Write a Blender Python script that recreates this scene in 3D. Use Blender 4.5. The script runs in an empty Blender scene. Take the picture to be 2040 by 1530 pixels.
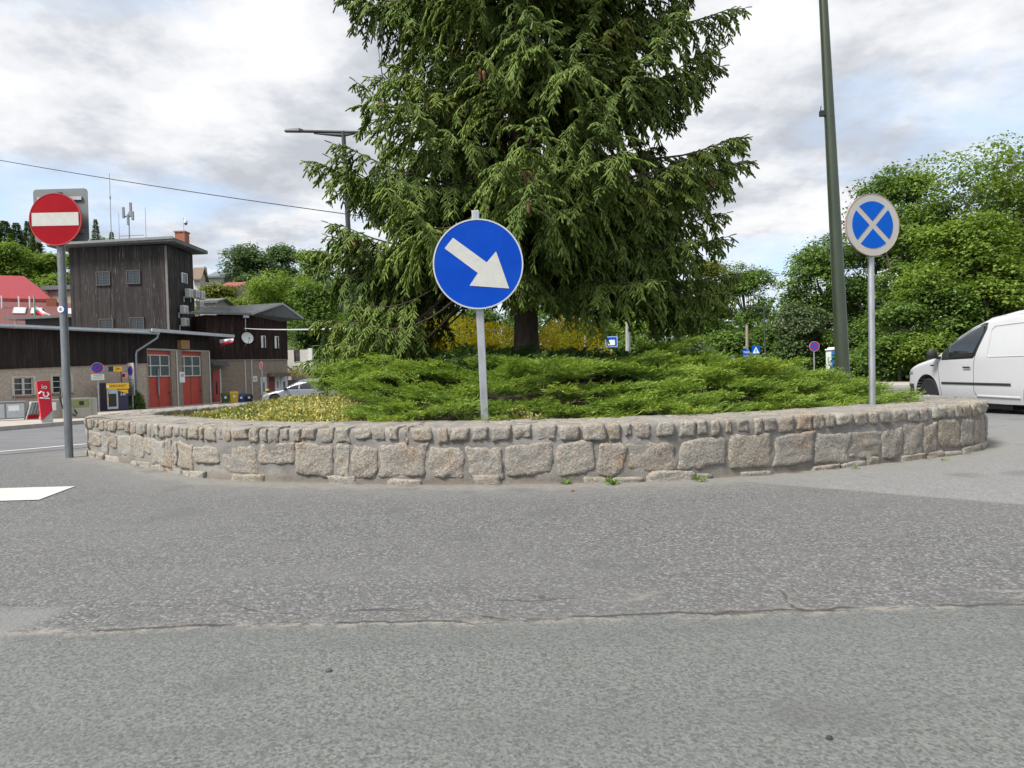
import bpy, bmesh, math, random
import numpy as np
from mathutils import Vector, Matrix, Euler
R = math.radians
random.seed(7)
RNG = np.random.default_rng(11)
scene = bpy.context.scene
COL = scene.collection

# ------------------------------------------------------------------ camera model
H = 0.88                      # lens height above the road
F = 1330.0                    # focal length in pixels of the 2040 px wide photograph
PITCH, ROLL = R(-1.08), R(-1.6)
CAM_ROT = Euler((R(90) + PITCH, 0, 0)).to_matrix() @ Matrix.Rotation(ROLL, 3, 'Z')

def ray(u, v):
    return CAM_ROT @ Vector(((u - 1020) / F, -(v - 765) / F, -1.0))

def at(u, v, Y):
    """world point seen at photograph pixel (u, v) at forward distance Y"""
    d = ray(u, v)
    return Vector((0, 0, H)) + d * (Y / d.y)

def gz(x, y):
    """height of the road surface: level near the island, falling away beyond it"""
    A = 0.70 - 0.15 * np.tanh(np.asarray(x) / 8.0)
    t = np.maximum(0.0, np.asarray(y) - 8.5)
    return -A * (1 - np.exp(-t / 14.0))

def hillz(x, y):
    x = np.asarray(x, float); y = np.asarray(y, float)
    fade = np.clip((-x - 8) / 14.0, 0, 1); fade = fade * fade * (3 - 2 * fade)
    t = np.clip((y - 56) / 100.0, 0, 1)
    return gz(x, y) - 0.4 + fade * (22 * t + 1.2 * np.sin(x * .13 + y * .07) * np.clip(t * 4, 0, 1)) 

# ------------------------------------------------------------------ materials
MATS = {}
def nodes_of(name):
    m = bpy.data.materials.new(name); m.use_nodes = True
    nt = m.node_tree; nt.nodes.clear()
    out = nt.nodes.new('ShaderNodeOutputMaterial')
    MATS[name] = m
    return m, nt, out

def N(nt, typ, **kw):
    n = nt.nodes.new(typ)
    for k, v in kw.items():
        if k.startswith('i_'):
            n.inputs[k[2:].replace('_', ' ')].default_value = v
        else:
            setattr(n, k, v)
    return n

def L(nt, a, b): nt.links.new(a, b)

def ramp(nt, fac, stops, interp='LINEAR'):
    r = nt.nodes.new('ShaderNodeValToRGB')
    r.color_ramp.interpolation = interp
    e = r.color_ramp.elements
    while len(e) < len(stops): e.new(0.5)
    for el, (p, c) in zip(e, stops):
        el.position = p
        el.color = (c, c, c, 1) if isinstance(c, (int, float)) else (*c, 1)
    L(nt, fac, r.inputs[0])
    return r.outputs[0]

def mixc(nt, fac, a, b, mode='MIX'):
    m = nt.nodes.new('ShaderNodeMix'); m.data_type = 'RGBA'; m.blend_type = mode
    for sock, val in ((m.inputs[0], fac), (m.inputs[6], a), (m.inputs[7], b)):
        if hasattr(val, 'is_linked') or isinstance(val, bpy.types.NodeSocket): L(nt, val, sock)
        elif isinstance(val, (int, float)): sock.default_value = val
        else: sock.default_value = (*val, 1)
    return m.outputs[2]

def math_(nt, op, a, b=None, c=None):
    m = nt.nodes.new('ShaderNodeMath'); m.operation = op
    for i, val in enumerate((a, b, c)):
        if val is None: continue
        if isinstance(val, bpy.types.NodeSocket): L(nt, val, m.inputs[i])
        else: m.inputs[i].default_value = val
    return m.outputs[0]

def coords(nt, scale=(1, 1, 1), kind='Object'):
    tc = nt.nodes.new('ShaderNodeTexCoord')
    mp = nt.nodes.new('ShaderNodeMapping'); mp.inputs['Scale'].default_value = scale
    L(nt, tc.outputs[kind], mp.inputs[0])
    return mp.outputs[0]

def noise(nt, vec, scale, detail=4, rough=.55):
    n = nt.nodes.new('ShaderNodeTexNoise')
    n.inputs['Scale'].default_value = scale; n.inputs['Detail'].default_value = detail
    n.inputs['Roughness'].default_value = rough
    L(nt, vec, n.inputs['Vector'])
    return n.outputs['Fac']

def plain(name, col, rough=.5, metal=0.0, var=.12, scale=6.0, bump=0.0, bscale=40.0, spec=.5, stretch=(1, 1, 1), dirt=None):
    """a painted / plain material with a little tonal variation and optional relief"""
    if name in MATS: return MATS[name]
    m, nt, out = nodes_of(name)
    p = N(nt, 'ShaderNodeBsdfPrincipled')
    p.inputs['Roughness'].default_value = rough; p.inputs['Metallic'].default_value = metal
    p.inputs['Specular IOR Level'].default_value = spec
    vec = coords(nt, stretch)
    n = noise(nt, vec, scale, 6, .6)
    lo = tuple(c * (1 - var) for c in col); hi = tuple(min(1, c * (1 + var)) for c in col)
    c = ramp(nt, n, [(.3, lo), (.7, hi)])
    if dirt:
        n2 = noise(nt, vec, scale * .4, 8, .7)
        c = mixc(nt, ramp(nt, n2, [(.5, 0.0), (.72, 1.0)]), c, dirt)
    L(nt, c, p.inputs['Base Color'])
    if bump:
        b = N(nt, 'ShaderNodeBump'); b.inputs['Strength'].default_value = bump; b.inputs['Distance'].default_value = .02
        L(nt, noise(nt, vec, bscale, 5, .6), b.inputs['Height']); L(nt, b.outputs[0], p.inputs['Normal'])
    L(nt, p.outputs[0], out.inputs[0])
    return m

def glass(name, col=(.02, .03, .035), rough=.06, spec=.7):
    if name in MATS: return MATS[name]
    m, nt, out = nodes_of(name)
    p = N(nt, 'ShaderNodeBsdfPrincipled'); p.inputs['Base Color'].default_value = (*col, 1)
    p.inputs['Roughness'].default_value = rough; p.inputs['Specular IOR Level'].default_value = spec
    b = N(nt, 'ShaderNodeBump'); b.inputs['Strength'].default_value = .04
    L(nt, noise(nt, coords(nt), 1.5, 2), b.inputs['Height']); L(nt, b.outputs[0], p.inputs['Normal'])
    L(nt, p.outputs[0], out.inputs[0])
    return m

def foliage(name, lo, hi, trans=.3, rough=.55, spec=.25, alt=None):
    """leaf material: colour runs from lo to hi with the leaf's own 'tint'"""
    m, nt, out = nodes_of(name)
    a = N(nt, 'ShaderNodeAttribute', attribute_name='tint')
    stops = [(0.0, lo), (.8 if alt else 1.0, hi)]
    if alt: stops.append((1.0, alt))
    c = ramp(nt, a.outputs['Fac'], stops)
    p = N(nt, 'ShaderNodeBsdfPrincipled')
    p.inputs['Roughness'].default_value = rough; p.inputs['Specular IOR Level'].default_value = spec
    L(nt, c, p.inputs['Base Color'])
    t = N(nt, 'ShaderNodeBsdfTranslucent')
    L(nt, mixc(nt, 1.0, c, (1.0, 1.0, .55), 'MULTIPLY'), t.inputs[0])
    mx = N(nt, 'ShaderNodeMixShader'); mx.inputs[0].default_value = trans
    L(nt, p.outputs[0], mx.inputs[1]); L(nt, t.outputs[0], mx.inputs[2]); L(nt, mx.outputs[0], out.inputs[0])
    return m

# ------------------------------------------------------------------ objects
def link(o, parent=None):
    COL.objects.link(o)
    if parent is not None: o.parent = parent
    return o

def tag(o, label=None, cat=None, group=None, kind=None):
    if label: o['label'] = label
    if cat: o['category'] = cat
    if group: o['group'] = group
    if kind: o['kind'] = kind
    return o

def thing(name, label, cat, loc=(0, 0, 0), rotz=0.0, group=None):
    o = bpy.data.objects.new(name, None); link(o)
    o.empty_display_size = .2
    o.location = loc; o.rotation_euler = (0, 0, rotz)
    return tag(o, label, cat, group)

def copy_tree(o, parent=None):
    c = o.copy(); COL.objects.link(c); c.parent = parent
    if parent is not None: c.matrix_parent_inverse = o.matrix_parent_inverse.copy()
    for ch in [x for x in CHILDREN.get(o.name, [])]:
        copy_tree(ch, c)
    return c
CHILDREN = {}

class MB:
    """collects shapes into one mesh"""
    def __init__(s): s.v = []; s.f = []; s.m = []
    def add(s, verts, faces, mi=0):
        o = len(s.v); s.v += [tuple(p) for p in verts]
        for f in faces: s.f.append(tuple(i + o for i in f)); s.m.append(mi)
        return s
    def box(s, x0, x1, y0, y1, z0, z1, mi=0, M=None):
        v = [(x, y, z) for x in (x0, x1) for y in (y0, y1) for z in (z0, z1)]
        if M is not None: v = [M @ Vector(p) for p in v]
        return s.add(v, [(0, 1, 3, 2), (4, 6, 7, 5), (0, 4, 5, 1), (2, 3, 7, 6), (0, 2, 6, 4), (1, 5, 7, 3)], mi)
    def prism(s, poly, y0, y1, mi=0, M=None):
        """polygon in the x-z plane, extruded along y"""
        n = len(poly)
        v = [(x, y0, z) for x, z in poly] + [(x, y1, z) for x, z in poly]
        if M is not None: v = [M @ Vector(p) for p in v]
        f = [tuple(range(n)), tuple(range(2 * n - 1, n - 1, -1))] + [(i, i + n, (i + 1) % n + n, (i + 1) % n) for i in range(n)]
        return s.add(v, f, mi)
    def slab(s, poly, z0, z1, mi=0):
        """polygon in plan, extruded upward"""
        n = len(poly)
        v = [(x, y, z0) for x, y in poly] + [(x, y, z1) for x, y in poly]
        f = [tuple(range(n)), tuple(range(2 * n - 1, n - 1, -1))] + [(i, i + n, (i + 1) % n + n, (i + 1) % n) for i in range(n)]
        return s.add(v, f, mi)
    def hexa(s, p, mi=0):
        """eight corners: four below, four above"""
        return s.add(p, [(0, 1, 2, 3), (7, 6, 5, 4), (0, 4, 5, 1), (1, 5, 6, 2), (2, 6, 7, 3), (3, 7, 4, 0)], mi)
    def tube(s, pts, r, n=8, mi=0, cap=True, flat=1.0):
        pts = [Vector(p) for p in pts]; k = len(pts)
        rs = r if isinstance(r, (list, tuple)) else [r] * k
        rings = []; ref = None
        for i, p in enumerate(pts):
            d = (pts[min(i + 1, k - 1)] - pts[max(i - 1, 0)])
            d = d.normalized() if d.length > 1e-9 else Vector((0, 0, 1))
            if ref is None:
                ref = d.cross(Vector((0, 1, 0)) if abs(d.y) < .9 else Vector((1, 0, 0))).normalized()
            a = (ref - d * ref.dot(d)).normalized(); b = d.cross(a); ref = a
            rings.append([p + (a * math.cos(2 * math.pi * j / n) + b * math.sin(2 * math.pi * j / n) * flat) * rs[i] for j in range(n)])
        v = [q for ring in rings for q in ring]; f = []
        for i in range(k - 1):
            for j in range(n):
                f.append((i * n + j, i * n + (j + 1) % n, (i + 1) * n + (j + 1) % n, (i + 1) * n + j))
        if cap: f += [tuple(range(n - 1, -1, -1)), tuple((k - 1) * n + j for j in range(n))]
        return s.add(v, f, mi)
    def lathe(s, prof, n=24, axis='z', mi=0, c=(0, 0, 0), closed=False, caps=True):
        v = []; f = []
        for r, h in prof:
            for j in range(n):
                a = 2 * math.pi * j / n; x, y = r * math.cos(a), r * math.sin(a)
                p = (x, y, h) if axis == 'z' else ((x, h, y) if axis == 'y' else (h, x, y))
                v.append((p[0] + c[0], p[1] + c[1], p[2] + c[2]))
        k = len(prof)
        for i in range(k if closed else k - 1):
            for j in range(n):
                i2 = (i + 1) % k
                f.append((i * n + j, i * n + (j + 1) % n, i2 * n + (j + 1) % n, i2 * n + j))
        if not closed and caps:
            if prof[0][0] > 1e-6: f.append(tuple(range(n)))
            if prof[-1][0] > 1e-6: f.append(tuple((k - 1) * n + j for j in range(n)))
        return s.add(v, f, mi)
    def build(s, name, mats, parent=None, smooth=False, bevel=0.0, seg=2, label=None, xf=None):
        me = bpy.data.meshes.new(name)
        v = s.v if xf is None else [xf @ Vector(p) for p in s.v]
        me.from_pydata([tuple(p) for p in v], [], s.f)
        mats = mats if isinstance(mats, (list, tuple)) else [mats]
        for m in mats: me.materials.append(m)
        if len(mats) > 1: me.polygons.foreach_set('material_index', s.m)
        bm = bmesh.new(); bm.from_mesh(me)
        bmesh.ops.remove_doubles(bm, verts=bm.verts, dist=1e-6)
        bmesh.ops.recalc_face_normals(bm, faces=bm.faces); bm.to_mesh(me); bm.free()
        if smooth:
            me.polygons.foreach_set('use_smooth', [True] * len(me.polygons)); me.set_sharp_from_angle(angle=R(38))
        o = bpy.data.objects.new(name, me); link(o, parent)
        if parent is not None: CHILDREN.setdefault(parent.name, []).append(o)
        if bevel:
            b = o.modifiers.new('edge', 'BEVEL'); b.width = bevel; b.segments = seg; b.limit_method = 'ANGLE'; b.angle_limit = R(40)
        if label: o['label'] = label
        return o

def fast_mesh(name, verts, faces, mats, parent=None, tint=None, smooth=False, midx=None):
    """numpy arrays -> mesh object (all faces the same size)"""
    verts = np.asarray(verts, np.float32); faces = np.asarray(faces, np.int32)
    k = faces.shape[1]; me = bpy.data.meshes.new(name)
    me.vertices.add(len(verts)); me.vertices.foreach_set('co', verts.ravel())
    me.loops.add(faces.size); me.loops.foreach_set('vertex_index', faces.ravel())
    me.polygons.add(len(faces)); me.polygons.foreach_set('loop_start', np.arange(0, faces.size, k, dtype=np.int32))
    me.polygons.foreach_set('loop_total', np.full(len(faces), k, np.int32))
    if smooth: me.polygons.foreach_set('use_smooth', np.ones(len(faces), bool))
    if tint is not None:
        a = me.attributes.new('tint', 'FLOAT', 'POINT'); a.data.foreach_set('value', np.asarray(tint, np.float32))
    for m in (mats if isinstance(mats, (list, tuple)) else [mats]): me.materials.append(m)
    if midx is not None: me.polygons.foreach_set('material_index', np.asarray(midx, np.int32))
    me.update(calc_edges=True); me.validate()
    o = bpy.data.objects.new(name, me); link(o, parent)
    if parent is not None: CHILDREN.setdefault(parent.name, []).append(o)
    return o

def unit(a): return a / np.maximum(np.linalg.norm(a, axis=-1, keepdims=True), 1e-9)

def frame(d):
    ref = np.where(np.abs(d[:, 2:3]) > .9, np.array([[1., 0, 0]]), np.array([[0, 0, 1.]]))
    a = unit(np.cross(d, ref)); return a, np.cross(d, a)

def spindles(p, d, ln, w, tint, mid=.5):
    """needle-covered shoots: slim three-sided spindles"""
    n = len(p); d = unit(d); a, b = frame(d)
    ang = RNG.uniform(0, 6.28, n)
    V = np.zeros((n, 5, 3)); V[:, 0] = p; V[:, 4] = p + d * ln[:, None]
    m = p + d * (ln * mid)[:, None]
    for j in range(3):
        t = ang + j * 2.0944
        V[:, 1 + j] = m + (a * np.cos(t)[:, None] + b * np.sin(t)[:, None]) * w[:, None]
    base = np.array([(0, 2, 1), (0, 3, 2), (0, 1, 3), (4, 1, 2), (4, 2, 3), (4, 3, 1)])
    Fc = (np.arange(n) * 5)[:, None, None] + base[None]
    return V.reshape(-1, 3), Fc.reshape(-1, 3), np.repeat(tint, 5)

def fingers(p, d, ln, w, tint):
    """blunt shoots clothed with needles, curving down a little towards the tip"""
    n = len(p); d = unit(d); a, b = frame(d); ang = RNG.uniform(0, 6.28, n)
    V = np.zeros((n, 8, 3)); V[:, 0] = p
    bend = np.zeros((n, 3)); bend[:, 2] = -.22
    V[:, 7] = p + d * (ln * 1.0)[:, None] + bend * ln[:, None]
    for r_, (f, ws) in enumerate(((.22, .85), (.84, 1.0))):
        m = p + d * (ln * f)[:, None] + bend * (ln * f * f)[:, None]
        for j in range(3):
            t = ang + j * 2.0944 + r_ * .5
            V[:, 1 + r_ * 3 + j] = m + (a * np.cos(t)[:, None] + b * np.sin(t)[:, None]) * (w * ws)[:, None]
    base = [(0, 2, 1), (0, 3, 2), (0, 1, 3), (7, 4, 5), (7, 5, 6), (7, 6, 4)]
    for j in range(3):
        j2 = (j + 1) % 3; base += [(1 + j, 1 + j2, 4 + j2), (1 + j, 4 + j2, 4 + j)]
    Fc = (np.arange(n) * 8)[:, None, None] + np.array(base)[None]
    T = np.repeat(tint[:, None], 8, 1); T[:, 4:] += .12; T[:, 0:4] -= .06
    return V.reshape(-1, 3), Fc.reshape(-1, 3), np.clip(T, 0, 1).ravel()

def leaves(p, d, nrm, ln, w, tint, fold=.0):
    """leaf blades: pointed four-cornered faces"""
    n = len(p); d = unit(d); s = unit(np.cross(d, nrm)); nn = np.cross(s, d)
    V = np.zeros((n, 4, 3)); V[:, 0] = p; V[:, 2] = p + d * ln[:, None]
    m = p + d * (ln * .45)[:, None] + nn * (ln * fold)[:, None]
    V[:, 1] = m + s * (w * .5)[:, None]; V[:, 3] = m - s * (w * .5)[:, None]
    Fc = (np.arange(n) * 4)[:, None] + np.arange(4)[None]
    return V.reshape(-1, 3), Fc, np.repeat(tint, 4)

def rdir(n):
    return unit(RNG.normal(size=(n, 3)))

def text_mesh(body, size, ext=.002, name='lettering', spacing=1.0):
    cu = bpy.data.curves.new(name, 'FONT'); cu.body = body; cu.size = size; cu.extrude = ext
    cu.align_x = 'CENTER'; cu.align_y = 'CENTER'; cu.space_character = spacing; cu.resolution_u = 3
    o = bpy.data.objects.new(name, cu); COL.objects.link(o)
    dg = bpy.context.evaluated_depsgraph_get(); dg.update()
    me = bpy.data.meshes.new_from_object(o.evaluated_get(dg))
    bpy.data.objects.remove(o); bpy.data.curves.remove(cu)
    me.materials.clear()
    return me

def put_text(body, size, mat, parent, loc, rot=(R(90), 0, 0), name='lettering', ext=.002, scale=(1, 1, 1)):
    me = text_mesh(body, size, ext, name); me.materials.append(mat)
    o = bpy.data.objects.new(name, me); link(o, parent); o.location = loc; o.rotation_euler = rot; o.scale = scale
    if parent is not None: CHILDREN.setdefault(parent.name, []).append(o)
    return o

class Plane:
    """a vertical plane through two pixels with given depths; local x runs along it, y into the building"""
    def __init__(s, u0, Y0, u1, Y1):
        a = at(u0, 700, Y0); b = at(u1, 700, Y1)
        s.o = Vector((a.x, a.y, 0)); d = Vector((b.x - a.x, b.y - a.y, 0)); s.len = d.length; s.d = d.normalized()
        s.n = Vector((-s.d.y, s.d.x, 0)); s.rot = math.atan2(s.d.y, s.d.x)
    def sz(s, u, v, back=0.0):
        dr = ray(u, v); c = Vector((0, 0, H))
        o = s.o + s.n * back
        t = (o - c).dot(s.n) / dr.dot(s.n); p = c + dr * t
        return (p - s.o).dot(s.d), p.z
    def rect(s, u0, v0, u1, v1, back=0.0):
        um, vm = (u0 + u1) / 2, (v0 + v1) / 2
        return s.sz(u0, vm, back)[0], s.sz(u1, vm, back)[0], s.sz(um, v1, back)[1], s.sz(um, v0, back)[1]
    def world(s, sx, y, z): return s.o + s.d * sx + s.n * y + Vector((0, 0, z))
# ------------------------------------------------------------------ camera, sky, sun
cam = bpy.data.cameras.new('camera'); cam.sensor_width = 36; cam.lens = 36 * F / 2040
cam.clip_start = .05; cam.clip_end = 2000
camo = bpy.data.objects.new('camera', cam); COL.objects.link(camo)
camo.location = (0, 0, H); camo.rotation_euler = CAM_ROT.to_euler(); scene.camera = camo

SUN_EL, SUN_AZ = R(50), R(234)     # azimuth measured clockwise from +Y
world = bpy.data.worlds.new('World'); scene.world = world; world.use_nodes = True
wt = world.node_tree; wt.nodes.clear()
wo = wt.nodes.new('ShaderNodeOutputWorld'); bg = wt.nodes.new('ShaderNodeBackground'); bg.inputs['Strength'].default_value = 0.12
sky = wt.nodes.new('ShaderNodeTexSky'); sky.sky_type = 'NISHITA'; sky.sun_disc = False
sky.sun_elevation = SUN_EL; sky.sun_rotation = SUN_AZ; sky.air_density = 1.0; sky.dust_density = 1.5
tc = wt.nodes.new('ShaderNodeTexCoord')
sp = wt.nodes.new('ShaderNodeSeparateXYZ'); L(wt, tc.outputs['Generated'], sp.inputs[0])
den = math_(wt, 'ADD', math_(wt, 'MAXIMUM', sp.outputs[2], 0.0), .22)
cb = wt.nodes.new('ShaderNodeCombineXYZ')
L(wt, math_(wt, 'DIVIDE', sp.outputs[0], den), cb.inputs[0]); L(wt, math_(wt, 'DIVIDE', sp.outputs[1], den), cb.inputs[1])
cb.inputs[2].default_value = 3.7
mp = wt.nodes.new('ShaderNodeMapping'); mp.inputs['Location'].default_value = (-1.7, 6.2, 0); L(wt, cb.outputs[0], mp.inputs[0])
nA = noise(wt, mp.outputs[0], 1.15, 9, .56)
nB = noise(wt, mp.outputs[0], 2.7, 10, .60)
mp2 = wt.nodes.new('ShaderNodeMapping'); mp2.inputs['Location'].default_value = (7.1, 4.2, 2); L(wt, cb.outputs[0], mp2.inputs[0])
nC = noise(wt, mp2.outputs[0], .9, 5, .5)
# thinner cloud towards the horizon, where the photograph shows pale blue
low = math_(wt, 'MULTIPLY', math_(wt, 'SUBTRACT', 0.28, math_(wt, 'MINIMUM', sp.outputs[2], .28)), .42)
cover = ramp(wt, math_(wt, 'SUBTRACT', nA, low), [(.35, 0.0), (.50, 1.0)])
shade = ramp(wt, math_(wt, 'ADD', math_(wt, 'MULTIPLY', nB, .62), math_(wt, 'MULTIPLY', nC, .38)), [(.39, (.56, .585, .64)), (.45, (.70, .725, .775)), (.50, (.88, .895, .925)), (.565, (1.02, 1.02, 1.03))])
CLOUD_GAIN = 4.6
cl = mixc(wt, 1.0, shade, (CLOUD_GAIN,) * 3, 'MULTIPLY')
skyc = mixc(wt, .70, sky.outputs[0], (3.2, 4.1, 5.3))
L(wt, mixc(wt, cover, skyc, cl), bg.inputs[0]); L(wt, bg.outputs[0], wo.inputs[0])

sl = bpy.data.lights.new('sun', 'SUN'); sl.energy = 3.4; sl.angle = R(16); sl.color = (1, .96, .9)
so = bpy.data.objects.new('sun', sl); COL.objects.link(so)
sd = Vector((math.sin(SUN_AZ) * math.cos(SUN_EL), math.cos(SUN_AZ) * math.cos(SUN_EL), math.sin(SUN_EL)))
so.rotation_euler = sd.to_track_quat('Z', 'Y').to_euler(); so.location = sd * 60

vs = scene.view_settings
scene.display_settings.display_device = 'sRGB'
vs.view_transform = 'Standard'; vs.look = 'None'; vs.gamma = 1; vs.exposure = 0.88; vs.use_curve_mapping = False
scene.render.engine = 'CYCLES'
cy = scene.cycles
cy.max_bounces = 8; cy.diffuse_bounces = 6; cy.glossy_bounces = 3; cy.transmission_bounces = 6; cy.transparent_max_bounces = 6
cy.caustics_reflective = False; cy.caustics_refractive = False
cy.use_adaptive_sampling = True; cy.adaptive_threshold = .015
cy.use_denoising = True
scene.render.film_transparent = False

# ------------------------------------------------------------------ outline of the island
CTRL = [(-5.33, 8.30), (-4.16, 7.18), (-2.75, 5.95), (-1.57, 5.50), (-.47, 5.24), (.69, 5.14), (1.46, 5.19), (2.36, 5.42), (3.40, 5.82),
        (4.20, 6.20), (4.62, 6.52), (4.88, 6.95), (5.05, 7.6), (5.0, 8.5), (4.4, 9.9), (2.8, 11.4), (0, 12.6), (-2.3, 13.0), (-4.0, 12.5), (-5.2, 11.2), (-5.68, 9.7)]
def catmull(P, per=24):
    P = np.array(P, float); n = len(P); out = []
    for i in range(n):
        p0, p1, p2, p3 = P[i - 1], P[i], P[(i + 1) % n], P[(i + 2) % n]
        for t in np.linspace(0, 1, per, endpoint=False):
            out.append(.5 * (2 * p1 + (p2 - p0) * t + (2 * p0 - 5 * p1 + 4 * p2 - p3) * t * t + (3 * p1 - p0 - 3 * p2 + p3) * t ** 3))
    return np.array(out)
def resample(P, n):
    Q = np.vstack([P, P[:1]]); s = np.r_[0, np.cumsum(np.linalg.norm(np.diff(Q, axis=0), axis=1))]
    t = np.linspace(0, s[-1], n, endpoint=False)
    return np.c_[np.interp(t, s, Q[:, 0]), np.interp(t, s, Q[:, 1])], s[-1]
OUT = catmull(CTRL)
OUT, PERIM = resample(OUT, 900)
for _ in range(14): OUT = (np.roll(OUT, 1, 0) + OUT * 2 + np.roll(OUT, -1, 0)) / 4
OUT, PERIM = resample(OUT, 900)
TAN = unit(np.roll(OUT, -1, 0) - np.roll(OUT, 1, 0))
NRM = np.c_[TAN[:, 1], -TAN[:, 0]]                      # outward (outline runs counter-clockwise)
if np.mean(np.sum(NRM * (OUT - OUT.mean(0)), 1)) < 0: NRM = -NRM
WALL_W, WALL_H = .74, .45
def curve_frame(s):
    """point, outward normal and tangent at arc length s"""
    i = (np.asarray(s) / PERIM * 900) % 900
    i0 = np.floor(i).astype(int) % 900; i1 = (i0 + 1) % 900; w = (i - np.floor(i))[..., None]
    return OUT[i0] * (1 - w) + OUT[i1] * w, unit(NRM[i0] * (1 - w) + NRM[i1] * w)
INN = OUT - NRM * WALL_W
CEN = np.array([0.0, 9.2])
_ang = np.arctan2(INN[:, 1] - CEN[1], INN[:, 0] - CEN[0]); _rad = np.linalg.norm(INN - CEN, axis=1); _o = np.argsort(_ang)
def rho(x, y):
    """0 at the middle of the bed, 1 at the inner face of the wall"""
    dx, dy = np.asarray(x) - CEN[0], np.asarray(y) - CEN[1]
    return np.hypot(dx, dy) / np.interp(np.arctan2(dy, dx), _ang[_o], _rad[_o], period=2 * np.pi)
def bedz(x, y):
    r = np.clip(rho(x, y), 0, 1.1); t = np.clip(1 - r, 0, 1)
    return .30 + .62 * (t * t * (3 - 2 * t)) ** .85 + .04 * np.sin(np.asarray(x) * 2.1) * np.cos(np.asarray(y) * 1.7) * t
def wall_dist(x, y):
    """distance outside the wall's foot (coarse)"""
    P = np.c_[np.ravel(x), np.ravel(y)]; d = np.full(len(P), 1e9)
    for k in range(0, 900, 6):
        d = np.minimum(d, np.hypot(P[:, 0] - OUT[k, 0], P[:, 1] - OUT[k, 1]))
    return d.reshape(np.shape(x))

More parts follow.
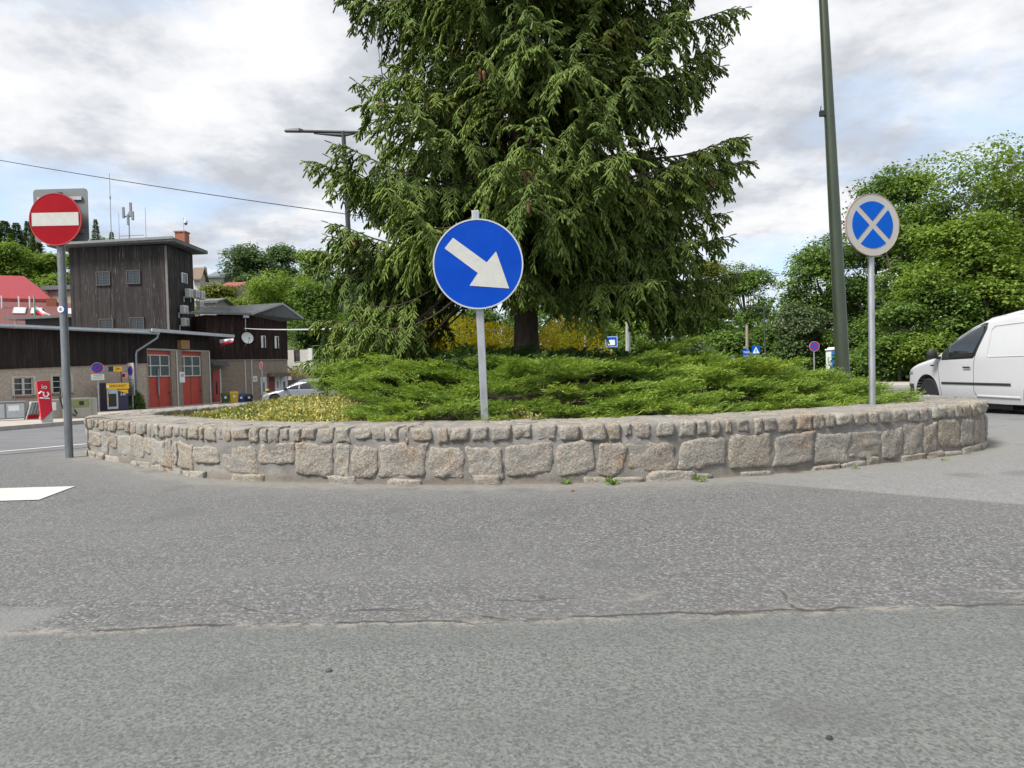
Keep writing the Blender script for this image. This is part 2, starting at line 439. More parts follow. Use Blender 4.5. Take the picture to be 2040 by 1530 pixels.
# ------------------------------------------------------------------ ground
def asphalt():
    m, nt, out = nodes_of('asphalt')
    geo = N(nt, 'ShaderNodeNewGeometry'); pos = geo.outputs['Position']
    sx = N(nt, 'ShaderNodeSeparateXYZ'); L(nt, pos, sx.inputs[0]); X, Y = sx.outputs[0], sx.outputs[1]
    # aggregate: two sizes of chippings
    def vor(scale, feat='F1'):
        v = N(nt, 'ShaderNodeTexVoronoi', feature=feat); v.inputs['Scale'].default_value = scale; L(nt, pos, v.inputs['Vector']); return v
    v1 = vor(95); v2 = vor(120)
    chip = N(nt, 'ShaderNodeSeparateColor'); L(nt, v1.outputs['Color'], chip.inputs[0])
    chip2 = N(nt, 'ShaderNodeSeparateColor'); L(nt, v2.outputs['Color'], chip2.inputs[0])
    big = noise(nt, pos, .55, 7, .6); mid = noise(nt, pos, 3.5, 6, .65); fine = noise(nt, pos, 160, 3, .6)
    # dark older surfacing, worn pale chippings standing out
    old = ramp(nt, chip.outputs[0], [(0.0, (.085, .082, .080)), (.5, (.135, .131, .128)), (.84, (.185, .180, .175)), (.97, (.28, .273, .262))])
    old = mixc(nt, ramp(nt, big, [(.35, 0.0), (.7, .55)]), old, (.165, .160, .152))
    # newer, smoother greenish-grey surfacing in front with dark specks
    new = ramp(nt, chip2.outputs[0], [(0.0, (.085, .087, .079)), (.18, (.130, .133, .123)), (.5, (.170, .173, .161)), (.9, (.215, .217, .203))])
    new = mixc(nt, ramp(nt, noise(nt, pos, 75, 4, .6), [(.38, .7), (.47, 0.0)]), new, (.085, .087, .080))
    trk = N(nt, 'ShaderNodeMapping'); trk.inputs['Scale'].default_value = (.22, 2.2, 1); L(nt, pos, trk.inputs[0])
    tk = noise(nt, trk.outputs[0], 1.3, 6, .6)
    new = mixc(nt, ramp(nt, tk, [(.48, 0.0), (.68, .5)]), new, (.115, .115, .109))
    old = mixc(nt, ramp(nt, tk, [(.30, .45), (.48, 0.0)]), old, (.175, .17, .163))
    new = mixc(nt, ramp(nt, big, [(.3, 0.0), (.75, .5)]), new, (.158, .157, .150))
    # seam between them
    wob = math_(nt, 'MULTIPLY', math_(nt, 'SUBTRACT', noise(nt, pos, 4.0, 8, .65), .5), .14)
    wob2 = math_(nt, 'MULTIPLY', math_(nt, 'SUBTRACT', noise(nt, pos, .7, 3, .5), .5), .10)
    Yw = math_(nt, 'ADD', math_(nt, 'ADD', Y, wob), wob2)
    d = math_(nt, 'SUBTRACT', Yw, 2.335)
    front = ramp(nt, math_(nt, 'ADD', math_(nt, 'MULTIPLY', d, -40.0), .5), [(0.0, 0.0), (1.0, 1.0)])
    c = mixc(nt, front, old, new)
    # lighter resurfaced patch to the right and a small one at the left
    e = math_(nt, 'ADD', math_(nt, 'ADD', math_(nt, 'MULTIPLY', X, .62), math_(nt, 'MULTIPLY', Y, .78)), math_(nt, 'MULTIPLY', wob, .6))
    pr = ramp(nt, math_(nt, 'ADD', math_(nt, 'MULTIPLY', math_(nt, 'SUBTRACT', e, 4.98), 18.0), .5), [(0.0, 0.0), (1.0, 1.0)])
    pr = math_(nt, 'MULTIPLY', pr, ramp(nt, math_(nt, 'SUBTRACT', X, 1.3), [(0.0, 0.0), (.9, 1.0)]))
    pale = ramp(nt, chip.outputs[1], [(0.0, (.185, .182, .175)), (.8, (.255, .25, .243)), (1.0, (.33, .325, .315))])
    pale = mixc(nt, ramp(nt, mid, [(.35, 0.0), (.75, .5)]), pale, (.21, .2, .185))
    c = mixc(nt, pr, c, pale)
    pl = ramp(nt, math_(nt, 'SUBTRACT', math_(nt, 'ADD', math_(nt, 'MULTIPLY', X, -1.0), math_(nt, 'MULTIPLY', wob, 2.0)), 1.72), [(0.0, 0.0), (.10, 1.0)])
    pl = math_(nt, 'MULTIPLY', pl, ramp(nt, math_(nt, 'SUBTRACT', 2.66, Yw), [(0.0, 0.0), (.08, 1.0)]))
    c = mixc(nt, math_(nt, 'MULTIPLY', pl, .8), c, (.215, .21, .2))
    # dust and grit gathered along the seam and along the foot of the wall
    gr = noise(nt, pos, 13, 8, .72)
    seam = ramp(nt, math_(nt, 'ABSOLUTE', math_(nt, 'SUBTRACT', d, .012)), [(0.0, 1.0), (.05, 0.0)])
    seam = math_(nt, 'MULTIPLY', seam, ramp(nt, gr, [(.46, 0.0), (.54, 1.0)]))
    c = mixc(nt, seam, c, (.29, .26, .22))
    # broken cracks behind the seam
    vs_ = N(nt, 'ShaderNodeMapping'); vs_.inputs['Scale'].default_value = (1.15, 3.6, 1); L(nt, pos, vs_.inputs[0])
    dist = N(nt, 'ShaderNodeVectorMath', operation='ADD'); L(nt, vs_.outputs[0], dist.inputs[0])
    nn = N(nt, 'ShaderNodeTexNoise'); nn.inputs['Scale'].default_value = 3.0; nn.inputs['Detail'].default_value = 6; L(nt, pos, nn.inputs['Vector'])
    sc = N(nt, 'ShaderNodeVectorMath', operation='SCALE'); sc.inputs['Scale'].default_value = .55; L(nt, nn.outputs['Color'], sc.inputs[0]); L(nt, sc.outputs[0], dist.inputs[1])
    ve = N(nt, 'ShaderNodeTexVoronoi', feature='DISTANCE_TO_EDGE'); ve.inputs['Scale'].default_value = 1.0; L(nt, dist.outputs[0], ve.inputs['Vector'])
    zone = ramp(nt, math_(nt, 'SUBTRACT', d, .02), [(0.0, 1.0), (.18, .8), (.36, 0.0)])
    zone = math_(nt, 'MULTIPLY', zone, ramp(nt, d, [(0.0, 0.0), (.012, 1.0)]))
    crk = math_(nt, 'MULTIPLY', ramp(nt, ve.outputs['Distance'], [(0.0, 1.0), (.026, 0.0)]), zone)
    crkd = math_(nt, 'MULTIPLY', ramp(nt, math_(nt, 'ADD', ve.outputs['Distance'], math_(nt, 'MULTIPLY', gr, .02)), [(.018, 1.0), (.05, 0.0)]), math_(nt, 'MULTIPLY', zone, ramp(nt, noise(nt, pos, 1.7, 4), [(.45, 0.0), (.6, .9)])))
    brk = ramp(nt, noise(nt, pos, 3.1, 5, .6), [(.46, 0.0), (.56, 1.0)])
    crk = math_(nt, 'MULTIPLY', crk, brk)
    c = mixc(nt, crkd, c, (.28, .25, .215))
    c = mixc(nt, crk, c, (.045, .043, .042))
    lip = math_(nt, 'MULTIPLY', ramp(nt, math_(nt, 'ABSOLUTE', math_(nt, 'SUBTRACT', d, .03)), [(0.0, 1.0), (.016, 0.0)]), ramp(nt, noise(nt, pos, 2.3, 4), [(.40, 0.0), (.48, 1.0)]))
    c = mixc(nt, lip, c, (.05, .047, .045))
    wd = N(nt, 'ShaderNodeAttribute', attribute_name='wall_dist')
    wdn = math_(nt, 'ADD', wd.outputs['Fac'], math_(nt, 'MULTIPLY', math_(nt, 'SUBTRACT', mid, .5), .5))
    foot = ramp(nt, wdn, [(.0, .95), (.16, .85), (.30, .35), (.75, 0.0)])
    c = mixc(nt, foot, c, mixc(nt, ramp(nt, gr, [(.3, 0.0), (.7, 1.0)]), (.20, .19, .172), (.30, .285, .255)))
    dirt = ramp(nt, wdn, [(.0, 1.0), (.05, 0.0)])
    c = mixc(nt, math_(nt, 'MULTIPLY', dirt, .7), c, (.12, .098, .078))
    # faint oil stains
    st = ramp(nt, noise(nt, pos, 1.9, 3, .4), [(.61, 0.0), (.70, .45)])
    c = mixc(nt, st, c, (.11, .11, .108))
    c = mixc(nt, 1.0, c, (.76, .785, .81), 'MULTIPLY')
    p = N(nt, 'ShaderNodeBsdfPrincipled'); p.inputs['Roughness'].default_value = .82; p.inputs['Specular IOR Level'].default_value = .35
    L(nt, c, p.inputs['Base Color'])
    hgt = math_(nt, 'ADD', math_(nt, 'MULTIPLY', v1.outputs['Distance'], -.6), math_(nt, 'MULTIPLY', math_(nt, 'MAXIMUM', crk, lip), -2.0))
    hgt = math_(nt, 'ADD', hgt, math_(nt, 'MULTIPLY', front, -.8))
    b = N(nt, 'ShaderNodeBump'); b.inputs['Strength'].default_value = .55; b.inputs['Distance'].default_value = .006
    L(nt, hgt, b.inputs['Height']); L(nt, b.outputs[0], p.inputs['Normal'])
    L(nt, p.outputs[0], out.inputs[0])
    return m

def grid(name, xs, ys, zf, mat, kind, hole=None):
    XX, YY = np.meshgrid(xs, ys, indexing='ij'); ZZ = zf(XX, YY)
    ny = len(ys); i, j = np.meshgrid(np.arange(len(xs) - 1), np.arange(ny - 1), indexing='ij')
    a = (i * ny + j).ravel(); Fc = np.c_[a, a + ny, a + ny + 1, a + 1]
    o = fast_mesh(name, np.c_[XX.ravel(), YY.ravel(), ZZ.ravel()], Fc, mat, smooth=True)
    tag(o, kind=kind); return o, XX, YY
xs = np.unique(np.r_[-400, -200, -120, -80, -60, -45, -35, np.arange(-28, -8, 1.0), np.arange(-8, 8, .12), np.arange(8, 28, 1.0), 35, 45, 60, 80, 120, 200, 400])
ys = np.unique(np.r_[-60, -30, -12, -6, -3, -1, np.arange(0, 14, .12), np.arange(14, 40, 1.0), 45, 50, 60, 70, 85, 100, 130, 160, 220, 300, 500, 800])
ground, GX, GY = grid('ground', xs, ys, gz, asphalt(), 'structure')
at_ = ground.data.attributes.new('wall_dist', 'FLOAT', 'POINT')
at_.data.foreach_set('value', wall_dist(GX, GY).astype(np.float32).ravel())

def hill_mat():
    m, nt, out = nodes_of('hillside_grass')
    p = N(nt, 'ShaderNodeBsdfPrincipled'); p.inputs['Roughness'].default_value = .9
    v = coords(nt)
    L(nt, ramp(nt, noise(nt, v, .35, 8, .7), [(.3, (.03, .05, .014)), (.55, (.06, .095, .025)), (.75, (.10, .12, .04))]), p.inputs['Base Color'])
    L(nt, p.outputs[0], out.inputs[0]); return m
hm = hill_mat()
hx = np.r_[-300, -220, -170, np.arange(-140, -5, 4.0)]; hy = np.r_[np.arange(54, 150, 4.0), 165, 190, 230, 300]
grid('hill', hx, hy, hillz, hm, 'structure')

def sheet(name, poly, mat, lift, kind='structure', zf=gz, thick=None, step=.8):
    """a thin surface following the road"""
    bm = bmesh.new(); vs_ = [bm.verts.new((x, y, 0)) for x, y in poly]; bm.faces.new(vs_)
    xs_ = [p[0] for p in poly]; ys_ = [p[1] for p in poly]
    for ax, lo, hi in ((0, min(xs_), max(xs_)), (1, min(ys_), max(ys_))):
        k = int((hi - lo) / step)
        for i in range(1, k + 1):
            c = [0, 0, 0]; c[ax] = lo + i * step; nn = [0, 0, 0]; nn[ax] = 1
            if c[ax] >= hi - 1e-4: continue
            bmesh.ops.bisect_plane(bm, geom=bm.verts[:] + bm.edges[:] + bm.faces[:], plane_co=c, plane_no=nn)
    if thick:
        r = bmesh.ops.extrude_face_region(bm, geom=bm.faces[:])
        up = [g for g in r['geom'] if isinstance(g, bmesh.types.BMVert)]
        for v in bm.verts: v.co.z = float(zf(v.co.x, v.co.y)) - .05
        for v in up: v.co.z = float(zf(v.co.x, v.co.y)) + thick
    else:
        for v in bm.verts: v.co.z = float(zf(v.co.x, v.co.y)) + lift
    bmesh.ops.recalc_face_normals(bm, faces=bm.faces)
    me = bpy.data.meshes.new(name); bm.to_mesh(me); bm.free(); me.materials.append(mat)
    o = bpy.data.objects.new(name, me); link(o); tag(o, kind=kind); return o

def road_paint():
    m, nt, out = nodes_of('road_paint')
    v = coords(nt); p = N(nt, 'ShaderNodeBsdfPrincipled'); p.inputs['Roughness'].default_value = .7
    wear = ramp(nt, noise(nt, v, 22, 9, .75), [(.33, 1.0), (.40, 0.0)])
    c = mixc(nt, wear, ramp(nt, noise(nt, v, 5, 6, .6), [(.3, (.42, .42, .40)), (.7, (.50, .50, .485))]), (.22, .22, .21))
    L(nt, c, p.inputs['Base Color']); L(nt, p.outputs[0], out.inputs[0]); return m
M_PAINT = road_paint()
M_ROAD2 = plain('smooth_asphalt', (.125, .126, .132), .8, var=.2, scale=1.2, bump=.2, bscale=120)
M_PAVE = plain('pavement_concrete', (.34, .31, .27), .9, var=.16, scale=1.5, bump=.25, bscale=30)
M_KERB = plain('kerb_stone', (.36, .35, .33), .85, var=.15, scale=4, bump=.2, bscale=50)
# the carriageway beyond the island on the left is darker and smoother
sheet('road', [(-15.0, 7.7), (-6.6, 7.7), (-6.4, 9.5), (-6.3, 12), (-5.2, 14.2), (-3, 15), (9, 15), (12, 14), (30, 14), (30, 36), (-3, 36), (-8, 40), (-15.2, 40), (-15.2, 30), (-15.1, 20)], M_ROAD2, .004)
sheet('road_marking', [(-7.28, 5.8), (-7.1, 5.8), (-7.05, 11), (-6.4, 16), (-5.2, 21), (-5.36, 21), (-6.56, 16), (-7.23, 11)], M_PAINT, .009)
sheet('road_marking', [(-7.4, 5.06), (-3.62, 5.06), (-3.75, 5.68), (-7.4, 5.70)], M_PAINT, .006, step=.5)
sheet('road_marking', [(7.5, 16.1), (12.5, 16.1), (12.5, 16.3), (7.5, 16.3)], M_PAINT, .009)
# pavements
sheet('pavement', [(-60, 4), (-15.2, 4), (-15.45, 20), (-15.6, 30), (-17.0, 37), (-17.5, 60), (-60, 60)], M_PAVE, 0, thick=.12, step=3)
sheet('kerb', [(-15.19, 4), (-15.03, 4), (-15.28, 20), (-15.43, 30), (-16.83, 37), (-17.33, 60), (-17.49, 60), (-16.99, 37), (-15.59, 30), (-15.44, 20)], M_KERB, 0, thick=.13, step=2)
sheet('pavement', [(-2, 36.3), (4, 36.3), (16, 33.2), (60, 31.2), (60, 40), (-2, 42)], M_PAVE, 0, thick=.12, step=3)
sheet('kerb', [(-2, 36.12), (4, 36.12), (16, 33.02), (60, 31.02), (60, 31.19), (16, 33.19), (4, 36.29), (-2, 36.29)], M_KERB, 0, thick=.13, step=3)
M_GRASSG = plain('verge_soil', (.07, .10, .03), .95, var=.4, scale=2.0, bump=.6, bscale=20)
sheet('lawn', [(-2, 42.02), (60, 40.02), (120, 40), (120, 140), (-30, 140), (-12, 60)], M_GRASSG, .06, step=6)

# ------------------------------------------------------------------ the granite wall
def granite(name, speck=True):
    m, nt, out = nodes_of(name)
    geo = N(nt, 'ShaderNodeNewGeometry'); v = geo.outputs['Position']
    rnd = geo.outputs['Random Per Island']
    base = ramp(nt, rnd, [(0.0, (.30, .265, .235)), (.25, (.37, .345, .315)), (.5, (.31, .255, .215)), (.72, (.40, .375, .345)), (.88, (.34, .28, .20)), (1.0, (.36, .34, .325))], 'LINEAR')
    base = mixc(nt, 1.0, base, (.73, .75, .71), 'MULTIPLY')
    tone = noise(nt, v, 7, 7, .65)
    c = mixc(nt, ramp(nt, tone, [(.42, 0.0), (.72, .55)]), base, (.34, .32, .285))
    rust = ramp(nt, noise(nt, v, 4.3, 6, .6), [(.53, 0.0), (.68, .65)])
    c = mixc(nt, rust, c, (.29, .195, .115))
    def spk(scale, thr, col, c, amt):
        vo = N(nt, 'ShaderNodeTexVoronoi'); vo.inputs['Scale'].default_value = scale; L(nt, v, vo.inputs['Vector'])
        sc_ = N(nt, 'ShaderNodeSeparateColor'); L(nt, vo.outputs['Color'], sc_.inputs[0])
        f = ramp(nt, sc_.outputs[0], [(thr, 0.0), (thr + .04, amt)])
        return mixc(nt, f, c, col)
    c = spk(130, .76, (.11, .095, .088), c, .55)
    c = spk(105, .72, (.44, .42, .385), c, .5)
    c = spk(70, .86, (.42, .30, .22), c, .5)
    dk = ramp(nt, noise(nt, v, 16, 8, .7), [(.30, .55), (.44, 0.0)])
    c = mixc(nt, dk, c, (.12, .10, .085))
    c = mixc(nt, ramp(nt, noise(nt, v, 5.5, 8, .7), [(.50, 0.0), (.64, .75)]), c, (.245, .235, .217))
    p = N(nt, 'ShaderNodeBsdfPrincipled'); p.inputs['Roughness'].default_value = .88; p.inputs['Specular IOR Level'].default_value = .3
    L(nt, c, p.inputs['Base Color'])
    b = N(nt, 'ShaderNodeBump'); b.inputs['Strength'].default_value = .8; b.inputs['Distance'].default_value = .02
    L(nt, math_(nt, 'ADD', noise(nt, v, 42, 7, .7), math_(nt, 'MULTIPLY', noise(nt, v, 13, 5, .6), 1.2)), b.inputs['Height'])
    L(nt, b.outputs[0], p.inputs['Normal']); L(nt, p.outputs[0], out.inputs[0]); return m
M_GRANITE = granite('granite')
def mortar_mat():
    m, nt, out = nodes_of('mortar')
    geo = N(nt, 'ShaderNodeNewGeometry'); v = geo.outputs['Position']
    c = ramp(nt, noise(nt, v, 3.2, 9, .68), [(.3, (.15, .142, .13)), (.5, (.215, .205, .19)), (.7, (.29, .278, .258))])
    c = mixc(nt, ramp(nt, noise(nt, v, 60, 4, .7), [(.6, 0.0), (.75, .5)]), c, (.16, .145, .13))
    sx_ = N(nt, 'ShaderNodeSeparateXYZ'); L(nt, v, sx_.inputs[0])
    p = N(nt, 'ShaderNodeBsdfPrincipled'); p.inputs['Roughness'].default_value = .93; p.inputs['Specular IOR Level'].default_value = .2
    # splash-dirt band at the very foot
    low = ramp(nt, math_(nt, 'ADD', sx_.outputs[2], math_(nt, 'MULTIPLY', noise(nt, v, 9, 6, .7), .10)), [(.06, .8), (.13, 0.0)])
    c = mixc(nt, low, c, (.17, .14, .115))
    L(nt, c, p.inputs['Base Color'])
    b = N(nt, 'ShaderNodeBump'); b.inputs['Strength'].default_value = .7; b.inputs['Distance'].default_value = .015
    L(nt, noise(nt, v, 30, 8, .72), b.inputs['Height']); L(nt, b.outputs[0], p.inputs['Normal']); L(nt, p.outputs[0], out.inputs[0]); return m
M_MORTAR = mortar_mat()

def wnoise(p, f, seed=0):
    """cheap smooth noise in numpy, about -1..1"""
    r = np.random.default_rng(seed); o = np.zeros(p.shape[:-1])
    for k in range(7):
        w = r.normal(size=3) * f * (.6 + .35 * k); o += np.sin(p @ w + r.uniform(0, 6.28)) / (1 + .35 * k)
    return o / 3.2

wall = thing('stone_wall', 'low oval wall of rough granite blocks and mortar around the planted island', 'wall', (0, 0, 0))
# mortar body
ns = 720
prof = [(0.0, -.35)] + [(0.0, z) for z in np.linspace(-.05, WALL_H - .03, 13)] + [(-.012, WALL_H - .008)] + [(-d_, WALL_H) for d_ in np.linspace(.04, WALL_W - .04, 9)] + [(-WALL_W + .012, WALL_H - .012)] + [(-WALL_W, z) for z in np.linspace(WALL_H - .04, .1, 5)] + [(-WALL_W, -.35)]
prof = np.array(prof); S = np.arange(ns) / ns * PERIM
P0, N0 = curve_frame(S)
V = np.zeros((ns, len(prof), 3))
V[..., :2] = P0[:, None] + N0[:, None] * (prof[None, :, 0:1] - .011); V[..., 2] = prof[None, :, 1]
nz = wnoise(V, 7.0, 3) * .010 + wnoise(V, 19.0, 4) * .005
V[..., :2] += N0[:, None] * np.where(np.abs(prof[:, 0]) < .02, 1, 0)[None, :, None] * nz[..., None]
V[..., 2] += np.where(prof[:, 1] > WALL_H - .02, 1, 0)[None] * nz * 1.2
# spread of mortar at the foot of the front face
V[:, 1, :2] += N0 * (.03 + .02 * np.sin(S * 3.1) + .012 * np.sin(S * 11))[:, None]; V[:, 0, :2] += N0 * .05
k = len(prof); i, j = np.meshgrid(np.arange(ns), np.arange(k - 1), indexing='ij'); a = (i * k + j).ravel(); b_ = (((i + 1) % ns) * k + j).ravel()
fast_mesh('mortar', V.reshape(-1, 3), np.c_[a, b_, b_ + 1, a + 1], M_MORTAR, wall, smooth=True)

def unit_cube(n):
    """subdivided cube surface on [-1, 1]^3"""
    g = np.linspace(-1, 1, n + 1); vs_ = {}; V = []; Fc = []
    def vid(p):
        key = tuple(np.round(p, 5))
        if key not in vs_: vs_[key] = len(V); V.append(p)
        return vs_[key]
    for ax in range(3):
        for sg in (-1, 1):
            for i in range(n):
                for j in range(n):
                    q = []
                    for (di, dj) in ((0, 0), (1, 0), (1, 1), (0, 1)):
                        p = np.zeros(3); p[ax] = sg; p[(ax + 1) % 3] = g[i + di]; p[(ax + 2) % 3] = g[j + dj]; q.append(vid(p))
                    Fc.append(q if sg > 0 else q[::-1])
    return np.array(V), np.array(Fc)
CUBES = {n: unit_cube(n) for n in (3, 6, 10)}

def stone_course(name, items, parent, rough=1.0):
    """items: (s, half length, out0, out1, z0, z1, seed, detail): a block set in the wall"""
    VV = []; FF = []; off = 0
    for (s, hl, o0, o1, z0, z1, sd_, n) in items:
        C, Fc = CUBES[n]; r = np.random.default_rng(sd_)
        rad = r.uniform(.10, .24)
        q = np.clip(C, -(1 - rad), 1 - rad); dlt = C - q
        ln_ = np.linalg.norm(dlt, axis=1, keepdims=True); p = q + np.where(ln_ > 1e-6, dlt / np.maximum(ln_, 1e-6) * rad, 0)
        # irregular outline: skewed and pinched edges
        sk = r.uniform(-.14, .14, 6) * rough
        p[:, 0] += sk[0] * p[:, 2] + sk[1] * p[:, 2] ** 2 * np.sign(p[:, 0])
        p[:, 2] += sk[2] * p[:, 0] + sk[3] * p[:, 0] ** 2 * np.sign(p[:, 2])
        nzs = wnoise(p * np.array([1, .6, 1]), 2.6, sd_)
        nz2 = wnoise(p, 6.5, sd_ + 1)
        p[:, 0] *= 1 + (.10 * nzs + .05 * nz2) * rough; p[:, 2] *= 1 + (.12 * nz2 + .07 * nzs) * rough
        ss = s + p[:, 0] * hl; zz = (z0 + z1) / 2 + p[:, 2] * (z1 - z0) / 2
        nz3 = wnoise(p, 13.0, sd_ + 2)
        oo = (o0 + o1) / 2 + p[:, 1] * (o1 - o0) / 2 + (nzs * .007 + nz2 * .008 + nz3 * .005) * rough * (p[:, 1] > 0)
        pp, nn_ = curve_frame(ss)
        VV.append(np.c_[pp + nn_ * oo[:, None], zz]); FF.append(Fc + off); off += len(C)
    o = fast_mesh(name, np.vstack(VV), np.vstack(FF), M_GRANITE, parent, smooth=True)
    return o

def front_detail(s):
    p, n_ = curve_frame(np.array([s])); p, n_ = p[0], n_[0]
    return n_ @ (np.array([0, 0]) - p) > 0
rs = random.Random(5)
big, cope, capst, base = [], [], [], []
s = 0.0; sd_ = 10
while s < PERIM - .1:                       # large face blocks
    w = rs.uniform(.22, .45) if rs.random() > .12 else rs.uniform(.12, .2)
    if s + w > PERIM: break
    fr = front_detail(s); zt = rs.uniform(.285, .328); zb = rs.uniform(.04, .085)
    if rs.random() < .12: zb = rs.uniform(.12, .16)
    big.append((s + w / 2, w / 2 - rs.uniform(.003, .014), -.12, rs.uniform(-.006, .006), zb, zt, sd_, 10 if fr else 3)); sd_ += 3
    s += w
s = 0.03
while s < PERIM - .06:                      # small coping blocks along the top edge
    w = rs.uniform(.10, .22) if rs.random() > .25 else rs.uniform(.06, .10)
    if s + w > PERIM: break
    fr = front_detail(s)
    cope.append((s + w / 2, w / 2 - rs.uniform(.005, .016), -rs.uniform(.16, .24), rs.uniform(-.002, .012), rs.uniform(.325, .365), WALL_H + rs.uniform(-.002, .008), sd_, 6 if fr else 3)); sd_ += 3
    s += w + rs.choice([0, 0, .0, .012, .03])
for o0, o1 in ((-.25, -.43), (-.44, -.60), (-.61, -.745)):
    s = rs.uniform(0, .1)
    while s < PERIM - .1:                   # flat stones across the top
        w = rs.uniform(.14, .36)
        if s + w > PERIM: break
        j1, j2 = rs.uniform(-.025, .015), rs.uniform(-.015, .02)
        capst.append((s + w / 2, w / 2 - .008, o1 + j1, o0 + j2, WALL_H - .10, WALL_H + rs.uniform(-.001, .006), sd_, 6 if front_detail(s) else 3)); sd_ += 3
        s += w
s = .07
while s < PERIM - .1:                       # thin course at the foot
    w = rs.uniform(.14, .42)
    if s + w > PERIM: break
    pz = float(gz(*curve_frame(np.array([s]))[0][0]))
    if rs.random() < .62:
        base.append((s + w / 2, w / 2 - .012, -.1, rs.uniform(.0, .014), pz - .04, pz + rs.uniform(.03, .08), sd_, 6 if front_detail(s) else 3)); sd_ += 3
    s += w
inn = []
s = 0.0
while s < PERIM - .1:                       # inner face, seen across the bed at the far side
    w = rs.uniform(.16, .34)
    if s + w > PERIM: break
    inn.append((s + w / 2, w / 2 - .012, -WALL_W - rs.uniform(.0, .03), -WALL_W + .12, .2, WALL_H - .03, sd_, 3)); sd_ += 3
    s += w
stone_course('face_stones', big, wall); stone_course('coping_stones', cope, wall); stone_course('cap_stones', capst, wall, .6)
stone_course('footing_stones', base, wall); stone_course('inner_stones', inn, wall)

# soil of the bed
bm = bmesh.new(); ringn = 96; rings = []
idx = np.linspace(0, 900, ringn, endpoint=False).astype(int)
for t in np.linspace(.03, 1.03, 22):
    row = []
    for q in idx:
        p = CEN + (INN[q] - CEN) * t; row.append(bm.verts.new((p[0], p[1], float(bedz(*p)) - (.0 if t < 1 else .02))))
    rings.append(row)
for a_, b2 in zip(rings[:-1], rings[1:]):
    for q in range(ringn): bm.faces.new((a_[q], a_[(q + 1) % ringn], b2[(q + 1) % ringn], b2[q]))
bm.faces.new(rings[0])
bmesh.ops.recalc_face_normals(bm, faces=bm.faces)
me = bpy.data.meshes.new('planting_soil'); bm.to_mesh(me); bm.free(); me.materials.append(plain('soil', (.05, .038, .028), .95, var=.4, scale=8, bump=.8, bscale=30))
tag(link(bpy.data.objects.new('planting_soil', me)), kind='structure')
# ------------------------------------------------------------------ signs, lamps and wires
wall['kind'] = 'thing'
def galv(name, col=(.40, .42, .44)):
    return plain(name, col, .48, .75, var=.22, scale=14, bump=.05, stretch=(1, 1, .3))
M_GALV = galv('galvanised_steel'); M_GALVD = galv('weathered_steel', (.22, .235, .25))
M_SBLUE = plain('sign_blue', (.0008, .052, .40), .45, var=.08, scale=5, spec=.12, dirt=(.004, .065, .40))
M_SBLUE2 = plain('sign_blue_pale', (.001, .085, .47), .45, var=.06, scale=3, spec=.12)
M_SWHITE = plain('sign_white', (.50, .50, .475), .42, var=.05, scale=20, spec=.3, dirt=(.44, .43, .39))
M_SWHITE2 = plain('sign_white_bright', (.78, .79, .80), .45, var=.03)
M_SRED = plain('sign_red', (.29, .003, .010), .45, var=.10, scale=5, spec=.12, dirt=(.30, .010, .016))
M_SFADE = plain('sign_faded_ring', (.40, .395, .375), .5, var=.05, scale=6, dirt=(.42, .34, .31))
M_RIM = plain('sign_rim', (.55, .57, .60), .4, .5, var=.1)
M_BACK = plain('sign_back_grey', (.17, .18, .185), .55, .2, var=.08, scale=3)
M_SYEL = plain('sign_yellow', (.75, .48, .01), .45)
M_BLACK = plain('matt_black', (.018, .018, .02), .6)
M_RUST = plain('faded_red_edge', (.36, .27, .24), .6, var=.3, scale=20)

def disc(r, y0, y1, n=48, c=(0, 0, 0)):
    m = MB(); m.lathe([(0, y0), (r, y0), (r, y1), (0, y1)], n, 'y', 0, c); return m
def ring(r0, r1, y0, y1, n=48, c=(0, 0, 0)):
    m = MB(); m.lathe([(r0, y0), (r1, y0), (r1, y1), (r0, y1)], n, 'y', 0, c, closed=True); return m
def sector_poly(r, a0, a1, gap, n=14):
    """quadrant of a disc, its straight sides drawn in by gap"""
    mid = (a0 + a1) / 2; off = gap / math.sin((a1 - a0) / 2)
    cx, cz = off * math.cos(mid), off * math.sin(mid)
    e = math.asin(gap / r)
    return [(cx, cz)] + [(r * math.cos(t), r * math.sin(t)) for t in np.linspace(a0 + e, a1 - e, n)]

def face_disc(parent, r, face_mat, rim_mat=M_RIM, rim=.03, xf=None, name='sign_face'):
    f = disc(r * (1 - rim), -.008, .004).build(name, face_mat, parent, True, xf=xf)
    ring(r * (1 - rim), r, -.011, .010).build('rim', rim_mat, f, True, xf=xf)
    return f

# the arrow sign in front
Yc = 6.02
b0 = at(966, 835, Yc); tp = at(947, 420, Yc)
lean = math.atan2(tp.x - b0.x, tp.z - b0.z)
base_z = .36
sg = thing('arrow_sign', 'large round blue keep-right sign with white arrow on a grey steel post', 'traffic sign', (b0.x - (b0.z - base_z) * math.tan(lean), Yc, base_z))
sg.rotation_euler = (0, lean, R(1.5))
hp = (tp.z - base_z) / math.cos(lean)
MB().box(-.034, .034, -.022, .022, -.15, hp).build('post', M_GALV, sg, bevel=.006)
dc = at(952, 528, Yc); zc = (dc.z - base_z) / math.cos(lean); xc = .004
r_ = 89 * Yc / F
xf = Matrix.Translation((xc, -.05, zc))
f = face_disc(sg, r_, M_SBLUE, rim=.032, xf=xf)
arrow = [(-.527, .598), (-.724, .372), (-.014, -.20), (-.211, -.47), (.662, -.569), (.408, .26), (.19, .027)]
MB().prism([(x * r_, z * r_) for x, z in arrow], -.0112, -.007).build('arrow', M_SWHITE, f, xf=xf)
for zz in (zc - .18, zc + .18): MB().box(-.05, .05, -.034, -.023, zz - .02, zz + .02).build('bracket', M_GALV, sg)

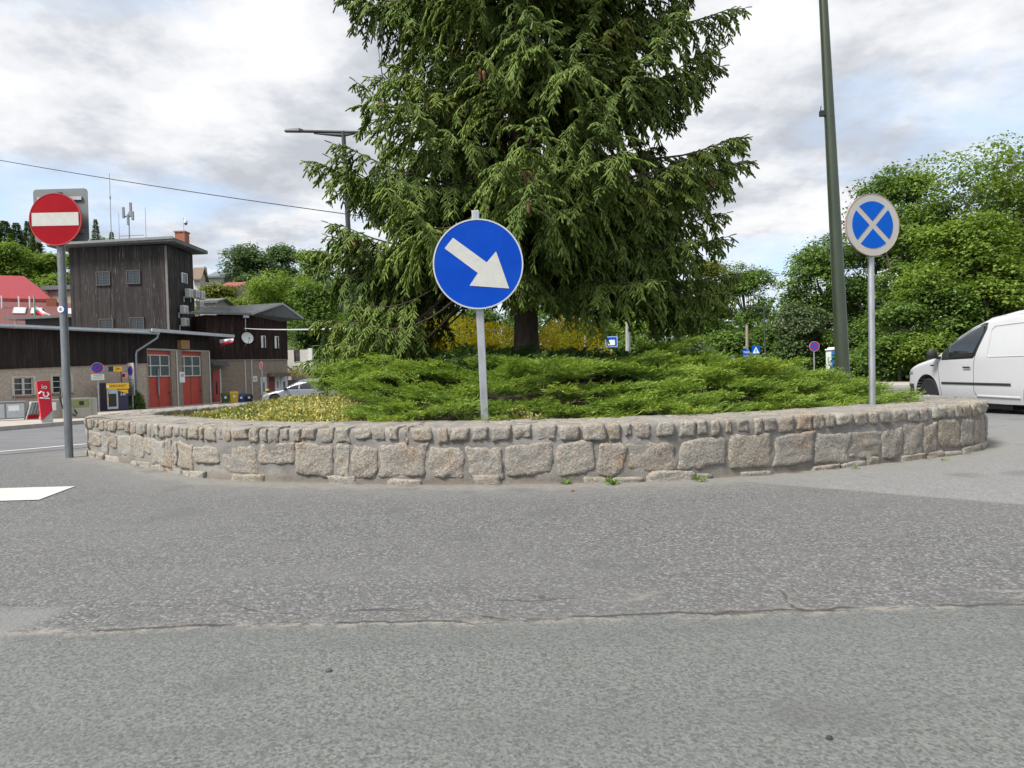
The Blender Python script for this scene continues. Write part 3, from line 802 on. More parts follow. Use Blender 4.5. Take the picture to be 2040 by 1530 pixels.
# the no entry sign at the left
Yn = 7.95
gx = at(138, 905, Yn); tn = at(121, 480, Yn); lean = math.atan2(tn.x - gx.x, tn.z - gx.z); bz = float(gz(gx.x, Yn))
sg = thing('no_entry_sign', 'red no entry sign with white bar and grey plate behind on a leaning post', 'traffic sign', (gx.x, Yn, bz)); sg.rotation_euler = (0, lean, R(0))
def nloc(u, v):
    p = at(u, v, Yn); return (p.x - gx.x)  - (p.z - bz) * math.tan(lean), (p.z - bz) / math.cos(lean)
MB().tube([(0, 0, -.1), (0, 0, nloc(112, 384)[1])], .043, 14).build('post', M_GALVD, sg, True)
Yn -= .07; cx, cz = nloc(111, 437); Yn += .07; r_ = 51.5 * Yn / F
xf = Matrix.Translation((cx, -.07, cz)) @ Matrix.Rotation(R(.4), 4, 'Y')
f = face_disc(sg, r_, M_SRED, plain('rim_red', (.36, .05, .05), .5), rim=.03, xf=xf)
MB().box(-.89 * r_, .89 * r_, -.0112, -.007, -.25 * r_, .25 * r_).build('bar', M_SWHITE, f, xf=xf)
Yn += .06; x0, z1 = nloc(66, 378); x1, z0 = nloc(178, 480); Yn -= .06
xf = Matrix.Translation((0, .06, 0))
pm = MB(); rr = .04; pts = []
for (qx, qz, a0) in ((x1 - rr, z1 - rr, 0), (x0 + rr, z1 - rr, 90), (x0 + rr, z0 + rr, 180), (x1 - rr, z0 + rr, 270)):
    for a in np.linspace(a0, a0 + 90, 5): pts.append((qx + rr * math.cos(R(a)), qz + rr * math.sin(R(a))))
pm.prism(pts, -.004, .004).build('back_plate', M_BACK, sg, xf=xf)
for zz in (z0 + .12, z1 - .12): MB().box(x0 + .06, x1 - .06, .035, .057, zz - .02, zz + .02).build('bracket', M_GALV, sg)
sx, sz = nloc(127, 617)
MB().tube([(0, 0, sz - .045), (0, 0, sz + .045)], .0445, 14, cap=False).build('sticker', [plain('sticker_blue', (.09, .18, .34), .5)], sg, True)
st = ring(.022, .038, -.052, -.0465, 24, (0, 0, sz)); st.build('sticker_ring', M_SWHITE2, sg)
put_text('23', .04, M_SWHITE2, sg, (0, -.0485, sz), name='sticker_number')

# the faded no stopping sign at the right
Yr = 6.55
br = at(1744, 815, Yr); tr = at(1740, 392, Yr); lean = math.atan2(tr.x - br.x, tr.z - br.z); bz = .33
sg = thing('no_stopping_sign', 'faded no stopping sign with white cross on blue beside the tall green lamp post', 'traffic sign', (br.x - .03, Yr, bz)); sg.rotation_euler = (0, lean, R(11))
dc = at(1741, 450, Yr); zc = dc.z - bz; r_ = 61 * Yr / F
MB().tube([(0, 0, -.15), (0, 0, zc + r_ * .6)], .030, 14).build('post', M_GALV, sg, True)
xf = Matrix.Translation((-.02, -.045, zc)) @ Matrix.Scale(.985, 4, (1, 0, 0))
f = face_disc(sg, r_, M_SFADE, M_RUST, rim=.02, xf=xf)
q = MB()
for k in range(4):
    q.prism([(x, z) for x, z in sector_poly(.755 * r_, R(45 + 90 * k + 2), R(135 + 90 * k + 2), .088 * r_)], -.0112, -.007)
q.build('blue_quadrants', M_SBLUE2, f, xf=xf)
MB().box(-.04, .04, -.035, .035, zc - .2, zc - .16).build('bracket', M_GALV, sg)

def lamp_post(label, base, top, r0, r1, arm=None, head=None, mat=None, name='street_lamp', group=None):
    o = thing(name, label, 'street lamp', base, 0, group); t = Vector(top) - Vector(base)
    k = 8; pts = [t * (i / k) for i in range(k + 1)]; pts[0] = pts[0] - Vector((0, 0, .1))
    MB().tube(pts, [r0 + (r1 - r0) * i / k for i in range(k + 1)], 18).build('post', mat, o, True)
    return o, t
M_LGREEN = plain('lamp_green', (.052, .066, .045), .35, .3, var=.15, scale=10, stretch=(1, 1, .2), spec=.6)
M_LGREY = plain('lamp_grey', (.045, .052, .05), .4, .3, var=.1)
# the tall green one
Yl = 8.4
b = at(1681, 770, Yl); bz = .42; t = at(1640, -2, Yl); dirn = (t - b).normalized()
base = b - dirn * ((b.z - bz) / dirn.z); top = base + dirn * 8.2
lamp, tv = lamp_post('tall dark green tapered lamp post rising from the junipers out of the picture', base, top, .087, .028, mat=M_LGREEN)
cl = at(1644, 226, Yl) - base
MB().box(cl.x - .07, cl.x - .0, cl.y - .03, cl.y + .02, cl.z - .035, cl.z + .03).tube([(cl.x - .06, cl.y, cl.z + .03), (cl.x - .05, cl.y, cl.z + .09)], .006, 5).build('clamp', M_BLACK, lamp)
m = MB(); m.tube([tv * .995, tv * .995 + Vector((-.5, 0, .05)), tv * .995 + Vector((-1.3, 0, .08))], .03, 10); m.build('arm', M_LGREEN, lamp, True)
m = MB(); m.box(tv.x - 1.9, tv.x - 1.2, tv.y - .13, tv.y + .13, tv.z + .03, tv.z + .1); m.build('lamp_head', M_LGREY, lamp, bevel=.02)
m = MB(); m.box(-.16, .16, -.16, .16, -.05, .02); m.build('base_plate', M_LGREEN, lamp, bevel=.01)
# the lamp behind the spruce at the left
def arm_lamp(label, uv_base, uv_top, Y, r0, r1, u_end, v_end, u_back, group, mat=M_LGREY):
    b = at(*uv_base, Y); z = float(gz(b.x, Y)); t = at(*uv_top, Y); d = (t - b).normalized()
    base = b - d * ((b.z - z) / d.z)
    o, tv = lamp_post(label, base, t, r0, r1, mat=mat, group=group)
    e = at(u_end, v_end, Y) - base; bk = at(u_back, uv_top[1] + (v_end - uv_top[1]) * (u_back - uv_top[0]) / (u_end - uv_top[0]), Y) - base
    hd = (e - tv).normalized(); hl = (e - tv).length
    MB().tube([bk - Vector((0, 0, .02)), tv - Vector((0, 0, .02)), tv + hd * hl * .75 - Vector((0, 0, .0))], r1 * .75, 10).build('arm', mat, o, True)
    MB().tube([tv - Vector((0, 0, .06)) + hd * hl * .5, tv - Vector((0, 0, .10)) + hd * hl * .02, tv - Vector((0, 0, .06)) + (bk - tv) * .6], [r1 * .3, r1 * .9, r1 * .3], 8).build('arm_brace', mat, o, True)
    s0, s1 = hl * .66, hl
    w = hl * .055
    h = MB(); q = []
    for (s_, ww, hh) in ((s0, w * .45, .05), (s0 + (s1 - s0) * .25, w * 1.0, .085), (s1 * .985, w * .95, .055), (s1, w * .7, .02)):
        q.append((s_, ww, hh))
    vv = []; 
    for s_, ww, hh in q:
        c = tv + hd * s_
        for (yy, zz) in ((-ww, 0), (ww, 0), (ww * .7, hh), (-ww * .7, hh)): vv.append((c.x, c.y + yy, c.z + zz - .02))
    ff = [(0, 1, 2, 3)] + [(4 * i + j, 4 * i + (j + 1) % 4, 4 * i + 4 + (j + 1) % 4, 4 * i + 4 + j) for i in range(3) for j in range(4)] + [(12, 13, 14, 15)]
    h.add(vv, ff).build('lamp_head', mat, o, bevel=.01)
    return o
arm_lamp('grey street lamp with long arm standing behind the spruce on its left side', (697, 520), (684, 262), 17.5, .085, .055, 567, 261, 722, None)
arm_lamp('slim street lamp with arm far away beside the pedestrian crossing sign', (1526, 745), (1522, 612), 48, .09, .05, 1484, 612, 1530, None, M_LGREEN)

def pole(name, label, cat, u, v0, v1, Y, r0, r1, mat, n=10):
    b = at(u, v0, Y); t = at(u, v1, Y); z = float(gz(b.x, Y))
    o = thing(name, label, cat, (b.x, Y, z))
    MB().tube([(0, 0, -.1), ((t.x - b.x) * .5, 0, (t.z - z) * .5), (t.x - b.x, 0, t.z - z)], [r0, (r0 + r1) / 2, r1], n).build('post', mat, o, True)
    return o, t.z - z
M_CONC = plain('concrete_post', (.30, .29, .27), .9, var=.15, scale=3, bump=.2)
o, h = pole('utility_pole', 'grey concrete utility pole seen under the right-hand spruce branches', 'pole', 1250, 690, 590, 40, .17, .12, M_CONC)
MB().box(-.05, .05, -.22, -.16, 1.2, h - .3).build('cable_duct', M_GALV, o)
o, h = pole('street_pole', 'thin grey pole behind the right yellow shrub', 'pole', 1164, 660, 560, 38, .06, .05, M_GALV)
o, h = pole('wooden_pole', 'short wooden pole standing above the blue taxi sign', 'pole', 1488, 712, 648, 46, .12, .10, plain('old_timber_pole', (.23, .20, .16), .9, var=.2, scale=6, stretch=(1, 1, .2)))
MB().box(-.25, -.05, -.12, .0, h - 1.6, h - 1.45).build('bracket', M_GALV, o)

def small_sign(label, u, vtop, vbot, half, Y, build, name='road_sign', cat='traffic sign', rz=0.0, postmat=None, group=None, r=.03):
    """a sign on a post: face centre between vtop and vbot"""
    c = at(u, (vtop + vbot) / 2, Y); z = float(gz(c.x, Y))
    o = thing(name, label, cat, (c.x, Y, z), rz, group)
    top = at(u, vtop, Y).z - z; bot = at(u, vbot, Y).z - z
    MB().tube([(0, .05, -.1), (0, .05, top - .02)], r, 8).build('post', postmat or M_GALV, o, True)
    build(o, half * Y / F, (top + bot) / 2, (top - bot) / 2)
    return o
def rect_face(o, hw, zc, hh, mat, name='sign_face', y=-.01, border=None):
    f = MB().box(-hw, hw, y, y + .02, zc - hh, zc + hh).build(name, mat, o, bevel=.006)
    if border: 
        m = MB(); b = hw * .06
        for (a0, a1, c0, c1) in ((-hw + b, hw - b, hh - 2 * b, hh - b), (-hw + b, hw - b, -hh + b, -hh + 2 * b), (-hw + b, -hw + 2 * b, -hh + 2 * b, hh - 2 * b), (hw - 2 * b, hw - b, -hh + 2 * b, hh - 2 * b)):
            m.box(a0, a1, y - .004, y - .0005, zc + c0, zc + c1)
        m.build('border', border, f)
    return f
def ped(o, hw, zc, hh):
    f = rect_face(o, hw, zc, hh, M_SBLUE2)
    t = hw * .82
    MB().prism([(-t, zc - hh * .74), (t, zc - hh * .74), (0, zc + hh * .80)], -.014, -.0105).build('white_triangle', M_SWHITE2, f)
    m = MB(); s = hw * .5
    m.lathe([(0, -.019), (s * .16, -.019), (s * .16, -.0145), (0, -.0145)], 10, 'y', 0, (.0, 0, zc + s * .42))
    for a, b2, w in (((0, .28), (-.03, -.35), .16), ((-.03, -.3), (.25, -1.1), .1), ((-.03, -.3), (-.28, -1.1), .1), ((0, .2), (.3, -.2), .07), ((0, .2), (-.28, -.25), .07)):
        dx, dz = b2[0] - a[0], b2[1] - a[1]; l = math.hypot(dx, dz); nx, nz_ = -dz / l * w * s, dx / l * w * s
        A = (a[0] * s, zc + a[1] * s); B = (b2[0] * s, zc + b2[1] * s)
        m.prism([(A[0] + nx, A[1] + nz_), (B[0] + nx, B[1] + nz_), (B[0] - nx, B[1] - nz_), (A[0] - nx, A[1] - nz_)], -.019, -.0145)
    m.build('walking_figure', M_BLACK, f)
small_sign('square blue pedestrian crossing sign with white triangle far at the right', 1506, 689, 706, 8.3, 50, ped)
def taxi(o, hw, zc, hh):
    f = rect_face(o, hw, zc + hh * .35, hh * .62, M_SBLUE2)
    put_text('TAXI', hw * .85, M_SWHITE2, f, (0, -.013, zc + hh * .35))
    g = rect_face(o, hw, zc - hh * .66, hh * .32, plain('taxi_plate', (.05, .07, .38), .4), 'lower_plate')
    put_text('POSTÓJ', hw * .42, M_SWHITE2, g, (0, -.013, zc - hh * .66))
small_sign('blue taxi sign with second plate under it, below the wooden pole', 1487, 697, 712, 6.8, 45, taxi)
def taxi2(o, hw, zc, hh):
    f = rect_face(o, hw, zc, hh, M_SBLUE2); put_text('TAXI', hw * .85, M_SWHITE2, f, (0, -.013, zc))
small_sign('smaller lower blue taxi sign just above the juniper tops', 1458, 711, 718, 5.5, 48, taxi2)
small_sign('dull grey-blue plate low between the taxi sign and pedestrian sign', 1481, 718, 727, 7, 42, lambda o, hw, zc, hh: rect_face(o, hw, zc, hh, plain('grey_blue', (.12, .18, .26), .5)))
def info(o, hw, zc, hh):
    f = rect_face(o, hw, zc, hh, M_SBLUE2, border=M_SWHITE2)
    MB().box(-hw * .55, hw * .55, -.0145, -.0105, zc - hh * .6, zc + hh * .35).build('white_panel', M_SWHITE2, f)
small_sign('blue and white information sign half hidden beside the right yellow shrub', 1218, 670, 692, 12.5, 26, info)
def nostop(o, hw, zc, hh, quarter=True):
    xf = Matrix.Translation((0, -.02, zc))
    f = face_disc(o, hw, M_SRED, rim=.04, xf=xf)
    q = MB()
    for k in range(4): q.prism(sector_poly(.80 * hw, R(45 + 90 * k), R(135 + 90 * k), .10 * hw), -.0125, -.0085)
    q.build('blue_quadrants', M_SBLUE2, f, xf=xf)
small_sign('red and blue no stopping sign far away, left of the portable toilet', 1622, 681, 699, 10, 38, nostop)
def nostop_plate(o, hw, zc, hh):
    nostop(o, hw, zc, hh)
    g = MB().box(-hw * 1.02, hw * 1.02, -.012, .004, zc - 2.2 * hw, zc - 1.12 * hw).build('supplementary_plate', plain('plate_pale', (.50, .54, .52), .5), o, bevel=.004)
    m = MB()
    for k in range(3): m.box(-hw * .7, hw * .7, -.0155, -.0125, zc - (1.37 + .28 * k) * hw, zc - (1.31 + .28 * k) * hw)
    m.build('lines', M_BACK, g)
small_sign('no stopping sign with white plate below it in front of the pebble-dashed garage wall', 194, 722, 744, 11, 33.5, nostop_plate, r=.025, rz=R(30))

# portable toilet at the far kerb
Yt = 46
a = at(1643, 750, Yt); z = float(gz(a.x, Yt)); top = at(1655, 692, Yt).z - z
o = thing('portable_toilet', 'white and blue portable toilet cabin half hidden by the green lamp post', 'portable toilet', (at(1660, 750, Yt - .55).x + .55, Yt, z), R(-5))
M_TW = plain('toilet_white', (.66, .68, .68), .5); M_TB = plain('toilet_blue', (.03, .17, .50), .45)
MB().box(-.55, .55, -.55, .55, .12, top - .22).build('cabin', M_TB, o, bevel=.03)
d_ = MB().box(-.57, -.551, -.46, .46, .2, top - .3).build('door', M_TW, o, bevel=.004)
MB().box(-.60, -.571, -.36, -.3, 1.0, 1.2).build('handle', M_BLACK, d_)
MB().box(-.578, -.571, -.15, .15, top - 1.05, top - .65).build('notice', plain('notice_green', (.25, .36, .28), .6), d_)
MB().box(-.42, .42, -.572, -.551, .2, top - .3).build('side_panel', M_TB, o, bevel=.01)
MB().box(-.60, .60, -.60, .60, top - .22, top - .1).box(-.48, .48, -.48, .48, top - .1, top).build('roof', plain('toilet_roof', (.74, .75, .70), .5), o, bevel=.06)
MB().box(-.6, .6, -.6, .6, 0, .12).build('skid', M_BACK, o)

# overhead wires
def wire(label, pts, r, mat, name='overhead_wire'):
    o = MB().tube(pts, r, 5).build(name, mat, None, True); return tag(o, label, 'wire')
def sag(a, b, d, n=14):
    a, b = Vector(a), Vector(b)
    return [a.lerp(b, i / n) - Vector((0, 0, d * 4 * (i / n) * (1 - i / n))) for i in range(n + 1)]
wire('long dark overhead wire crossing the sky at the left', sag(at(-260, 270, 22), at(760, 436, 16), .12, 24), .011, M_BLACK)
wire('pale cable running from the dark timber house to the spruce', sag(at(486, 654, 48), at(700, 655, 14), .05, 10), .02, plain('cable_grey', (.5, .5, .5), .6))
def light_string(label, pts, seed):
    rr = random.Random(seed); m = MB(); m.tube(pts, .004, 4)
    for a_, b_ in zip(pts[:-1], pts[1:]):
        a_, b_ = Vector(a_), Vector(b_); n_ = max(1, int((b_ - a_).length / .12))
        for i in range(n_):
            p = a_.lerp(b_, i / n_); m.tube([p, p + Vector((rr.uniform(-.03, .03), rr.uniform(-.02, .02), rr.uniform(-.02, .02)))], [.004, .006], 4)
    o = m.build('light_string', M_BLACK, None); return tag(o, label, 'fairy lights', 'unlit light strings hung in the spruce')
light_string('thin unlit light string dangling at the upper left edge of the spruce', [at(750, 40, 8.6), at(753, 90, 8.6), at(757, 120, 8.6), at(761, 150, 8.6)], 1)
light_string('short second light string twisted beside the one at the upper left', [at(762, 55, 8.7), at(761, 100, 8.7), at(759, 130, 8.7), at(763, 155, 8.7)], 2)
light_string('light string hanging straight down above the left lamp arm', [at(758, 150, 8.5), at(757, 200, 8.5), at(754, 262, 8.5), at(752, 275, 8.5)], 3)
light_string('light string sagging across the dark gap right of the trunk', sag(at(1150, 255, 8.1), at(1325, 338, 8.1), .10, 10), 4)
# ------------------------------------------------------------------ buildings at the left
def boards(name, lo, hi, pale, pitch=7.0):
    """weathered vertical boarding"""
    m, nt, out = nodes_of(name)
    tc_ = N(nt, 'ShaderNodeTexCoord'); v = tc_.outputs['Object']
    s = N(nt, 'ShaderNodeSeparateXYZ'); L(nt, v, s.inputs[0])
    al = math_(nt, 'ADD', s.outputs[0], math_(nt, 'MULTIPLY', s.outputs[1], .93))
    bi = math_(nt, 'MULTIPLY', al, pitch); fl = math_(nt, 'FLOOR', bi); fr = math_(nt, 'FRACT', bi)
    wn = N(nt, 'ShaderNodeTexWhiteNoise', noise_dimensions='1D'); L(nt, fl, wn.inputs['W'])
    mp_ = N(nt, 'ShaderNodeMapping'); mp_.inputs['Scale'].default_value = (9, 9, .55); L(nt, v, mp_.inputs[0])
    g = noise(nt, mp_.outputs[0], 1.6, 9, .7)
    c = ramp(nt, math_(nt, 'ADD', math_(nt, 'MULTIPLY', g, .75), math_(nt, 'MULTIPLY', wn.outputs['Value'], .25)), [(.3, lo), (.62, hi)])
    c = mixc(nt, ramp(nt, math_(nt, 'ADD', g, math_(nt, 'MULTIPLY', noise(nt, v, .8, 4), .35)), [(.74, 0.0), (.86, .85)]), c, pale)
    gap = ramp(nt, fr, [(0.0, 1.0), (.07, 0.0)])
    c = mixc(nt, gap, c, (.008, .007, .007))
    p = N(nt, 'ShaderNodeBsdfPrincipled'); p.inputs['Roughness'].default_value = .85; p.inputs['Specular IOR Level'].default_value = .2
    L(nt, c, p.inputs['Base Color'])
    b = N(nt, 'ShaderNodeBump'); b.inputs['Strength'].default_value = .6; b.inputs['Distance'].default_value = .02
    L(nt, math_(nt, 'SUBTRACT', g, gap), b.inputs['Height']); L(nt, b.outputs[0], p.inputs['Normal'])
    L(nt, p.outputs[0], out.inputs[0]); return m
M_TIMB = boards('tower_boards', (.022, .019, .019), (.052, .046, .045), (.19, .175, .168))
M_TIMB2 = boards('garage_boards', (.016, .0125, .0125), (.036, .029, .028), (.075, .06, .058))
M_TIMB3 = boards('house_boards', (.016, .010, .009), (.036, .022, .019), (.09, .062, .05))
M_DASH = plain('pebble_dash', (.40, .345, .285), .95, var=.22, scale=9, bump=.9, bscale=14, dirt=(.27, .23, .19))
M_DASH2 = plain('brown_render', (.27, .22, .175), .95, var=.18, scale=6, bump=.5, bscale=18, dirt=(.21, .175, .14))
M_FELT = plain('roofing_felt', (.12, .125, .128), .9, var=.2, scale=3)
M_TRIM = plain('zinc_flashing', (.46, .49, .53), .45, .3, var=.1, scale=4)
M_ZINC = plain('zinc_pipe', (.30, .33, .36), .45, .5, var=.12)
M_DARKG = glass('dark_glass'); M_GREYG = glass('grey_glass', (.10, .12, .13), .12, .5)
M_FRAME = plain('old_white_frame', (.50, .49, .45), .7, var=.15, scale=9)
M_DFRAME = plain('dark_frame', (.05, .05, .05), .7)
M_REDD = plain('fire_door_red', (.43, .062, .045), .5, var=.1, scale=2)
M_WTRIM = plain('white_trim', (.62, .63, .62), .5)
M_BRICK = plain('brick_red', (.30, .115, .065), .9, var=.3, scale=14, bump=.3)
M_ROOFR = plain('roof_red', (.25, .018, .022), .45, var=.15, scale=5)
M_ROOFM = plain('roof_maroon', (.14, .045, .045), .8, var=.2, scale=6, bump=.3, bscale=20)
M_CREAM = plain('cream_wall', (.50, .45, .37), .9, var=.1, scale=2)
M_CONCW = plain('grey_wall', (.33, .32, .30), .9, var=.12, scale=3)

def bthing(name, label, cat, pl, z0=0.0, group=None):
    o = thing(name, label, cat, (pl.o.x, pl.o.y, 0), pl.rot, group); return o

# --- garage wing: pebble-dash below, dark boards above, then the wall with the two red doors
A = Plane(-160, 28.8, 290, 38.4); B = Plane(290, 38.4, 418, 44.0)
GZ = float(gz(-21, 36)) - .15
gar = bthing('fire_station_garage', 'low pebble-dashed garage with dark timber upper wall and two red folding doors', 'building', A)
Ai = Matrix.Rotation(-A.rot, 4, 'Z') @ Matrix.Translation(-A.o)       # world -> local of the garage
def wl(p): return Ai @ Vector((p[0], p[1], p[2]))
def on(pl, s, y, z): return wl(pl.world(s, y, z))
zc0 = A.sz(0, 733)[1]; zc1 = A.sz(262, 722)[1]; s262 = A.sz(262, 722)[0]; s0_ = A.sz(0, 733)[0]
slope = (zc1 - zc0) / (s262 - s0_)
zl = zc0 - slope * s0_; zr = zc0 + slope * (A.len - s0_)
ze0 = A.sz(30, 655)[1]; ze1 = A.sz(296, 664)[1]; zE = (ze0 + ze1) / 2
# windows are openings in the lower wall
w1 = A.rect(28, 752, 67, 788); w2 = A.rect(105, 748, 142, 783)
lw = MB(); xs_ = [0, w1[0], w1[1], w2[0], w2[1], A.len]
for i in range(5):
    a_, b_ = xs_[i], xs_[i + 1]
    top_a, top_b = zl + slope * a_, zl + slope * b_
    if i in (1, 3):
        w = w1 if i == 1 else w2
        lw.prism([(a_, GZ - .3), (b_, GZ - .3), (b_, w[2]), (a_, w[2])], 0, .35)
        lw.prism([(a_, w[3]), (b_, w[3]), (b_, top_b), (a_, top_a)], 0, .35)
    else:
        lw.prism([(a_, GZ - .3), (b_, GZ - .3), (b_, top_b), (a_, top_a)], 0, .35)
lw.build('lower_wall', M_DASH, gar)
MB().prism([(-.05, zl), (A.len + .03, zr), (A.len + .03, zE - .02), (-.05, zE - .02)], -.06, .3).build('timber_cladding', M_TIMB2, gar)
MB().prism([(-.05, zl - .07), (A.len + .03, zr - .07), (A.len + .03, zl + slope * A.len - .0), (-.05, zl)], -.08, -.062).build('drip_board', M_TIMB3, gar)
for w in (w1, w2):
    f = MB(); x0, x1, z0, z1 = w; t = .05
    f.box(x0, x0 + t, .05, .13, z0, z1).box(x1 - t, x1, .05, .13, z0, z1).box(x0 + t, x1 - t, .05, .13, z1 - t, z1).box(x0 + t, x1 - t, .05, .13, z0, z0 + t)
    xm = (x0 + x1) / 2; f.box(xm - .05, xm + .05, .05, .13, z0 + t, z1 - t)
    for k in (1, 2):
        zz = z0 + (z1 - z0) * k / 3; f.box(x0 + t, xm - .05, .07, .12, zz - .018, zz + .018).box(xm + .05, x1 - t, .07, .12, zz - .018, zz + .018)
    fo = f.build('window', M_FRAME, gar)
    MB().box(x0 + .02, x1 - .02, .14, .15, z0 + .02, z1 - .02).build('pane', M_DARKG, fo)
    MB().box(x0 - .06, x1 + .06, -.08, .1, z0 - .09, z0 - .002).build('sill', plain('brick_sill', (.24, .13, .09), .9, var=.3), fo)
    s_ = MB(); s_.box(x0 - .09, x0, -.012, .04, z0, z1 + .06).box(x0, x1, -.012, .04, z1, z1 + .06).box(x1, x1 + .09, -.012, .04, z0, z1 + .06); s_.build('surround', plain('render_surround', (.50, .47, .42), .9), fo)
# roof of the long part: shallow, with a zinc edge
pL = lambda s, y, z: (s, y, z)
rf = MB()
rf.hexa([(-.6, -.55, zE), (A.len + .5, -.55, zE), (A.len + 3.2, 7, zE + .55), (-.6, 7, zE + .55), (-.6, -.55, zE + .10), (A.len + .5, -.55, zE + .10), (A.len + 3.2, 7, zE + .65), (-.6, 7, zE + .65)])
roof = rf.build('roof', M_FELT, gar)
MB().hexa([(-.6, -.60, zE - .05), (A.len + .5, -.60, zE - .05), (A.len + .5, -.552, zE - .05), (-.6, -.552, zE - .05), (-.6, -.60, zE + .14), (A.len + .5, -.60, zE + .14), (A.len + .5, -.552, zE + .14), (-.6, -.552, zE + .14)]).build('fascia', M_TRIM, roof)
MB().tube([(-.6, -.67, zE + .02), (A.len + .35, -.67, zE - .01)], .07, 8).build('gutter', M_ZINC, roof, True)
q = A.sz(268, 722)[0]
MB().tube([(A.len + .32, -.67, zE - .02), (A.len + .30, -.64, zE - .25), (q + .05, -.15, zE - 1.02), (q, -.14, zE - 1.25), (q, -.14, GZ)], .06, 8).build('drainpipe', M_ZINC, gar, True)
# door wall
def rectB(u0, v0, u1, v1): return B.rect(u0, v0, u1, v1)
dA = B.rect(296, 698, 342, 812); dB = B.rect(364, 701, 403, 808)
zt = max(dA[3], dB[3]); zb = GZ - .1
def boxB(m, s0, s1, y0, y1, z0, z1, mi=0):
    p = [on(B, s, y, z) for z in (z0, z1) for (s, y) in ((s0, y0), (s1, y0), (s1, y1), (s0, y1))]
    return m.hexa(p, mi)
wb = MB()
boxB(wb, .0, dA[0], 0, .5, zb, zt); boxB(wb, dA[1], dB[0], 0, .5, zb, zt); boxB(wb, dB[1], B.len, 0, .5, zb, zt)
wb.build('door_wall', M_DASH2, gar)
lin = MB(); boxB(lin, 0, B.len, .0, .5, zt, zt + .10); lin.build('lintel', M_CONCW, gar)
zEB = B.sz(380, 668)[1]
cl_ = MB(); boxB(cl_, .0, B.len, .05, .5, zt + .10, zEB); cl_.build('timber_band', M_TIMB2, gar)
for d_ in (dA, dB):
    s0, s1, z0, z1 = d_; z0 = zb; hgt = z1 - z0
    m = MB(); boxB(m, s0, s1, .165, .20, z0, z1)
    dr = m.build('fire_door', M_REDD, gar)
    zz0, zz1 = z0 + hgt * .58, z0 + hgt * .93
    m = MB(); t = .05
    for zz in (zz0, (zz0 + zz1) / 2 - t / 2, zz1 - t): boxB(m, s0, s1, .10, .16, zz, zz + t)
    for ss in (s0, s0 + (s1 - s0) * .16, s0 + (s1 - s0) * .57, s1 - t):
        boxB(m, ss, ss + t, .102, .158, zz0 + t, (zz0 + zz1) / 2 - t / 2); boxB(m, ss, ss + t, .102, .158, (zz0 + zz1) / 2 + t / 2, zz1 - t)
    m.build('window_frame', M_WTRIM, dr)
    m = MB(); boxB(m, s0 + .02, s1 - .02, .142, .160, zz0, zz1); m.build('pane', M_GREYG, dr)
    m = MB(); sm = s0 + (s1 - s0) * .5; boxB(m, sm - .012, sm + .012, .150, .164, z0, zz0 - .001); m.build('seam', M_DFRAME, dr)
    m = MB(); boxB(m, s1 - .12, s1 - .07, .08, .118, z0 + 1.1, z0 + 1.2); m.build('handle', M_BLACK, dr)
m = MB(); s0, s1 = dA[0], dA[1]; sm = s0 + (s1 - s0) * .46
boxB(m, sm - .05, sm + .05, .05, .10, zb + 1.0, zb + 2.6); m.build('door_bar', M_ZINC, gar)
for u in (352, 417):
    s_ = B.sz(u, 740)[0]; MB().tube([on(B, s_, -.04, zb), on(B, s_, -.04, zt)], .035, 6).build('white_pipe', M_WTRIM, gar, True)
bb = B.rect(357, 741, 367, 762); m = MB(); boxB(m, bb[0], bb[1], -.05, -.005, bb[2], bb[3]); nb = m.build('notice_board', M_SWHITE2, gar)
m = MB(); boxB(m, bb[0] + .08, bb[1] - .08, -.056, -.051, bb[2] + .35, bb[3] - .1); m.build('printed_sheet', plain('print_grey', (.40, .42, .46), .6), nb)
# its roof with the deep eave
q0, q1 = on(B, -.3, -.7, zEB), on(B, B.len + 1.6, -.7, zEB); q2, q3 = on(B, B.len + 1.6, 4.5, zEB + .3), on(B, -.3, 4.5, zEB + .3)
up = Vector((0, 0, .13)); r2 = MB().hexa([q0, q1, q2, q3, q0 + up, q1 + up, q2 + up, q3 + up]).build('porch_roof', M_FELT, gar)
m = MB(); boxB(m, -.32, B.len + 1.62, -.76, -.702, zEB - .02, zEB + .17); m.build('fascia', M_TRIM, r2)
sh = B.rect(354, 678, 371, 695); m = MB(); boxB(m, sh[0], sh[1], -.25, .04, sh[2], sh[3]); em = m.build('emblem_box', plain('ochre_box', (.30, .20, .09), .7), gar)
m = MB(); boxB(m, sh[0] + .06, sh[1] - .06, -.256, -.251, sh[2] + .1, sh[3] - .1); m.build('emblem_panel', plain('emblem_red', (.34, .16, .07), .6, var=.5, scale=30), em)

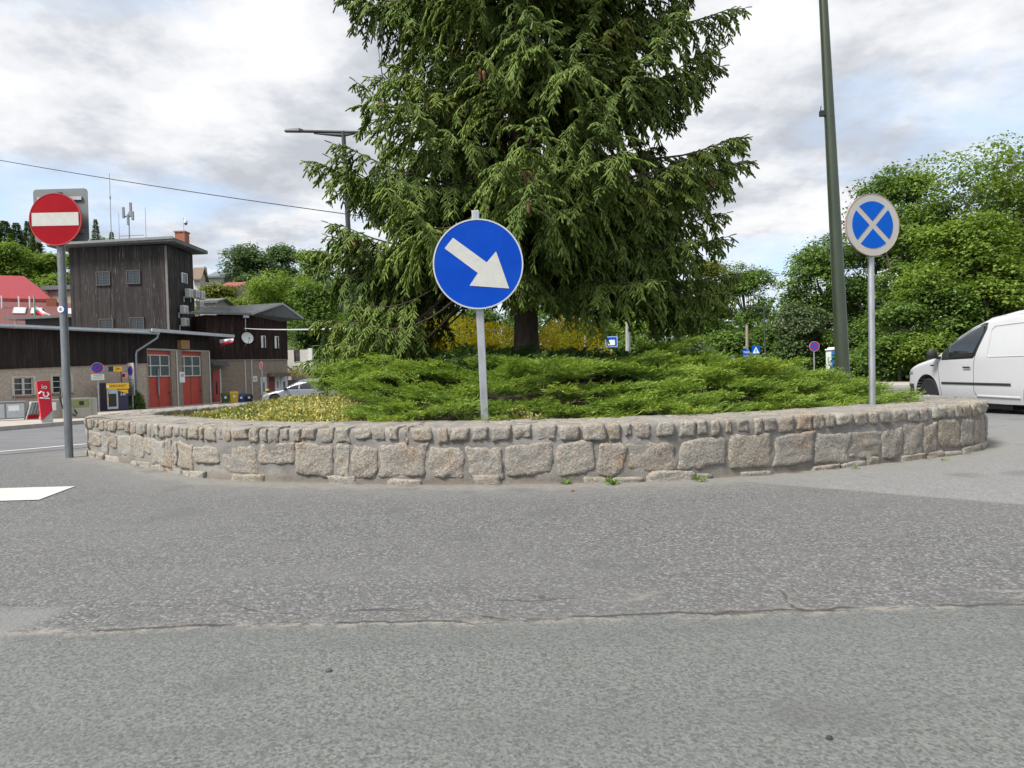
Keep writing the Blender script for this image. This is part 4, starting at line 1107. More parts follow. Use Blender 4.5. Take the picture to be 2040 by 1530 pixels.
# --- the tower
YT = 44.5
t0 = at(141, 600, YT); t1 = at(336, 600, YT); TW = t1.x - t0.x; TD = 3.6
zT = at(240, 490, YT).z; gT = float(gz(-25, 44)) - .2
tow = thing('timber_tower', 'tall square tower clad in weathered dark vertical boards', 'tower', (t0.x, YT, 0))
MB().box(0, TW, 0, TD, gT, zT).build('boarded_wall', M_TIMB, tow)
rl = MB().hexa([(-.95, -.7, zT - .05), (TW + .75, -.7, zT + .1), (TW + .75, TD + .8, zT + .12), (-.95, TD + .8, zT - .03), (-.95, -.7, zT + .14), (TW + .75, -.7, zT + .36), (TW + .75, TD + .8, zT + .36), (-.95, TD + .8, zT + .14)]).build('roof', M_FELT, tow)
MB().hexa([(-.97, -.76, zT + .02), (TW + .8, -.76, zT + .24), (TW + .8, -.702, zT + .24), (-.97, -.702, zT + .02), (-.97, -.76, zT + .18), (TW + .8, -.76, zT + .40), (TW + .8, -.702, zT + .40), (-.97, -.702, zT + .18)]).build('fascia', plain('roof_edge', (.20, .21, .215), .6), rl)
c0 = at(353, 483, YT + 1.6); c1 = at(372, 464, YT + 1.6)
MB().box(c0.x - t0.x, c1.x - t0.x, 1.3, 1.95, zT + .3, c1.z).box(c0.x - t0.x - .05, c1.x - t0.x + .05, 1.25, 2.0, c1.z, c1.z + .09).build('chimney', M_BRICK, rl)
MB().box(TW - .14, TW + .012, -.035, .0 - .002, gT, zT - .06).build('corner_board', plain('corner_grey', (.17, .15, .14), .85), tow)
for (u0, v0, u1, v1) in ((192, 541, 220, 569), (252.5, 538, 280, 566), (198, 635, 227, 662), (259, 632, 288, 660)):
    a_ = at(u0, (v0 + v1) / 2, YT); b_ = at(u1, (v0 + v1) / 2, YT); z1 = at((u0 + u1) / 2, v0, YT).z; z0 = at((u0 + u1) / 2, v1, YT).z
    x0, x1 = a_.x - t0.x, b_.x - t0.x
    f = MB(); t = .06; f.box(x0, x0 + t, -.07, -.003, z0, z1).box(x1 - t, x1, -.07, -.003, z0, z1).box(x0 + t, x1 - t, -.07, -.003, z1 - t, z1).box(x0 + t, x1 - t, -.09, -.003, z0, z0 + t)
    f.box((x0 + x1) / 2 - .02, (x0 + x1) / 2 + .02, -.05, -.003, z0 + t, z1 - t)
    fo = f.build('window', plain('grey_brown_frame', (.085, .07, .066), .8), tow)
    MB().box(x0 + t, x1 - t, -.03, -.002, z0 + t, z1 - t).build('pane', M_DARKG, fo)
    g = MB()
    for k in range(1, 5): g.box(x0 + t, x1 - t, -.048, -.034, z0 + (z1 - z0) * k / 5 - .012, z0 + (z1 - z0) * k / 5 + .012)
    g.build('bars', M_DFRAME, fo)
XS = t1.x                                                            # side wall, facing right
def side(u, v):
    d = ray(u, v); s_ = XS / d.x; return d.y * s_ - YT, H + d.z * s_
ya, za = side(361, 553); yb, _ = side(372, 553); z1 = side(366, 544)[1]; z0 = side(366, 564)[1]
f = MB().box(TW + .003, TW + .06, ya, ya + .1, z0, z1).box(TW + .003, TW + .06, yb - .06, yb, z0, z1).box(TW + .003, TW + .06, ya + .1, yb - .06, z1 - .06, z1).build('window', M_WTRIM, tow)
MB().box(TW + .002, TW + .02, ya + .1, yb - .06, z0, z1 - .06).build('pane', M_DARKG, f)
def ac_unit(label, u0, v0, u1, v1):
    y0, _ = side(u0, (v0 + v1) / 2); y1, _ = side(u1, (v0 + v1) / 2); zt_ = side((u0 + u1) / 2, v0)[1]; zb_ = side((u0 + u1) / 2, v1)[1]
    h = zt_ - zb_; ym = (y0 + y1) / 2; w = max(.55, (y1 - y0) * .5)
    o = thing('air_conditioner', label, 'air conditioner', (XS, YT + ym, zb_), 0, 'air conditioners on the tower side')
    MB().box(.12, .46, -w / 2, w / 2, .05, h).build('casing', plain('ac_white', (.56, .56, .53), .5), o, bevel=.015)
    m = ring(w * .12, w * .36, 0, .01, 20); m.build('fan_grille', plain('ac_grey', (.33, .34, .34), .5), o, xf=Matrix.Translation((.47, 0, h * .52)) @ Matrix.Rotation(R(90), 4, 'Z'))
    m = MB()
    for k in range(7): m.box(.16 + k * .04, .175 + k * .04, -w / 2 - .006, -w / 2 - .001, .1, h - .06)
    m.build('side_vents', plain('ac_grey', (.33, .34, .34), .5), o)
    MB().box(.0, .48, -w / 2 + .05, -w / 2 + .09, 0, .05).box(.0, .04, -w / 2 + .05, -w / 2 + .09, -.3, 0).build('bracket', M_WTRIM, o); MB().box(.0, .48, w / 2 - .09, w / 2 - .05, 0, .05).build('bracket', M_WTRIM, o)
ac_unit('white air conditioner, nearest of the upper row of three on the tower', 361, 576, 376, 593)
ac_unit('white air conditioner in the middle of the upper row of three', 377, 578, 387, 594)
ac_unit('white air conditioner at the far end of the upper row of three', 388, 580, 398, 597)
ac_unit('white air conditioner alone below the far end of the upper row', 384, 600, 397, 614)
ac_unit('white air conditioner above the lowest one on the tower side', 351, 609, 366, 625)
ac_unit('lowest white air conditioner just over the garage roof', 353, 634, 368, 650)
# on the tower roof
def mast(label, cat, u, v0, v1, Y, name, r=.025):
    a_ = at(u, v0, Y); b_ = at(u - (v0 - v1) * .03, v1, Y); o = thing(name, label, cat, a_)
    MB().tube([(0, 0, -.3), b_ - a_], [r, r * .6], 6).build('mast', M_GALVD, o, True); return o, b_ - a_
o, t = mast('tall thin whip antenna at the left of the tower roof', 'antenna', 222, 480, 345, 45.5, 'antenna', .03)
MB().tube([t * .62, t * .66], [.06, .05], 6).build('coil', M_GALVD, o)
o, t = mast('cluster of grey mobile phone panels on a mast over the tower roof', 'antenna', 258, 478, 422, 45.8, 'antenna', .05)
pn = MB()
for (dx, dz, hh) in ((-.28, -.45, .75), (.02, -.9, .7), (.22, -.35, .95), (.34, -.6, .6)):
    pn.box(dx - .07, dx + .07, -.16, -.05, t.z + dz, t.z + dz + hh)
pn.box(-.3, .35, -.05, .03, t.z - .35, t.z - .28); pn.build('panel_antennas', plain('antenna_grey', (.16, .18, .20), .6), o, bevel=.01)
o, t = mast('thin rod antenna with crossbar left of the phone panels', 'antenna', 238, 478, 424, 45.2, 'antenna', .02)
e = at(287, 466, 45.2) - at(238, 478, 45.2); MB().tube([(0, 0, .25), (e.x, 0, .28)], .02, 5).build('crossbar', M_GALVD, o)
mast('slim rod antenna right of the phone panels', 'antenna', 291, 478, 412, 45.4, 'antenna', .022)
o, t = mast('white dome camera on a thin mast beside the brick chimney', 'camera mast', 367, 484, 434, 45.6, 'camera_mast', .022)
MB().lathe([(0, .13), (.09, .10), (.13, .0), (.12, -.1)], 12, 'z', 0, (.18, -.05, t.z - .28)).build('camera_housing', M_WTRIM, o, True)
MB().lathe([(.1, -.11), (.09, -.17), (.04, -.23), (0, -.235)], 12, 'z', 0, (.18, -.05, t.z - .28)).build('camera_dome', M_DARKG, o, True)
MB().tube([(0, 0, t.z - .18), (.18, -.05, t.z - .15)], .02, 5).build('arm', M_WTRIM, o)

# --- dark timber house with gable at the right of the garage
Cp = Plane(418, 46.6, 504, 48.4); Dp = Plane(504, 48.4, 572, 50.4)
hz0 = float(gz(-18, 48)) - .25
hou = bthing('timber_house', 'dark brown timber house on a rendered ground floor with a satellite dish', 'building', Cp)
Ci = Matrix.Rotation(-Cp.rot, 4, 'Z') @ Matrix.Translation(-Cp.o)
def onC(pl, s, y, z): return Ci @ pl.world(s, y, z)
zs = Cp.sz(470, 717.5)[1]; zeC = Cp.sz(470, 629)[1]
K = [onC(Cp, -.2, 0, 0), onC(Dp, 0, 0, 0), onC(Dp, Dp.len, 0, 0)]
back = [K[2] + Vector((-1.2, 5, 0)), K[0] + Vector((-1.5, 6, 0))]
foot = [(p.x, p.y) for p in (K[0], K[1], K[2], back[0], back[1])]
MB().slab(foot, hz0 - .3, zs).build('lower_wall', M_DASH2, hou)
cen = Vector((sum(p[0] for p in foot) / 5, sum(p[1] for p in foot) / 5))
foot2 = [tuple(cen + (Vector(p) - cen) * 1.012) for p in foot]
pk = Dp.sz(553, 613)[0]; zpk = Dp.sz(553, 612)[1]; zr_ = Dp.sz(590, 638)[1]
MB().slab(foot2, zs, zeC).build('timber_cladding', M_TIMB3, hou)
g0, gp, g1 = onC(Dp, .0, -.02, zeC), onC(Dp, pk, -.02, zpk), onC(Dp, Dp.len, -.02, zeC)
g1b = g1.copy()
bk = Vector((-.6, .4, 0))
MB().add([g0, gp, g1, g0 + bk, gp + bk, g1 + bk], [(0, 1, 2), (3, 5, 4), (0, 3, 4, 1), (1, 4, 5, 2), (0, 2, 5, 3)]).build('gable', M_TIMB3, hou)
# roof: two sloping planes with overhang at the gable
ov = -.75
ra, rb, rc = onC(Dp, -.35, ov, zeC + .02), onC(Dp, pk, ov, zpk + .12), onC(Dp, Dp.len + 1.0, ov, zr_)
wv = (onC(Cp, -1.5, 0, 0) - onC(Cp, Cp.len, 0, 0)).normalized() * 5.0
la, lb = Vector(onC(Cp, Cp.sz(373, 625)[0], -.5, zeC - .02)), rb + wv - Vector((0, 0, .5))
rd = rc + wv - Vector((0, 0, .5)) + Vector((0, 1.5, 0))
th = Vector((0, 0, .14))
rfm = MB().hexa([la, ra, rb, lb, la + th, ra + th, rb + th, lb + th]).hexa([lb, rb, rc, rd, lb + th, rb + th, rc + th, rd + th])
rh = rfm.build('roof', M_FELT, hou)
vb = Vector((0, -.05, 0))
MB().hexa([ra + vb, rb + vb, rb + vb * .1, ra + vb * .1, ra + vb + th, rb + vb + th, rb + vb * .1 + th, ra + vb * .1 + th]).hexa([rb + vb, rc + vb, rc + vb * .1, rb + vb * .1, rb + vb + th * 1.2, rc + vb + th * 1.2, rc + vb * .1 + th * 1.2, rb + vb * .1 + th * 1.2]).build('bargeboard', plain('bargeboard_grey', (.30, .31, .32), .6), rh)
def rectD(pl, u0, v0, u1, v1): return pl.rect(u0, v0, u1, v1)
def boxP(m, pl, s0, s1, y0, y1, z0, z1):
    return m.hexa([onC(pl, s, y, z) for z in (z0, z1) for (s, y) in ((s0, y0), (s1, y0), (s1, y1), (s0, y1))])
for (u0, v0, u1, v1) in ((519, 669, 528, 693), (546, 670, 554, 694)):
    s0, s1, z0, z1 = Dp.rect(u0, v0, u1, v1)
    m = MB(); boxP(m, Dp, s0, s0 + .14, -.12, -.07, z0, z1); boxP(m, Dp, s1 - .04, s1, -.12, -.07, z0, z1); boxP(m, Dp, s0 + .14, s1 - .04, -.12, -.07, z1 - .04, z1)
    w = m.build('window', M_WTRIM, hou); m = MB(); boxP(m, Dp, s0 + .14, s1 - .04, -.10, -.075, z0, z1 - .04); m.build('pane', M_DARKG, w)
for (u0, v0, u1, v1, mt, nm) in ((519, 751, 531, 787, M_WTRIM, 'side_panel'), (536, 749, 546, 785, plain('old_red_door', (.22, .05, .045), .6), 'front_door'), (547, 749, 558, 780, M_WTRIM, 'side_panel'), (559, 749, 572, 780, M_WTRIM, 'side_panel')):
    s0, s1, z0, z1 = Dp.rect(u0, v0, u1, v1)
    m = MB(); boxP(m, Dp, s0, s1, -.06, -.004, max(z0, hz0), z1); w = m.build(nm, mt, hou)
    if nm == 'side_panel': m = MB(); boxP(m, Dp, s0 + .18, s1 - .18, -.066, -.061, z0 + .25, z1 - .4); m.build('pane', M_GREYG, w)
    else: m = MB(); boxP(m, Dp, s0 + .05, s0 + .1, -.10, -.061, z0 + 1.0, z0 + 1.1); m.build('handle', M_BLACK, w)
s0, s1, z0, z1 = Dp.rect(533, 743, 567, 750); m = MB(); boxP(m, Dp, s0, s1, -.9, -.004, z0, z1); m.build('door_canopy', plain('canopy_brown', (.14, .11, .09), .8), hou)
# entrance with its own canopy beside the garage
s0, s1, z0, z1 = Cp.rect(424, 738, 438, 800); m = MB(); boxP(m, Cp, s0, s1, -.07, -.004, hz0, z1); ed = m.build('entrance_door', M_REDD, hou)
m = MB(); boxP(m, Cp, s0 + (s1 - s0) * .4, s0 + (s1 - s0) * .62, -.076, -.071, hz0 + .9, z1 - .75); m.build('pane', M_DARKG, ed)
m = MB(); boxP(m, Cp, s1, s1 + .09, -.09, -.004, hz0, z1 + .1); m.build('door_frame', M_WTRIM, ed)
p = [onC(Cp, Cp.sz(416, 725)[0], 0, z1 + .75), onC(Cp, Cp.sz(450, 725)[0], 0, z1 + .55), onC(Cp, Cp.sz(450, 725)[0], -1.0, z1 + .25), onC(Cp, Cp.sz(416, 725)[0], -1.0, z1 + .35)]
p = [p[0], p[1], p[2], p[3]]; t_ = Vector((0, 0, .09)); MB().hexa(p + [q_ + t_ for q_ in p]).build('entrance_canopy', M_FELT, hou)
for u in (489, 502): s_ = Cp.sz(u, 760)[0]; MB().tube([onC(Cp, s_, -.05, hz0), onC(Cp, s_, -.05, zs)], .03, 6).build('cable_pipe', M_WTRIM, hou)
m = MB(); boxP(m, Cp, -.2, Cp.len, -.07, -.03, zs - .04, zs + .05); boxP(m, Dp, 0, Dp.len, -.07, -.03, zs - .04, zs + .05); m.build('drip_ledge', plain('ledge_grey', (.20, .19, .18), .8), hou)
# satellite dish
dc = Cp.world(Cp.sz(489, 674)[0], -.45, Cp.sz(489, 674)[1])
o = thing('satellite_dish', 'round white satellite dish on the dark timber wall', 'satellite dish', dc, Cp.rot + R(8))
o.rotation_euler = (R(-12), 0, Cp.rot + R(6))
MB().lathe([(0, .10), (.2, .08), (.36, .02), (.42, -.03), (.415, -.045), (.35, .0), (.2, .06), (0, .08)], 28, 'y').build('dish', plain('dish_white', (.60, .62, .62), .5), o, True)
MB().tube([(0, -.02, -.4), (0, -.38, -.12)], .015, 6).tube([(0, .1, 0), (0, .4, -.05), (0, .42, -.5)], .025, 6).build('arm', M_GALVD, o)
MB().lathe([(0, -.42), (.04, -.42), (.05, -.34), (0, -.33)], 10, 'y', 0, (0, 0, -.1)).build('receiver', M_BACK, o)

# flag under the garage eave, drooping from a short staff
def flag(label, top, tip, sag_, cat='flag'):
    top, tip = Vector(top), Vector(tip); o = thing('flag', label, cat, top)
    v = tip - top; m = MB(); n_ = 10; vv = []
    for i in range(n_ + 1):
        t_ = i / n_
        for j in range(5):
            w = j / 4; c = v * t_ + Vector((0, .08 * math.sin(t_ * 9 + w * 2), -sag_ * w * (1 - .5 * t_)))
            vv.append(c)
    def band(j0, j1, nm, mt):
        f = [(i * 5 + j, i * 5 + j + 1, (i + 1) * 5 + j + 1, (i + 1) * 5 + j) for i in range(n_) for j in range(j0, j1)]
        b_ = MB().add(vv, f).build(nm, mt, o, True); so_ = b_.modifiers.new('thick', 'SOLIDIFY'); so_.thickness = .008
    band(0, 2, 'white_band', M_SWHITE2); band(2, 4, 'red_band', plain('flag_red', (.55, .02, .05), .7))
    return o
fp = B.world(B.len + .2, -.6, B.sz(412, 678)[1])
o = flag('white and red flag hanging under the garage eave above the entrance', fp, fp + Vector((1.0, -.15, .05)), .42)
MB().tube([(-.15, .6, -.1), (0, 0, .02), (1.0, -.15, .07)], .02, 6).build('staff', M_WTRIM, o)

# --- houses further back at the left
def simple_house(name, label, P, Q, depth, zb_, ze_, zr_h, wallm, roofm, over=.5, wins=(), ridge=.5, cat='house', hip=0.0):
    """gabled block whose eave side runs from P to Q"""
    P, Q = Vector((P[0], P[1], 0)), Vector((Q[0], Q[1], 0)); d = (Q - P); ln_ = d.length; rot = math.atan2(d.y, d.x)
    o = thing(name, label, cat, (P.x, P.y, 0), rot)
    MB().box(0, ln_, 0, depth, zb_, ze_).build('wall', wallm, o)
    yr = depth * ridge
    gb = MB()
    for x in ((0,) if hip else (0, ln_ - .15)): gb.add([(x, 0, ze_), (x, yr, zr_h), (x, depth, ze_), (x + .15, 0, ze_), (x + .15, yr, zr_h), (x + .15, depth, ze_)], [(0, 1, 2), (3, 5, 4), (0, 3, 4, 1), (1, 4, 5, 2), (0, 2, 5, 3)])
    gb.build('gable', wallm, o)
    k = (zr_h - ze_) / yr; e = over; r = MB(); t_ = .14
    r.hexa([(-e, -e, ze_ - k * e), (ln_ + e, -e, ze_ - k * e), (ln_ + e - hip, yr, zr_h), (-e, yr, zr_h), (-e, -e, ze_ - k * e + t_), (ln_ + e, -e, ze_ - k * e + t_), (ln_ + e - hip, yr, zr_h + t_), (-e, yr, zr_h + t_)])
    k2 = (zr_h - ze_) / (depth - yr)
    r.hexa([(-e, yr, zr_h), (ln_ + e - hip, yr, zr_h), (ln_ + e, depth + e, ze_ - k2 * e), (-e, depth + e, ze_ - k2 * e), (-e, yr, zr_h + t_), (ln_ + e - hip, yr, zr_h + t_), (ln_ + e, depth + e, ze_ - k2 * e + t_), (-e, depth + e, ze_ - k2 * e + t_)])
    if hip: r.add([(ln_ + e, -e, ze_ - k * e + t_), (ln_ + e, depth + e, ze_ - k2 * e + t_), (ln_ + e - hip, yr, zr_h + t_)], [(0, 1, 2)])
    rr_ = r.build('roof', roofm, o)
    MB().box(-e, ln_ + e, -e - .08, -e - .002, ze_ - k * e - .06, ze_ - k * e + t_ + .02).build('fascia', roofm, rr_)
    for (x0, x1, z0, z1) in wins:
        w = MB().box(x0, x1, -.05, -.003, z0, z1).build('window', M_FRAME, o)
        MB().box(x0 + .07, x1 - .07, -.06, -.051, z0 + .07, z1 - .07).build('pane', M_DARKG, w)
    return o, rr_
# maroon roof with skylights
P_, Q_ = at(-120, 700, 50), at(146, 700, 54)
zeM = at(60, 655, 52).z; zrM = at(60, 604, 55).z
o, r_o = simple_house('maroon_roofed_house', 'long building with dull maroon roof and skylights behind the garage', (P_.x, P_.y), (Q_.x, Q_.y), 7.0, -1.2, zeM, zrM, M_CREAM, M_ROOFM, .3)
rotm = math.atan2(Q_.y - P_.y, Q_.x - P_.x); k = (zrM - zeM) / 3.5
Mi = Matrix.Rotation(-rotm, 4, 'Z') @ Matrix.Translation(-Vector((P_.x, P_.y, 0)))
for u, w_ in ((35, .85), (67, .75), (138, .75)):
    s_ = (Mi @ at(u, 622, 53.3)).x
    fr = MB().box(-w_ / 2, w_ / 2, -.5, .5, .0, .10).build('skylight', plain('skylight_frame', (.35, .34, .33), .6), r_o, xf=Matrix.Translation((s_, 2.2, zeM + k * 2.2 + .14)) @ Matrix.Rotation(math.atan(k), 4, 'X'))
    MB().box(-w_ / 2 + .08, w_ / 2 - .08, -.42, .42, .101, .11).build('pane', plain('skylight_glass', (.55, .60, .62), .15), fr, xf=Matrix.Translation((s_, 2.2, zeM + k * 2.2 + .14)) @ Matrix.Rotation(math.atan(k), 4, 'X'))
s_ = (Mi @ at(99, 604, 55)).x; MB().box(s_ - .35, s_ + .35, 3.0, 3.6, zrM - .4, at(99, 592, 55).z).build('chimney', M_BRICK, r_o)
m = MB()
for u in (9, 40, 60): s_ = (Mi @ at(u, 604, 55)).x; m.tube([(s_, 2.6, zrM - .5), (s_, 2.6, zrM + .55)], .05, 6)
m.build('vent_pipe', M_WTRIM, r_o)
# flagpole and flag before it
fb = at(70, 645, 48)
o = thing('flag', 'white and red flag on a green pole before the maroon roof', 'flag', (fb.x, fb.y, fb.z - 1.5))
MB().tube([(0, 0, -1), (0, 0, at(70, 588, 48).z - fb.z + 1.5)], .05, 8).build('staff', plain('staff_green', (.18, .36, .26), .6), o, True)
vv = []; h1 = at(70, 610, 48) - fb; h2 = at(100, 627, 48) - fb
for i in range(9):
    t_ = i / 8
    for j in range(5):
        w = j / 4; p = h1.lerp(h2, t_) + Vector((0, .1 * math.sin(t_ * 8), -.55 * w * (1 - .25 * t_) + 1.5)); vv.append(p)
for j0, j1, nm, mt in ((0, 2, 'white_band', M_SWHITE2), (2, 4, 'red_band', plain('flag_red', (.55, .02, .05), .7))):
    b_ = MB().add(vv, [(i * 5 + j, i * 5 + j + 1, (i + 1) * 5 + j + 1, (i + 1) * 5 + j) for i in range(8) for j in range(j0, j1)]).build(nm, mt, o, True)
    b_.modifiers.new('thick', 'SOLIDIFY').thickness = .01
# dark flat canopy in front of it
cA, cB = at(14, 634, 46), at(150, 628, 46); o = thing('flat_canopy', 'dark flat-roofed shed between the garage and the maroon roof', 'shed', (cA.x, 46, 0))
wd_ = cB.x - cA.x
MB().hexa([(0, -.3, cA.z - .14), (wd_, -.3, cB.z - .14), (wd_, 3, cB.z), (0, 3, cA.z), (0, -.3, cA.z + .02), (wd_, -.3, cB.z + .02), (wd_, 3, cB.z + .16), (0, 3, cA.z + .16)]).build('roof', M_FELT, o)
MB().box(1.1, wd_, .2, 2.8, -1.2, cA.z - .02).build('wall', plain('shed_dark', (.03, .03, .035), .8), o)
MB().tube([(.5, .1, -1.2), (.5, .1, cA.z - .05)], .06, 6).build('post', M_WTRIM, o)
# bright red roof
P_, Q_ = at(-150, 700, 62), at(88, 700, 66)
zeR = at(40, 586, 64).z; zrR = at(20, 543, 68).z
simple_house('red_roofed_house', 'cream house under a bright red tiled roof at the left edge', (P_.x, P_.y), (Q_.x, Q_.y), 9, -1, zeR, zrR - .35, M_CREAM, M_ROOFR, 1.0, hip=3.2, wins=[(6.2, 7.6, zeR - 2.2, zeR - .9), (8.8, 9.7, zeR - 2.2, zeR - .9), (3.4, 4.6, zeR - 2.2, zeR - .9)])
# flat grey-roofed block
a_, b_ = at(97, 640, 70), at(150, 640, 70); zt_ = at(120, 572, 70).z
o = thing('grey_block', 'beige block with flat dark grey roof between red roof and tower', 'building', (a_.x, 70, 0))
MB().box(0, b_.x - a_.x + 4, 0, 6, -1, zt_ - .3).build('wall', plain('beige_wall', (.36, .31, .25), .9), o)
MB().box(-.4, b_.x - a_.x + 4.4, -.4, 6.4, zt_ - .3, zt_ + .15).build('roof', plain('slate_grey', (.11, .13, .15), .7), o)
# houses on the hillside
def hh(name, label, u0, u1, v_eave, v_ridge, Y, wallm, roofm, depth=6.0, wins=()):
    a_, b_ = at(u0, v_eave, Y), at(u1, v_eave, Y); g_ = float(hillz(a_.x, Y))
    return simple_house(name, label, (a_.x, Y), (b_.x, Y), depth, min(g_, a_.z - 2.5) - 1, a_.z, at((u0 + u1) / 2, v_ridge, Y + depth / 2).z, wallm, roofm, .35, wins)
M_SLATE = plain('slate_blue', (.13, .15, .18), .7)
hh('hillside_house', 'pale hillside house with slate grey roof right of the tower', 414, 446, 552, 543, 96, plain('pale_wall', (.50, .48, .44), .9), M_SLATE, 7, [(.6, 1.3, 13.4, 14.2)])
hh('hillside_house', 'small brown-roofed hillside house touching the tower edge', 386, 398, 551, 535, 90, plain('pale_wall', (.50, .48, .44), .9), plain('brown_roof', (.17, .12, .09), .8), 1.6)
hh('hillside_house', 'hillside house with thin dark red roof among the trees', 438, 470, 572, 565, 80, plain('tan_wall', (.34, .30, .25), .9), plain('dark_red_roof', (.24, .06, .055), .7), 6, [(.8, 1.8, 10.4, 11.2)])
hh('small_outbuilding', 'small grey outbuilding with a row of openings behind the timber house roof', 398, 430, 602, 598, 62, M_CONCW, M_FELT, 3, [(.3, .6, 7.2, 7.7), (.75, 1.05, 7.2, 7.7), (1.2, 1.5, 7.2, 7.7)])

# retaining wall, steps and balustrade right of the house
Yw_ = 52
a_, b_ = at(573, 757, Yw_), at(668, 757, Yw_); o = thing('retaining_wall', 'grey rubble retaining wall below the yellow railings', 'wall', (a_.x, Yw_, 0)); o['kind'] = 'thing'
MB().box(-.5, b_.x - a_.x, 0, .5, -1.5, a_.z).build('masonry', plain('rubble', (.20, .19, .17), .9, var=.4, scale=8, bump=.8, bscale=8), o)
for i, (u0, u1, lab) in enumerate(((574, 591, 'yellow safety railing, nearest the house corner'), (593, 609, 'yellow safety railing in the middle of the three'), (611, 628, 'yellow safety railing with bare bars beside the conifer'))):
    p0, p1 = at(u0, 751, Yw_ - .1), at(u1, 751, Yw_ - .1); zt_ = at(u0, 738, Yw_).z; w = p1.x - p0.x; h_ = zt_ - p0.z
    o = thing('yellow_railing', lab, 'railing', p0, 0, 'yellow railings above the retaining wall')
    my = plain('railing_yellow', (.68, .48, .02), .5)
    MB().tube([(0, 0, -.05), (0, 0, h_ * .85), (.08, 0, h_), (w - .08, 0, h_), (w, 0, h_ * .85), (w, 0, -.05)], .035, 6).tube([(0, 0, .12), (w, 0, .12)], .03, 5).build('frame', my, o, True)
    m = MB()
    if i < 2:
        for k in range(1, 9): m.tube([(w * k / 9, 0, .12), (w * k / 9, 0, h_)], .016, 5)
    else: m.tube([(0, 0, h_ * .55), (w, 0, h_ * .55)], .025, 5)
    m.build('bars', my, o)
p0, p1 = at(572, 722, 56), at(614, 722, 56); zt_ = at(590, 697, 56).z; o = thing('garden_wall', 'white garden wall with dark balusters up the slope behind the house', 'wall', p0); o['kind'] = 'thing'
w = p1.x - p0.x; h_ = zt_ - p0.z
MB().box(-.6, w * .33, 0, .3, -1.5, h_).box(w * .62, w, 0, .3, -1.5, h_).box(w * .33, w * .62, 0, .3, -1.5, .05).build('masonry', plain('white_wall', (.50, .48, .45), .9), o)
m = MB()
for k in range(5): m.tube([(w * (.36 + .055 * k), .15, 0), (w * (.36 + .055 * k), .15, h_ * .5), (w * (.36 + .055 * k), .15, h_)], [.05, .09, .05], 6)
m.build('balusters', M_DFRAME, o)
MB().box(w + .01, w + .35, -.05, .35, -1.5, h_ + .1).build('gate_pier', M_WTRIM, o)
p0 = at(592, 735, 54); o = thing('garden_steps', 'grey garden steps climbing between the railings and the white wall', 'steps', (p0.x, 53.2, p0.z - 1.2))
m = MB()
for k in range(8): m.box(-.2 - .1 * k, 1.3 - .05 * k, .32 * k, .32 * k + .34, 0 if k == 0 else .17 * k - .03, .17 * (k + 1))
m.build('step_stones', M_CONCW, o)
# ------------------------------------------------------------------ vegetation
M_BARK = plain('bark', (.085, .062, .048), .95, var=.35, scale=12, bump=.9, bscale=26, stretch=(1, 1, .35))
M_BARK2 = plain('bark_grey', (.13, .115, .095), .95, var=.3, scale=8, bump=.6, bscale=22, stretch=(1, 1, .35))
M_SPRUCE = foliage('spruce_needles', (.095, .152, .043), (.27, .375, .086), .44, .55, .25, alt=(.24, .25, .05))
M_CONE = plain('cone_brown', (.27, .135, .07), .8, var=.25, scale=40)
M_JUN = foliage('juniper_needles', (.070, .140, .022), (.255, .365, .060), .34, .55, .25, alt=(.38, .42, .07))
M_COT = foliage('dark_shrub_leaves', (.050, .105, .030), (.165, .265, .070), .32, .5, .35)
M_YEL = foliage('yellow_leaves', (.66, .54, .03), (.96, .86, .07), .5, .55, .25)
M_EUO = foliage('variegated_leaves', (.10, .17, .05), (.55, .47, .12), .25, .5, .35, alt=(.52, .56, .40))
M_WEED = foliage('weed_leaves', (.08, .14, .03), (.20, .30, .06), .3)

class Bag:
    """gathers numpy pieces of a crown"""
    def __init__(s): s.V = []; s.F = []; s.T = []; s.n = 0
    def add(s, V, Fc, T):
        s.V.append(V); s.F.append(Fc + s.n); s.T.append(T); s.n += len(V)
    def build(s, name, mat, parent): return fast_mesh(name, np.vstack(s.V), np.vstack(s.F), mat, parent, np.concatenate(s.T))

# ---- the big spruce
TX, TY = .21, 9.4
TZ = float(bedz(TX, TY)) - .05
spruce = thing('spruce_tree', 'big Norway spruce with drooping branches standing in the middle of the island', 'tree', (TX, TY, TZ))
tr_pts = [(0, 0, -.15), (0, 0, .15), (.01, 0, .6), (.03, 0, 1.6), (.02, 0, 3), (.0, 0, 5), (0, 0, 7.5), (0, 0, 10.4), (0, 0, 11.6)]
MB().tube(tr_pts, [.26, .20, .168, .160, .148, .120, .085, .03, .01], 18).build('trunk', M_BARK, spruce, True)
rg = np.random.default_rng(4)
